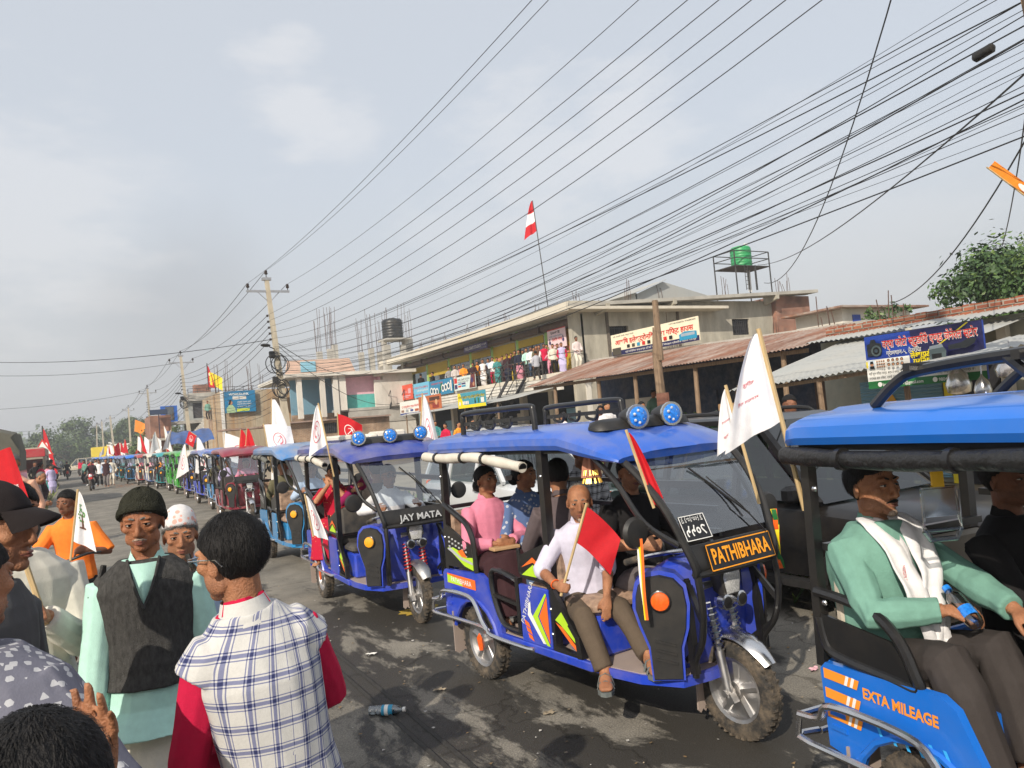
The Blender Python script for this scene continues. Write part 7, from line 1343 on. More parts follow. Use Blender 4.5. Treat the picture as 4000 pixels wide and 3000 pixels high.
def truck():
    T=aty(30,1665,36.); r=empty('cargo_truck',(aty(78,1750,36.).x-1.3,36,0),R(90),'red lorry with olive tarpaulin over its load at the left edge','truck'); TP=M('olive_tarpaulin',(.085,.08,.06),.8,var=.3,scale=1.5,bump=.8,bscale=3); RD=paint('truck_red',(.42,.02,.02),.4); zt=T.z
    b=MB(); w=1.25
    b.loft([[(x,-w,1.5),(x,-w-.03,2.4),(x,-w+.05+.1*k,zt-.25-.1*k),(x,-.6,zt-.05-.15*k),(x,.6,zt-.05-.15*k),(x,w-.05-.1*k,zt-.25-.1*k),(x,w+.03,2.4),(x,w,1.5)] for x,k in ((-.1,2),(.0,1),(.6,0),(1.8,.5),(3.,0),(4.4,.4),(5,1))]); b.build('tarpaulin',TP,r,True)
    b=MB(); b.box((-.15,-1.27,.9),(5,1.27,1.6)); b.box((5.2,-1.15,.7),(6.9,1.15,2.7),bev=.12); b.build('body',RD,r); 
    for x in (.8,2.0,5.9):
        for s in (-1,1): wheel(r,'w',(x,s*1.05,.5),.5,.28,False)
    b=MB(); b.box((-.16,-1.2,.7),(-.2,1.2,.86)); b.build('rear_bumper',BLK,r)
    for s in (-1,1): b=MB(); b.box((-.19,s*1.0-.14,.95),(-.15,s*1.0+.14,1.1)); b.build('tail_light',LENSO,r)
truck()
def bus(label,px,y,mat,top,txt):
    T=aty(*px,y); r=empty('bus',(T.x,y,0),R(-90),label,'bus'); H=T.z; b=MB(); b.box((-9,-1.2,.5),(0,1.2,H),bev=.12); b.build('body',mat,r); b=MB(); b.box((-.02,-1.05,1.25),(.02,1.05,H-.75)); b.build('windscreen',glass('car_glass',(.25,.32,.31),.55),r); b=MB(); b.box((-.3,-1.22,H-.62),(.03,1.22,H-.08),bev=.03); v=b.build('visor',top,r); b=MB()
    if txt: b.text(txt,(.035,-.7,H-.5),(0,1,0),(0,0,1),.36,0,w=.8,bold=.03); b.build('lettering',sW,v)
    for s in (-1,1): b=MB(); b.box((0,s*.85-.2,.72),(.03,s*.85+.2,.92)); b.build('headlight',LENSW,r); b=MB(); b.tube([(.0,s*1.2,2.3),(.3,s*1.35,2.2),(.3,s*1.35,1.9)],.03,6); b.box((.26,s*1.35-.1,1.6),(.33,s*1.35+.1,1.95)); b.build('mirror',BLK,r)
    for x in (-1.6,-7): 
        for s in (-1,1): wheel(r,'w',(x,s*1.05,.48),.48,.26,False)
bus('bus with red visor lettering waiting at the left roadside',(88,1752),58.,M('bus_body',(.30,.26,.20),.5,dirt=.4),paint('bus_red',(.45,.03,.04)),'यात'); bus('cream bus parked behind the red visored one',(131,1772),78.,CP('buscream',(.62,.55,.42)),CP('buscream2',(.66,.60,.48)),'')
# ================================================================ flags
FW=cloth('white_flag',(.74,.73,.75),rough=.8); FR_=cloth('red_flag',(.50,.012,.02),rough=.7); EMR=M('emblem_red',(.58,.16,.20),.7,var=.05); EMW=M('emblem_white',(.8,.75,.74),.7,var=.05); FY=cloth('yellow_flag',(.80,.62,.03)); FOR=cloth('orange_flag',(.80,.25,.03)); GRN=M('emblem_green',(.09,.26,.06),.7,var=.4,scale=60)
def arcpts(c,r,a0,a1,n=14): return [(c[0]+r*math.cos(a0+(a1-a0)*i/n),c[1]+r*math.sin(a0+(a1-a0)*i/n)) for i in range(n+1)]
def ribbon(pts,w):
    L_,R_=[],[]
    for i,p in enumerate(pts):
        q0,q1=pts[max(i-1,0)],pts[min(i+1,len(pts)-1)]; dx,dy=q1[0]-q0[0],q1[1]-q0[1]; l=math.hypot(dx,dy) or 1; ww=w if not isinstance(w,tuple) else w[0]+(w[1]-w[0])*i/(len(pts)-1); L_.append((p[0]-dy/l*ww,p[1]+dx/l*ww)); R_.append((p[0]+dy/l*ww,p[1]-dx/l*ww))
    return [[L_[i],L_[i+1],R_[i+1],R_[i]] for i in range(len(pts)-1)]
def emblem_hs(c=(.5,.5),s=.30):
    P=[]; k=lambda pts:[(c[0]+x*s,c[1]+y*s) for x,y in pts]
    P+=ribbon(k(arcpts((0,0),1.,0,2*PI,28)),.055*s/.3*.3); P+=ribbon(k(arcpts((.05,.02),.52,2.4,-1.6,14)),(.02*s,.12*s)); P+=ribbon(k([(-.45,-.5),(.35,.42)]),.05*s); P+=[k([(.12,.62),(.30,.75),(.62,.42),(.45,.28)])]
    return P
def flag(label,top,bot,w,h,wind,cmat=FW,emblem='hs',emat=EMR,sag=.55,fold=.06,group='party flags carried on the rickshaws',start=0.,pmat=WOOD,pr=.009,seg=(16,14),droop=False,text=None,taper=0.,name='flag',bands=None,nofl=False):
    """Pole from bot to top; the cloth hangs off its upper end, blown towards wind and sagging."""
    top,bot=V(top),V(bot); ax=(bot-top).normalized(); wd=V(wind); wd=(wd-ax*wd.dot(ax)).normalized(); nrm=ax.cross(wd); r=empty(name,bot,0,label,'flag',group); b=MB(); b.tube([top-ax*.02-bot,bot-bot],pr,6); b.build('pole',pmat,r); ph=(top.x*7+top.y*3)%6
    def C(u,v,e=0.):      # u down the pole, v out along the cloth
        if droop:      # hung from the pole tip: a narrow fall of cloth that widens downwards
            wv=w*(.10+.90*u**.75)*(1-.18*math.sin(v*9+ph)*0); p=top+ax*(start+u*h*.98)*(1-v)+(ax*(start+u*h*.98)*.55+V((0,0,-1))*(u*h*.5))*v+wd*(v*wv)+V((0,0,-1))*(.16*h*v*u)
            return p+nrm*(fold*w*u**.5*(math.sin(v*8+u*2+ph)*.9+math.sin(v*15+ph)*.3)*min(1,v*3)+e)-bot
        p=top+ax*(start+u*h*(1-taper*v))+wd*(v*w*(1-.25*sag))+V((0,0,-1))*(sag*w*(v**1.4)*.95)
        p+=nrm*(fold*w*(math.sin(v*6.5+u*2.2+ph)*v*.9+math.sin(v*13+u*5+ph)*v*.35)+e); return p-bot
    b=MB()
    if bands:
        for (u0,u1,k) in bands: b.grid(lambda u,v:C(u0+(u1-u0)*u,v),5,seg[1],k)
    else: b.grid(lambda u,v:C(u,v),*seg)
    c=b.build('cloth',cmat,r,True,auto=80); 
    if emblem or text:
        b=MB(); P=emblem_hs((.5,.42 if droop else .5),.23) if emblem=='hs' else emblem or []
        for e in (.003,-.003):
            for q in P:
                k=0
                if isinstance(q,dict): k=q['m']; q=q['p']
                b.add([C(1-y,x,e) for x,y in q],[tuple(range(len(q)))],k)
        if text:
            for t,x0,y0,hh,ww in text:
                vs,fs,W=text2d(t,.01); 
                for e in (.003,-.003): b.add([C(1-(y0+y*hh),x0+x/W*ww if not nofl else 1-(x0+x/W*ww),e) for x,y in vs],fs,0)
        b.build('emblem',emat,c)
    return r
def fl(label,tpx,bpx,d,w,h,wind=(.6,-.4,0),d2=None,**k): flag(label,dep(*tpx,d),dep(*bpx,d2 or d),w,h,wind,**k)
# ================================================================ the convoy
MAINR=rickshaw((3.05,5.44,0),R(-86),'royal blue rickshaw with PATHIBHARA name board and bald man on its seat',dict(rack='side',spots=(-.12,.17),side_text='PATHIBHARA',front_text='PATHIBHARA',sticker=True))
riders_main(MAINR)
RIGHTR=rickshaw((3.17,1.9,0),R(-98),'sky blue rickshaw with EXTA MILEAGE lettering at the right edge',dict(rack='roof',roll=ROLLK,roll_sag=False,body=SKYB,roof=SKYB,decal=False,right=True,seat=M('cream_seat',(.50,.44,.36),.6,dirt=.3)))
riders_right(RIGHTR)
def rloc(rk,p): return Matrix.Translation(rk.location)@Matrix.Rotation(rk.rotation_euler.z,4,'Z')@V(p)
RED_SP=M('red_spring',(.55,.03,.02),.35,.3)
R2=rickshaw((2.97,9.35,0),R(-92),'royal blue rickshaw with JAY MATA name board, red springs and three roof lamps',dict(spots=(-.34,0,.34),spring=RED_SP,lens=LENSA,decal=True,front_text='JAY MATA',plate=False,roll=ROLLW,seat=M('black_seat',(.03,.03,.032),.6,dirt=.3),guard=ALU,roof=paint('roof_navy',(.02,.045,.30),.45,dscale=2.2)))
b=MB(); b.box((.05,-.36,1.83),(1.0,-.22,1.90),bev=.02); b.box((.0,-.1,1.83),(1.25,.0,1.89),bev=.02); b.box((.2,.2,1.83),(1.2,.34,1.91),bev=.02); b.build('roof_case',CREAM,R2,True)
def riders2(rk):
    kw=seat_in(rk,(1.40,.02,0),-4,hz=1.42,h=1.64,skin=1,lod=1,shirt=WHITEC,sleeve=.95,pants=CHARC,hairm=GREYH,face=dict(squint=.5,moust=None),pose=dict(head=(.1,.05,0),hr=(.36,-.24,.86),hl=(.36,.22,.86),pr=(-.3,-.9,-.3)),handr=G,handl=G); J=kw['J']; r=P_('driver in white shirt and spectacles behind the JAY MATA windscreen',kw)
    b=MB(); k=J.h/1.68*kw.get('hk',1)
    for s in (-1,1): b.tube([J.head+J.hm@(V((.100,s*.031+.024*math.cos(a),.010+.017*math.sin(a)))*k) for a in [2*PI*i/14 for i in range(15)]],.0022,5); b.tube([J.head+J.hm@(V(p)*k) for p in ((.098,s*.056,.012),(.0,s*.082,.012))],.002,5)
    b.build('spectacles',BLK,r,True)
    kw=seat_in(rk,(.0,-.20,0),-30,hz=1.45,h=1.56,skin=0,lod=1,shirt=REDSARI,sleeve=.45,hem=-.25,skirt=REDSARI,hair='long',face={},pose=dict(head=(.2,.0,0),hr=(.24,-.02,1.06),hl=(.26,.06,1.05),pr=(-.1,-.7,-.8),pl=(-.1,.7,-.8)),handr=dict(d=(-.2,.1,1),n=(.9,0,.2),t=(0,-1,0),c=(.6,.7,.5)),handl=dict(d=(-.2,-.1,1),n=(.9,0,.2),t=(0,-1,0),c=(.6,.7,.5))); P_('woman in red dotted sari shading her face with raised hands',kw)
    kw=seat_in(rk,(.16,.15,0),-10,hz=1.47,h=1.56,skin=0,lod=1,shirt=MAGENTA,sleeve=.97,hem=-.25,skirt=MAROON,hair='short',face={},pose=dict(head=(.3,.0,0),hr=(.30,-.2,.98),hl=(.3,.06,.9))); J=kw['J']; r=P_('woman in magenta cardigan and beige headscarf beside the red sari woman',kw); cap_blob(J,1.02,line=.06,back=-.13,th=.017,n=(28,36)).build('headscarf',BEIGE,r,True,auto=80)
    kw=seat_in(rk,(.93,.05,0),178,hz=1.47,h=1.62,skin=1,lod=2,shirt=CHARC,pants=BLACKC,face=False); P_('dark clothed passenger behind the JAY MATA driver',kw)
riders2(R2)
SKY2=paint('cyan_blue',(.015,.22,.50),.35); SKY3=paint('dusty_sky_roof',(.05,.20,.48),.75,dscale=3); DRED=paint('maroon',(.22,.008,.03),.25); GRNP=paint('grass_green',(.04,.33,.03),.25); TEALP=paint('teal',(.0,.27,.30),.25); OLDB=paint('faded_blue',(.10,.17,.42),.6); CREAMR=paint('cream_roof',(.62,.58,.50),.4); REDP=paint('old_red',(.36,.03,.03),.4)
R3=rickshaw((3.2,13.25,0),R(-92),'sky blue rickshaw with dusty pale blue roof and long white flag',dict(body=SKY2,roof=SKY3,roll=M('grey_canvas',(.13,.13,.115),.9,bump=.6,bscale=12),spots=None,lens=LENSA,decal=False,detail=True,guard=ALU,frame=BLK,front_text='iLOV',plate=False))
def riders3(rk):
    kw=seat_in(rk,(1.42,.0,0),-2,hz=1.42,h=1.64,skin=1,lod=1,shirt=BLUESH,sleeve=.95,pants=JEANS,face=dict(squint=.5),pose=dict(head=(-.05,.1,0),hr=(.36,-.24,.86),hl=(.36,.22,.86)),handr=G,handl=G); P_('driver in pale blue shirt in the dusty roofed sky blue rickshaw',kw)
    kw=seat_in(rk,(.02,-.15,0),-10,hz=1.46,h=1.6,skin=1,lod=2,shirt=OLIVE,pants=CHARC,face=False); P_('rear passenger in olive shirt in the dusty roofed rickshaw',kw)
riders3(R3)
# --- the rest of the line: one plain rickshaw built with its parts, then copied and repainted
PB=paint('line_body',(.03,.10,.42),.3); PR=paint('line_roof',(.05,.12,.45),.45); PF=M('line_frame',(.012,.012,.013),.4,dirt=.2); PL=M('line_roll',(.5,.47,.4),.6,dirt=.3); PS=M('line_seat',(.05,.045,.045),.7)
line=[(3.75,21.6,-91,DRED,DRED,'maroon rickshaw with dark red roof carrying red flags',BLK,None),(4.05,25.2,-92,SKY2,SKYB,'bright sky blue rickshaw with white roll, behind the maroon one',BLK,ROLLW),(4.1,28.6,-90,BLUE,OLDB,'deep blue rickshaw with faded blue roof',BLK,None),(4.2,32.4,-91,BLUE,CREAMR,'deep blue rickshaw with cream roof and chrome rails',BLK,ROLLW),(4.25,36.3,-90,GRNP,GRNP,'green rickshaw with green frame, nearer of the two green ones',GRNP,None),(4.3,39.9,-89,GRNP,GRNP,'green rickshaw with green frame, farther of the two green ones',GRNP,None),(4.1,43.6,-90,TEALP,TEALP,'teal rickshaw just beyond the two green ones',BLK,None),(3.95,47.4,-89,OLDB,CREAMR,'faded blue rickshaw with cream and blue roof and bare timber frame',CREAM,None),(3.75,51.3,-90,REDP,REDP,'old red rickshaw beyond the cream roofed one',CREAM,None),(3.4,55.6,-89,SKY2,SKYB,'sky blue rickshaw just beyond the old red one',BLK,None),(3.3,61,-90,TEALP,OLDB,'teal bodied rickshaw with faded blue roof far down the line',BLK,None)]
for i in range(13): line.append((3.2-.03*i+random.uniform(-.15,.15),65.5+4.6*i,-90,(SKY2,OLDB,TEALP,DRED)[i%4],(OLDB,SKYB,SKY3,OLDB)[i%4],'small distant rickshaw in the far part of the line',BLK,None))
proto=rickshaw((0,0,0),0,'x',dict(body=PB,roof=PR,frame=PF,roll=PL,seat=PS,decal=False,detail=False,lens=LENSA))
seated=[]
for j,(pos,f,hz,kw_) in enumerate((((1.42,.02,0),0,1.42,dict(pants=CHARC,face=False)),((.0,-.18,0),-12,1.46,dict(skirt=MAROON,hair='bun',face=False)),((.02,.2,0),0,1.48,dict(pants=CHARC,face=False)))):
    m_=cloth('rider_%s'%('abc'[j]),(.5,.5,.5)); kw=seat_in(proto,pos,f,hz=hz,h=1.6,skin=1,lod=2,shirt=m_,sleeve=.9,hem=-.2,pose=dict(hr=(.35,-.2,.85),hl=(.35,.2,.85)) if j==0 else {},**kw_); seated.append((P_('x',kw),m_.name,pos))
shirts=[WHITEC,BLUESH,ORSARI,PINK,MAGENTA,TEAL,NAVY,GREYSH,PEACH,REDC,OLIVE,LAV,SAGE,BLACKC,PINKP,INDIGO]; sn=['white','pale blue','saffron','pink','magenta','teal','navy','mauve','peach','crimson','olive','lavender','sage','black','rose','indigo']
rn=random.Random(21)
for i,(x,y,a,bm,rm,lb,fm,rl) in enumerate(line):
    o=proto if i==0 else copy_tree(proto); o.location=(x,y,0); o.rotation_euler.z=R(a+rn.uniform(-2,2)); o['label']=lb
    remat(o,{PB.name:bm,PR.name:rm,PF.name:fm,PL.name:rl or ROLLK}) if i else None
for i,(x,y,a,bm,rm,lb,fm,rl) in enumerate(line[:17]):
    for j,(s0,mn,pos) in enumerate(seated):
        if i>11 and j==1: continue
        s=copy_tree(s0); m=Matrix.Translation((x,y,0))@Matrix.Rotation(R(a),4,'Z'); s.location=m@V((s0.location.x,s0.location.y,s0.location.z)); s.rotation_euler.z=R(a)+s0.rotation_euler.z+rn.uniform(-.3,.3); k=rn.randrange(16); remat(s,{mn:shirts[k]})
        s['label']=('driver in %s top in the '%sn[k] if j==0 else 'near side rear rider in %s in the '%sn[k] if j==1 else 'far side rear rider in %s in the '%sn[k])+' '.join(lb.split(',')[0].split()[:7]); s['group']='riders in the line of rickshaws'
        if i>10: s['label']=('driver' if j==0 else 'rider')+' in %s in one of the small distant rickshaws'%sn[k]
for s0,_,_ in seated:
    for c in list(s0.children): bpy.data.objects.remove(c)
    bpy.data.objects.remove(s0)
remat(proto,{PB.name:line[0][3],PR.name:line[0][4],PL.name:ROLLK})
# ================================================================ flags near to far
q=lambda x,y:(1650+x*.8436,1500+y*.8436)
T=dep(*q(757,566),4.70); flag('small red flag on a stick in the bald man\'s hand',T,OLDHAND-(T-OLDHAND)*.06,.24,.23,(.70,-.50,-.45),FR_,None,sag=.6,fold=.06)
T=dep(*q(948,228),4.35); B_=dep(*q(1072,575),4.28); flag('red flag tied to the windscreen pillar of the PATHIBHARA rickshaw',T,B_,.14,.42,(.6,-.4,-.1),FR_,None,droop=True,fold=.16)
T=dep(*q(1408,22),4.05); B_=dep(*q(1560,555),4.0); flag('narrow white flag tied to the far pillar of the PATHIBHARA rickshaw',T,B_,.11,.28,(-.55,.4,0),FW,None,EMR,droop=True,fold=.22,text=[('मतदान',.3,.45,.05,.5),('चिन्ह',.3,.2,.05,.4)])
T=dep(*q(1560,-236),3.42); B_=dep(*q(1770,585),3.40); flag('tall white flag tied to the rear post of the sky blue rickshaw',T,B_,.25,.41,(-.8,.45,0),FW,None,EMR,droop=True,fold=.13,text=[('चिन्ह',.45,.52,.05,.3),('मतदान गरौँ',.35,.36,.04,.5)],pr=.011)
# ribbons and trimmings on the main rickshaw
for c,k,dx in ((sY,0,0),(ORA,1,.015),(WDEC,2,-.012)):
    b=MB(); p0=rloc(MAINR,(2.06+dx,-.555,1.20)); pts=[p0+V((.004*math.sin(i*.7+k),dx*.6*i/8,-.055*i)) for i in range(9)]; b.loft([[p+V((-.006,.004,0)),p+V((.006,-.004,0))] for p in pts],closed=False); tag(b.build('ribbon',[c],None,True),('yellow','orange','white')[k]+' ribbon hanging from the round mirror','ribbon')
b=MB(); rn2=random.Random(3); c=rloc(MAINR,(1.52,-.40,1.585))
b.loft([[c+V((.0+r_*math.cos(a)*(1+.25*math.sin(5*a)),r_*math.sin(a)*(1+.25*math.sin(5*a)),z)) for a in [2*PI*i/20 for i in range(20)]] for r_,z in ((.012,.08),(.035,.04),(.045,0),(.05,-.04),(.055,-.075))]); b.k=1
for i in range(60): a=rn2.uniform(0,6.28); z=rn2.choice((-.03,-.08)); p=c+V((.052*math.cos(a),.052*math.sin(a),z)); b.tube([p,p+V((.01*math.cos(a),.01*math.sin(a),-.03))],.0028,4)
tag(b.build('hanging_tassel',[cloth('dusty_rose_net',(.45,.20,.13)),M('gold_thread',(.75,.45,.08),.3,.6)],None,True),'rose and gold tasselled charm hanging under the roof edge','charm')
b=MB(); p0=rloc(MAINR,(2.12,.50,1.22))
for k in range(3): b.k=k; pts=[p0+V((.012*math.sin(i*1.3+k*2),-.02+.012*math.cos(i+k),-.045*i)) for i in range(9)]; b.loft([[p+V((-.012,.008,0)),p+V((.012,-.008,0))] for p in pts],closed=False)
tag(b.build('ribbon',[sY,LENSO,sG],None,True),'twisted yellow red and green ribbon on the far windscreen pillar','ribbon')
# hanging strap with clear handle in the right rickshaw
p=dep(3655,1822,2.95); r=empty('hand_strap',p,R(-30),'yellow hanging strap with clear plastic hand grip under the roof','hand strap'); b=MB(); b.box((-.022,-.006,-.08),(.022,.006,.06)); b.build('strap',M('yellow_strap',(.85,.50,.02),.6),r); b=MB()
b.tube([(x,0,z) for x,z in ((-.065,-.08),(.065,-.08),(.068,-.2),(.075,-.24),(-.075,-.24),(-.068,-.2),(-.065,-.08))],.007,6); b.box((-.062,-.002,-.19),(.062,.002,-.085)); b.tube([(x,0,z) for x,z in ((-.07,-.24),(-.05,-.275),(.05,-.275),(.07,-.24))],.011,6); b.build('grip',glass('clear_acrylic',(.93,.95,.96),.72,.08),r,True)
RED=('red',FR_,EMW); WH=('white',FW,EMR)
def F_(lab,t,b_,d,w,h,k=WH,**kk): fl(lab,t,b_,d,w,h,cmat=k[1],emat=k[2],**kk)
c2=lambda x,y:(1100+x*.6027,1500+y*.6027); c6=lambda x,y:(500+x*.3617,1500+y*.3617)
F_('white emblem flag on a stick at the near corner of the JAY MATA rickshaw',c2(240,135),c2(340,600),8.2,.19,.44,wind=(-.6,.35,0),droop=True,fold=.16); F_('small white flag hanging low at the rear of the JAY MATA rickshaw',c2(152,725),c2(205,990),8.0,.18,.42,wind=(.6,-.35,0),droop=True,fold=.16)
F_('red flag with white emblem behind the JAY MATA rickshaw roof',c7(770,1138),c7(782,1330),11.5,.40,.42,RED,wind=(.8,-.45,-.2),sag=.5); F_('white flag with emblem hanging between the blue roofs',c7(1382,1000),c7(1365,1330),8.9,.24,.72,wind=(.6,-.35,0),droop=True,fold=.16)
F_('long white flag streaming over the dusty sky blue roof',c6(1550,168),c6(1548,680),13.0,.60,1.5,wind=(.85,-.5,0),droop=True,fold=.08); F_('white emblem flag on a thin stick before the dusty blue roof',c6(1465,440),c6(1560,960),12.4,.46,.5,wind=(.86,-.5,.1),sag=.25)
F_('white emblem flag leaning over the sky blue roofs',c6(1042,530),c6(1035,700),22.,1.2,.75,wind=(.86,-.5,-.2),sag=.4); F_('left of two red flags above the maroon rickshaw',c6(1215,495),c6(1200,700),20.,.5,1.1,RED,wind=(.6,-.3,0),droop=True); F_('right of two red flags above the maroon rickshaw',c6(1285,482),c6(1268,700),20.,.45,1.2,RED,wind=(.6,-.3,0),droop=True)
F_('white flag drooping on a pole above the faded blue roof',c6(745,580),c6(735,780),26.,.6,1.2,wind=(.6,-.35,0),droop=True); F_('white flag with emblem beside the green roof',c6(620,650),c6(640,800),28.,.45,1.0,wind=(-.5,.3,0),droop=True); F_('maroon red flag at the top of a slanting stick above the blue roof',c6(742,560),c6(680,520),27.,.3,.32,RED,wind=(.3,-.2,-.7),sag=.7); F_('white flag hanging beside a blue door near the line',c6(800,830),c6(830,980),30.,.4,1.5,wind=(.4,-.2,0),droop=True); F_('white flag held out of the green rickshaw',c6(545,810),c6(660,920),33.,.9,.55,wind=(.8,-.45,-.2),sag=.3); F_('small white flag above the teal rickshaw',c6(302,655),c6(318,760),41.,.4,1.2,wind=(.4,-.2,0),droop=True); F_('small red flag above the teal rickshaw',c6(405,680),c6(425,760),40.,.4,1.0,RED,wind=(.4,-.2,0),droop=True)
rn=random.Random(8)
for i in range(26):
    y=34+i*3.6; x=rn.uniform(3.2,4.6); z=rn.uniform(1.75,1.95); h=rn.uniform(.7,1.3); red=rn.random()<.28; k=RED if red else WH
    flag('%s flag on a short stick above the distant rickshaw roofs'%k[0],(x,y,z+h),(x+rn.uniform(-.2,.2),y,z),rn.uniform(.3,.6),h*rn.uniform(.7,.95),(rn.choice((-.8,.8,.6)),-.4,0),k[1],None,droop=rn.random()<.75,sag=.7,group='small flags above the far rickshaws',seg=(6,6))
T=atx(2080,785,24.5); B_=atx(2140,1195,24.5); flag('red and white banded flag on a tall roof pole',T,B_,.75,1.9,(-.8,.5,0),[FR_,FW],[],droop=True,fold=.12,bands=((0,.36,0),(.36,.68,1),(.68,1,0)),pmat=GREYSTEEL,pr=.03)
# the big red banner at the left edge with lettering, on the jacket man's stick
T=dep(-95,1640,3.06); B_=dep(182,2440,3.04); flag('large red banner with white lettering at the left edge',T,B_,.095,.28,(.8,-.45,.15),FR_,[arcpts((.28,.30),.24,-1.2,2.2,10)] and ribbon(arcpts((.18,.28),.26,-1.4,2.0,14),.018),EMW,sag=.04,fold=.05,text=[('चिन्ह',.48,.42,.06,.34),('न गरौँ ।',.40,.10,.055,.5)],pr=.011,nofl=False,start=.15)
# white flag with a tree on the bicycle
tr=[]; rn=random.Random(5)
for i in range(26): a=rn.uniform(0,6.28); d_=rn.random()**.5; x=.45+.22*d_*math.cos(a); y=.60+.16*d_*math.sin(a); tr.append([(x+.035*math.cos(t),y+.022*math.sin(t)) for t in [2*PI*k/7 for k in range(7)]])
tr+=[dict(p=[(.42,.34),(.52,.34),(.50,.52),(.56,.60),(.46,.55),(.40,.60),(.44,.52)],m=1),dict(p=[(.34,.34),(.60,.34),(.62,.31),(.32,.31)],m=1)]
T=dep(303+.5,1920,6.55); B_=dep(275,2190,6.5); flag('white flag with a green tree emblem on the bicycle handlebar',T,B_,.17,.42,(.6,-.3,0),FW,tr,[GRN,M('emblem_brown',(.12,.05,.03),.7),EMR],droop=True,fold=.10)
for lab,tp,bp,d,w,h,k in (('tall red and crimson double pennant flag by the warning sign',(165,1665),(176,1825),60.,1.0,3.0,RED),('crimson pennant flag above a yellow one on a roof pole',(808,1420),(815,1525),78.,.7,2.0,RED)):
    flag(lab,dep(*tp,d),dep(*bp,d),w,h,(.7,-.4,-.9),k[1],[[(x,.62+(y-.62)*.5) for x,y in arcpts((.45,.62),.16,0,2*PI,12)],[(x,.25+(y-.25)*.45) for x,y in arcpts((.45,.25),.17,0,2*PI,12)]],k[2],droop=True,start=.4,pmat=GREYSTEEL,pr=.05)
flag('yellow flag with dark mark below a crimson roof pennant',dep(811,1452,78),dep(815,1525,78),1.6,1.3,(.8,-.4,-.5),FY,None,sag=.5,pmat=GREYSTEEL,pr=.03)
for px,py in ((528,1640),(560,1700)): flag('small orange flag fluttering before the roadside tree',dep(px,py,100),dep(px-4,py+50,100),1.6,1.5,(.8,-.4,-.2),FOR,None,sag=.4,pr=.03,group='small orange flags by the trees')
p=atx(3868,655,8.3); flag('orange pennant with a round printed mark at the right picture edge',p+V((0,.02,.0)),p+V((.55,-.32,-.62)),.12,.95,(.3,-.2,.4),FOR,[[(.5+.3*math.cos(a),.55+.10*math.sin(a)) for a in [2*PI*i/14 for i in range(14)]]],EMW,sag=.1,fold=.1)
# ================================================================ balcony crowd
zf=4.25; c5p=lambda x,y:(1500+x*.3843,1250+y*.3843)
def bal(px,py,label,dz=0,x=23.3,**k):
    T=atx(*c5p(px,py),x); pk=k.pop('pose',{}); h=1.6
    for _ in range(3): J=Pose(h,**pk); h=min(1.78,max(1.35,h*(T.z-zf-dz)/J.head.z))
    J=Pose(h,**pk); person(label,(T.x,T.y,zf+dz),k.pop('rz',R(-125)),J,skin=k.pop('skin',1),lod=3,group='people crowding the market balcony',face=False,**k)
ar=dict(hl=(.28,.15,.98),hr=(.28,-.15,.98))
for a in ((1950,190,'man in pale pink shirt and cream trousers at the right end of the balcony',dict(shirt=cloth('shell_pink',(.66,.55,.54)),pants=DHOTI,skin=2,rz=R(-100))),(1800,250,'woman in lavender sari near the right end of the balcony',dict(shirt=REDC,skirt=LAV,hair='bun',vest=(LAV,-.2,.08))),(1712,265,'woman in cream kurta and dark trousers on the balcony beside the lavender sari',dict(shirt=DHOTI,pants=BLACKC,hair='bun')),(1685,395,'small child in pink at the balcony railing beside the cream kurta woman',dict(shirt=PINKP,pants=PINKP)),(1620,232,'tall man in red and white sports jacket above the balcony stairs',dict(shirt=WHITEC,vest=(REDC,-.2,.08),pants=BLACKC,skin=2)),(1572,255,'man in brown jacket in the balcony doorway',dict(shirt=cloth('brown_jacket',(.10,.05,.03)),pants=CHARC)),(1545,262,'man half hidden behind the brown jacketed man',dict(shirt=OLIVE,pants=CHARC)),(1490,290,'man in white shirt and jeans on the balcony',dict(shirt=WHITEC,pants=JEANS,skin=2)),(1440,262,'man in mint shirt looking down from the balcony doorway',dict(shirt=MINT,pants=CHARC)),(1365,320,'woman in navy top and pink skirt on the balcony',dict(shirt=NAVY,skirt=PINKP,hair='bun')),(1325,310,'woman in black with white edging on the balcony',dict(shirt=BLACKC,pants=BLACKC,hair='bun')),(1248,362,'woman in striped dark sari before the yellow shutter',dict(shirt=MAROON,skirt=NAVY,hair='bun',skin=2)),(1145,400,'woman in teal print sari on the balcony',dict(shirt=TEAL,skirt=TEAL,hair='bun')),(1100,398,'woman in white shawl holding a red cloth on the balcony',dict(shirt=WHITEC,pants=REDC,hair='bun')),(1000,420,'woman in white sari with black bag on the balcony',dict(shirt=MAROON,skirt=WHITEC,hair='bun',vest=(WHITEC,-.1,.08))),(900,452,'girl behind a white flag on the balcony',dict(shirt=MAROON,skirt=MAROON,hair='bun')),(805,465,'woman in saffron shawl at the balcony railing',dict(shirt=ORSARI,skirt=MAGENTA,hair='bun')),(716,450,'young man in pale tee shading his eyes on the balcony',dict(shirt=cloth('pale_tee',(.55,.50,.48)),pants=CHARC)),(655,462,'young man in checked dark shirt on the balcony',dict(shirt=BWP,pants=CHARC)),(495,545,'man in black beside the doorway at the far balcony bays',dict(shirt=BLACKC,pants=BLACKC,rz=R(-200))),(372,560,'man in black tee with his back turned at the far end of the balcony',dict(shirt=BLACKC,pants=CHARC,rz=R(40)))):
    k=dict(a[3]); bal(a[0],a[1],a[2],pose=dict(ar) if len(a[2])%2 else {},**k)
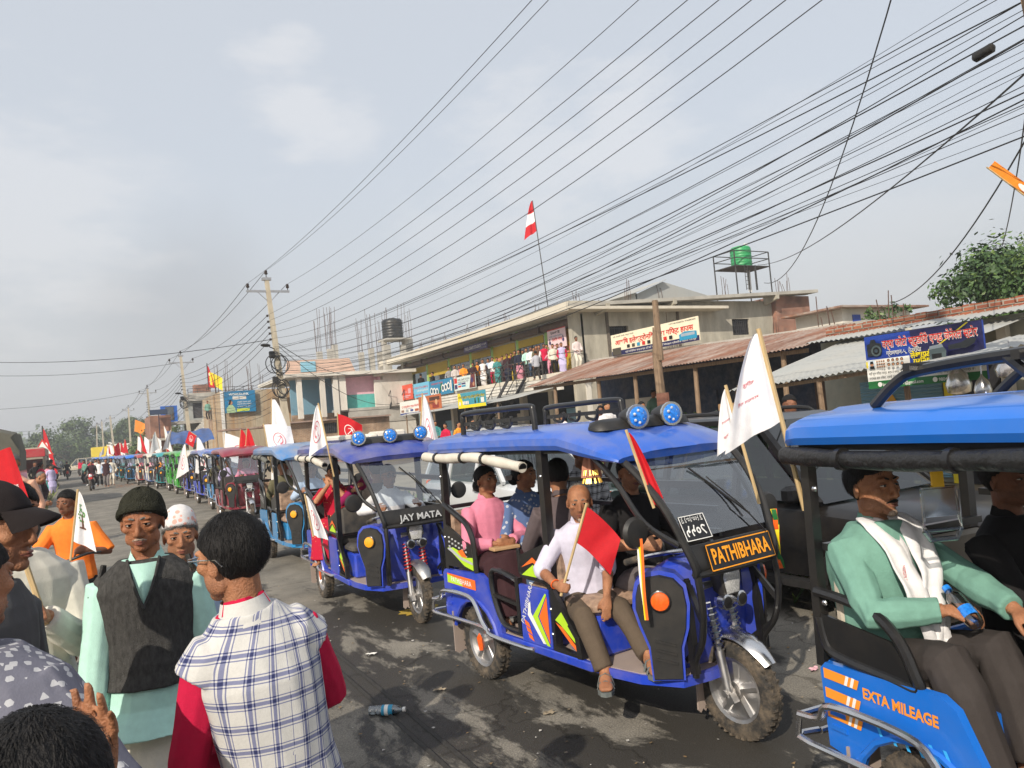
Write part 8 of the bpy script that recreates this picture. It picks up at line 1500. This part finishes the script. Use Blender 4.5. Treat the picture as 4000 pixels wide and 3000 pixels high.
for px,py,lab,kk in ((1760,262,'man in dark olive shirt behind the lavender sari on the balcony',dict(shirt=OLIVE,pants=CHARC)),(1650,250,'man in navy shirt behind the sports jacket on the balcony',dict(shirt=NAVY,pants=CHARC)),(1520,285,'woman in peach shawl squeezed beside the white shirt and jeans',dict(shirt=PEACH,skirt=MAROON,hair='bun')),(1405,290,'man in sage shirt behind the navy top woman on the balcony',dict(shirt=SAGE,pants=CHARC)),(1290,345,'boy in crimson shirt behind the striped dark sari',dict(shirt=REDC,pants=CHARC)),(1200,385,'woman in mauve behind the teal print sari on the balcony',dict(shirt=GREYSH,skirt=MAROON,hair='bun')),(1055,402,'man in pale blue shirt behind the white sari on the balcony',dict(shirt=BLUESH,pants=CHARC)),(945,440,'boy in saffron shirt beside the girl with a white flag',dict(shirt=ORSARI,pants=CHARC)),(760,455,'girl in rose frock beside the saffron shawl woman',dict(shirt=PINKP,skirt=PINKP,hair='bun'))): bal(px,py,lab,x=23.75,**kk)
T=atx(*c5p(1540,335),21.85); person('man in pale grey jumper climbing the balcony stairs',(T.x,T.y,T.z-1.50),R(80),Pose(1.6,fl=(.2,.09,.12),fr=(-.15,-.09,.07),hr=(.3,-.2,1.1)),skin=2,lod=3,shirt=cloth('grey_jumper',(.40,.40,.45)),pants=CHARC,face=False)
for px,py,x,lab,kk in ((862,1525,70.8,'man in green grey shirt on the brick balcony before the billboard',dict(shirt=SAGE,pants=CHARC)),(838,1595,0,'',{}),):
    if not lab: continue
for px,lab,kk in ((812,'man in grey green shirt on the far brick balcony left of the billboard',dict(shirt=SAGE,pants=CHARC)),(836,'man in dark red sleeveless jacket on the far brick balcony',dict(shirt=MAROON,pants=CHARC)),(848,'woman in maroon on the far brick balcony',dict(shirt=MAROON,skirt=MAROON)),(858,'woman in orange on the far brick balcony',dict(shirt=ORSARI,skirt=ORSARI))):
    T=aty(px,1597,71.6); zz=aty(820,1640,72).z; person(lab,(T.x,T.y,zz),R(-120),Pose(1.65),lod=3,group='people on the far brick balcony',face=False,**kk)
for px,lab in ((734,'left child in red on the far roof terrace'),(747,'right child in red on the far roof terrace')): T=aty(px,1557,84.3); person(lab,(T.x,T.y,T.z-1.05),R(-120),Pose(1.15),lod=3,shirt=REDC,pants=REDC,face=False,group='children on the far roof terrace')
# shop-front people
for px,py,x,lab,kk in ((2505,1590,13.2,'man in brown shirt sitting among cartons under the rusty roof',dict(shirt=OLIVE,pants=CHARC)),(2370,1592,12.5,'man in white vest under the rusty roof',dict(shirt=WHITEC,pants=CHARC)),(2345,1605,12.8,'woman in dark shawl beside the white vest man under the rusty roof',dict(shirt=MAROON,skirt=MAROON)),(1740,1665,15.,'woman in white and red near the market shop doors',dict(shirt=REDC,skirt=WHITEC,hair='bun')),(1790,1660,15.3,'woman in orange near the market shop doors',dict(shirt=ORSARI,skirt=MAROON,hair='bun')),(1815,1672,14.6,'rider in grey helmet near the market shop doors',dict(shirt=CHARC,pants=CHARC)),(1845,1650,16.,'man in black helmet by the market doors',dict(shirt=BLACKC,pants=BLACKC)),(1700,1655,16.,'woman in green by the market shop doors',dict(shirt=TEAL,skirt=TEAL,hair='bun')),(3085,1590,7.6,'man in dark cap and pink shirt behind the tall white flag',dict(shirt=PINKP,pants=CHARC,hairm=BLACKC)),(2550,1540,17.,'shopkeeper in green shirt inside the dark shop',dict(shirt=SAGE,pants=CHARC)),(2200,1630,14,'child looking out beside the roof rack',dict(shirt=WHITEC,pants=CHARC))):
    T=atx(px,py,x); h=min(1.75,max(1.2,T.z/.93)); person(lab,(T.x,T.y,max(0,T.z-.93*h)),R(-120+rn.uniform(-50,50)),Pose(h,**(ar if len(lab)%2 else {})),skin=rn.choice((0,1,2)),lod=2 if x<10 else 3,face=False,**kk)
# ================================================================ left roadside and people on the road
def st(px,py,lab,rz,base=None,lod=2,**k):
    g=gnd(*base) if base else None; d=(g-EYE).dot(CF) if g else k.pop('d'); kw=stand(px,py,d,R(rz),pose=k.pop('pose',{}),lod=lod,face=k.pop('face',False),**k); P_(lab,kw)
st(48,1812,'man with short grey hair in peach shirt before the red banner',-100,d=11.5,shirt=PEACH,pants=CHARC,hairm=GREYH,skin=1,face={},lod=1)
st(160,1866,'stooping bald man in grey brown checked shirt at the roadside',-20,d=16.5,shirt=GCHK,pants=CHARC,hair='bald',hairm=GREYH,skin=1,face={},lod=1,pose=dict(lean=.42,head=(0,.35,0),hl=(.42,.12,1.0),hr=(.42,-.12,1.0)))
st(198,1825,'woman in lavender sari over dark red watching the road',-60,base=(193,1932),shirt=LAV,skirt=LAV,vest=(LAV,-.3,.08),hair='bun',skin=2); st(185,1822,'woman in green and pink turned away beside the lavender sari',60,base=(172,1925),shirt=PINKP,skirt=TEAL,hair='bun',skin=2)
st(160,1818,'woman with hair in a bun in red by the parked bus',30,d=36,shirt=REDC,skirt=MAROON,hair='bun',skin=2); st(200,1803,'man pointing along the road behind the lavender sari',40,d=50,shirt=CHARC,pants=CHARC,skin=2,pose=dict(hr=(.55,-.1,1.35))); st(136,1812,'man in black beside the bus door',-60,d=44,shirt=BLACKC,pants=BLACKC,skin=2); st(145,1800,'man in white shirt behind the man in black near the buses',-80,d=60,shirt=WHITEC,pants=CHARC,skin=2)
st(413,1800,'man in maroon jacket over blue shirt walking towards the camera',-100,base=(428,1902),shirt=BLUESH,vest=(MAROON,-.35,.08),pants=GREYT,skin=1,pose=dict(fl=(.22,.09,.08),fr=(-.18,-.09,.10))); 
st(386,1803,'man in white shirt walking on the phone beside the maroon jacket',-100,base=(389,1899),shirt=WHITEC,pants=BLACKC,skin=2,pose=dict(hl=(.12,.12,1.45),fl=(-.15,.09,.1),fr=(.2,-.09,.08))); st(434,1797,'man in cream behind the maroon jacketed walker',-100,base=(440,1896),shirt=DHOTI,pants=DHOTI,skin=2); st(374,1800,'man in pale shirt behind the white shirted walker',-100,d=62,shirt=CREAMJ,pants=CHARC,skin=2)
for i in range(16):
    x=rn.uniform(-2.8,-1.4) if i%2 else rn.uniform(.4,2.2); y=rn.uniform(62,105); h=rn.uniform(1.55,1.72); k=rn.randrange(16); person('distant pedestrian in %s among the crowd far down the road'%sn[k],(x,y,0),R(-90+rn.uniform(-60,60)),Pose(h),skin=2,lod=3,shirt=shirts[k],pants=CHARC,face=False,group='distant people on the road')
def moto(loc,rz,label,col,rlabel,shirt,facing,helmet=True):
    r=empty('motorcycle',loc,rz,label,'motorcycle'); PC=paint(col[0],col[1],.1)
    for x in (.66,-.66): wheel(r,'w',(x,0,.31),.31,.11,False)
    b=MB(); b.tube([(.66,.09,.31),(.42,.09,.92)],.025,6); b.tube([(.66,-.09,.31),(.42,-.09,.92)],.025,6); b.tube(bez([(.30,-.36,1.0),(.38,-.2,1.02),(.42,0,.96),(.38,.2,1.02),(.30,.36,1.0)],3),.015,6); b.bar((-.66,.08,.31),(.0,.08,.42),.05); b.bar((-.66,-.08,.31),(.0,-.08,.42),.05); b.box((-.15,-.13,.25),(.28,.13,.6),bev=.04); b.tube([(-.1,-.16,.3),(-.8,-.18,.42)],.05,8); b.build('frame',BPL,r,True)
    b=MB(); b.ell((.16,0,.80),(.30,.15,.14),12,8); b.ell((.74,0,.64),(.16,.06,.05),8,6); b.ell((-.75,0,.74),(.22,.09,.06),8,6); b.build('tank',PC,r,True); b=MB(); b.box((-.65,-.13,.74),(-.05,.13,.82),bev=.03); b.build('saddle',BLK,r)
    b=MB(); b.ell((.50,0,.84),(.10,.14,.13),10,8); b.build('headlight_cowl',PC,r,True); b=MB(); b.ell((.57,0,.84),(.05,.10,.09),10,8); b.build('headlight',LENSW,r,True); b=MB(); b.box((-.95,-.07,.74),(-.90,.07,.82)); b.build('tail_light',LENSO,r)
    b=MB(); b.box((.62,-.10,.66),(.64,.10,.76)) if facing else b.box((-.96,-.1,.58),(-.94,.1,.70)); b.build('number_plate',sR,r)
    J=Pose(1.68,sit=True,pz=.90,lean=.12,hl=(.50,.30,1.06),hr=(.50,-.30,1.06),fl=(.22,.2,.36),fr=(.22,-.2,.36),kl=(.7,.5,.4),kr=(.7,-.5,.4)); m=Matrix.Rotation(rz,3,'Z'); o=m@V((-.22,0,0))
    p=person(rlabel,(loc[0]+o.x,loc[1]+o.y,0),rz,J,skin=1,lod=2,shirt=shirt,pants=CHARC,face=False,shoes=WHITEC if facing else LEATH,vest=(MAROON,-.2,.08) if facing else None)
    if helmet: b=cap_blob(J,1.0,line=.03,back=-.07,th=.03,n=(20,24)); b.build('helmet',M('helmet_grey',(.10,.11,.12),.25,coat=.5),p,True,auto=80)
g=gnd(362,1916); moto((g.x,g.y+.6,0),R(-97),'red motorcycle ridden towards the camera',('moto_red',(.35,.02,.02)),'motorcyclist in black jacket and grey helmet riding towards the camera',BLACKC,True)
g=gnd(266,1866); moto((g.x,g.y-8,0),R(92),'motorcycle with lit red tail lamp riding away',('moto_dark',(.05,.02,.02)),'rider all in black on the motorcycle riding away',BLACKC,False,False)
# ================================================================ road sign, bottle, litter, petals, patches
p=dep(168,1758,58.); r=empty('warning_sign',(p.x,p.y,0),R(-12),'triangular red bordered dip warning sign on a roadside post','road sign'); b=MB(); b.bar((0,0,0),(0,0,p.z+.4),.08); b.build('post',GREYSTEEL,r)
def tri(s,z): return [(-s*.5,z-s*.29),(s*.5,z-s*.29),(0,z+s*.577)]
S_=1.45; b=MB(); b.prism(tri(S_,p.z),-.08,-.06); b.k=1; b.add([(x,-.085,z) for x,z in tri(S_*.78,p.z)],[(0,1,2)]); b.k=2; b.add([(x*S_,-.09,p.z-.13*S_+z*S_) for x,z in ((-.22,0),(-.22,.06),(-.10,.06),(-.04,.02),(.04,.02),(.10,.06),(.22,.06),(.22,0),(.10,0),(.03,-.04),(-.03,-.04),(-.10,0))],[(0,1,2,3,4,5,6,7,8,9,10,11)]); b.build('sign_plate',[sR,sW,sK],r)
g=gnd(1512,2795); r=empty('plastic_bottle',(g.x,g.y,.036),R(-36),'clear plastic water bottle with blue label lying on the wet road','bottle'); b=MB(); pr=[(.002,-.12),(.03,-.118),(.034,-.11),(.033,-.08),(.030,-.075),(.034,-.07),(.034,-.05),(.031,-.045),(.034,-.04),(.034,.05),(.03,.075),(.015,.10),(.013,.105),(.013,.12)]; b.lathe((0,0,0),pr,'x',16); b.build('body',glass('bottle_plastic',(.86,.92,.95),.80,.12),r,True); b=MB(); b.lathe((0,0,0),[(.0346,-.03),(.0346,.045)],'x',16,caps=False); b.k=1; b.lathe((0,0,0),[(.0348,-.01),(.0348,.015)],'x',16,caps=False); b.build('label',[sC,sW],r,True); b=MB(); b.lathe((0,0,0),[(.016,.112),(.016,.13),(.001,.13)],'x',12); b.build('cap',sW,r,True)
b=MB(); rn=random.Random(4); g=gnd(1640,2385)
b.grid(lambda u,v:(g.x-.2+.42*v+.04*math.sin(u*9),g.y-.12+.26*u+.03*math.sin(v*11),.006),4,4); tag(b.build('paint_spill',M('yellow_spill',(.62,.42,.05),.7,dirt=.6,dirtcol=(.1,.09,.08),dscale=14),None),kind='stuff')
b=MB(); g=gnd(470,1898)
for i in range(260): x,y=g.x+rn.gauss(.2,.5),g.y+rn.gauss(0,1.6); a=rn.uniform(0,6); s=rn.uniform(.02,.06); b.add([(x+s*math.cos(a+t),y+s*math.sin(a+t),.012) for t in (0,2.1,4.2)],[(0,1,2)])
tag(b.build('petals',FOR),kind='stuff')
b=MB()
for i in range(2600): x,y=rn.uniform(-1.2,6.8),2+28*rn.random()**1.6; s=rn.uniform(.004,.016); a=rn.uniform(0,6); b.add([(x+s*math.cos(a+t),y+s*math.sin(a+t)*rn.uniform(.5,1),.008+rn.uniform(0,.008)) for t in (0,1.6,3.1,4.7)],[(0,1,2,3)],rn.randrange(3))
tag(b.build('grit',[DIRT,M('leaf_litter',(.20,.13,.06),.9),M('pale_grit',(.45,.43,.40),.9)]),kind='stuff')
b=MB()
for off in (0,.12): b.tube([(1.55+off+.25*math.sin(y*.18),y,.003) for y in [3+i*.7 for i in range(20)]],.018,4)
tag(b.build('tyre_mark',M('tyre_mark',(.02,.018,.016),.7,var=.4,scale=30)),kind='stuff')

# ---------------------------------------------------------------- goods hanging at the shops, litter
def hang(label,c,w,h,mat,cat='bag',name='hanging_bag'):
    b=MB(); rings=[]
    for z,k in ((h,.08),(h*.9,.22),(h*.7,.7),(h*.35,1.),(h*.08,.85),(0,.3)): rings.append([V((w*k*math.cos(a)*(1+.15*math.sin(3*a+z*9)),w*.8*k*math.sin(a)*(1+.15*math.cos(4*a)),z)) for a in [2*PI*i/14 for i in range(14)]])
    b.loft(rings); b.tube([(0,0,h),(0,0,h+.12)],.01,5); o=b.build(name,mat,None,True,auto=60); o.location=c; tag(o,label,cat)
BAGM=glass('cloudy_plastic',(.85,.83,.86),.6,.25)
p=atx(3745,1500,10.8); hang('clear plastic bag of goods hanging under the photo studio sign',p-V((0,0,.15)),.2,.42,BAGM); p=atx(3840,1520,10.6); hang('smaller bluish bag hanging beside the clear plastic bag',p-V((0,0,.12)),.13,.32,glass('blue_plastic',(.55,.62,.80),.6,.25)); p=atx(3950,1440,10.4); hang('grey plastic bag hanging under the near tin awning',p-V((0,0,.12)),.22,.36,BAGM)
p=atx(2895,1610,11.1); hang('yellow cloth bundle hanging from the grey tin eave',p-V((0,0,.3)),.16,.62,FY,'cloth','hanging_cloth')
rn=random.Random(12)
for i,(px,py,c,lab) in enumerate(((1450,2560,sW,'scrap of white paper on the wet road behind the waistcoat man'),(1720,2700,DIRT,'flattened brown leaf on the wet road by the rear wheel'),(2150,2790,DIRT,'crumpled brown leaf on the wet road below the rickshaw step'),(1330,2290,sW,'small white paper scrap near the JAY MATA rear wheel'),(3180,2620,sPK,'pinkish paper scrap between the two nearest rickshaws'))):
    g=gnd(px,py); b=MB(); b.grid(lambda u,v:(g.x+.07*(u-.5)+.02*math.sin(v*5+i),g.y+.05*(v-.5),.008+.012*abs(math.sin(u*4+v*3+i))),4,4); tag(b.build('litter',c),lab,'litter')
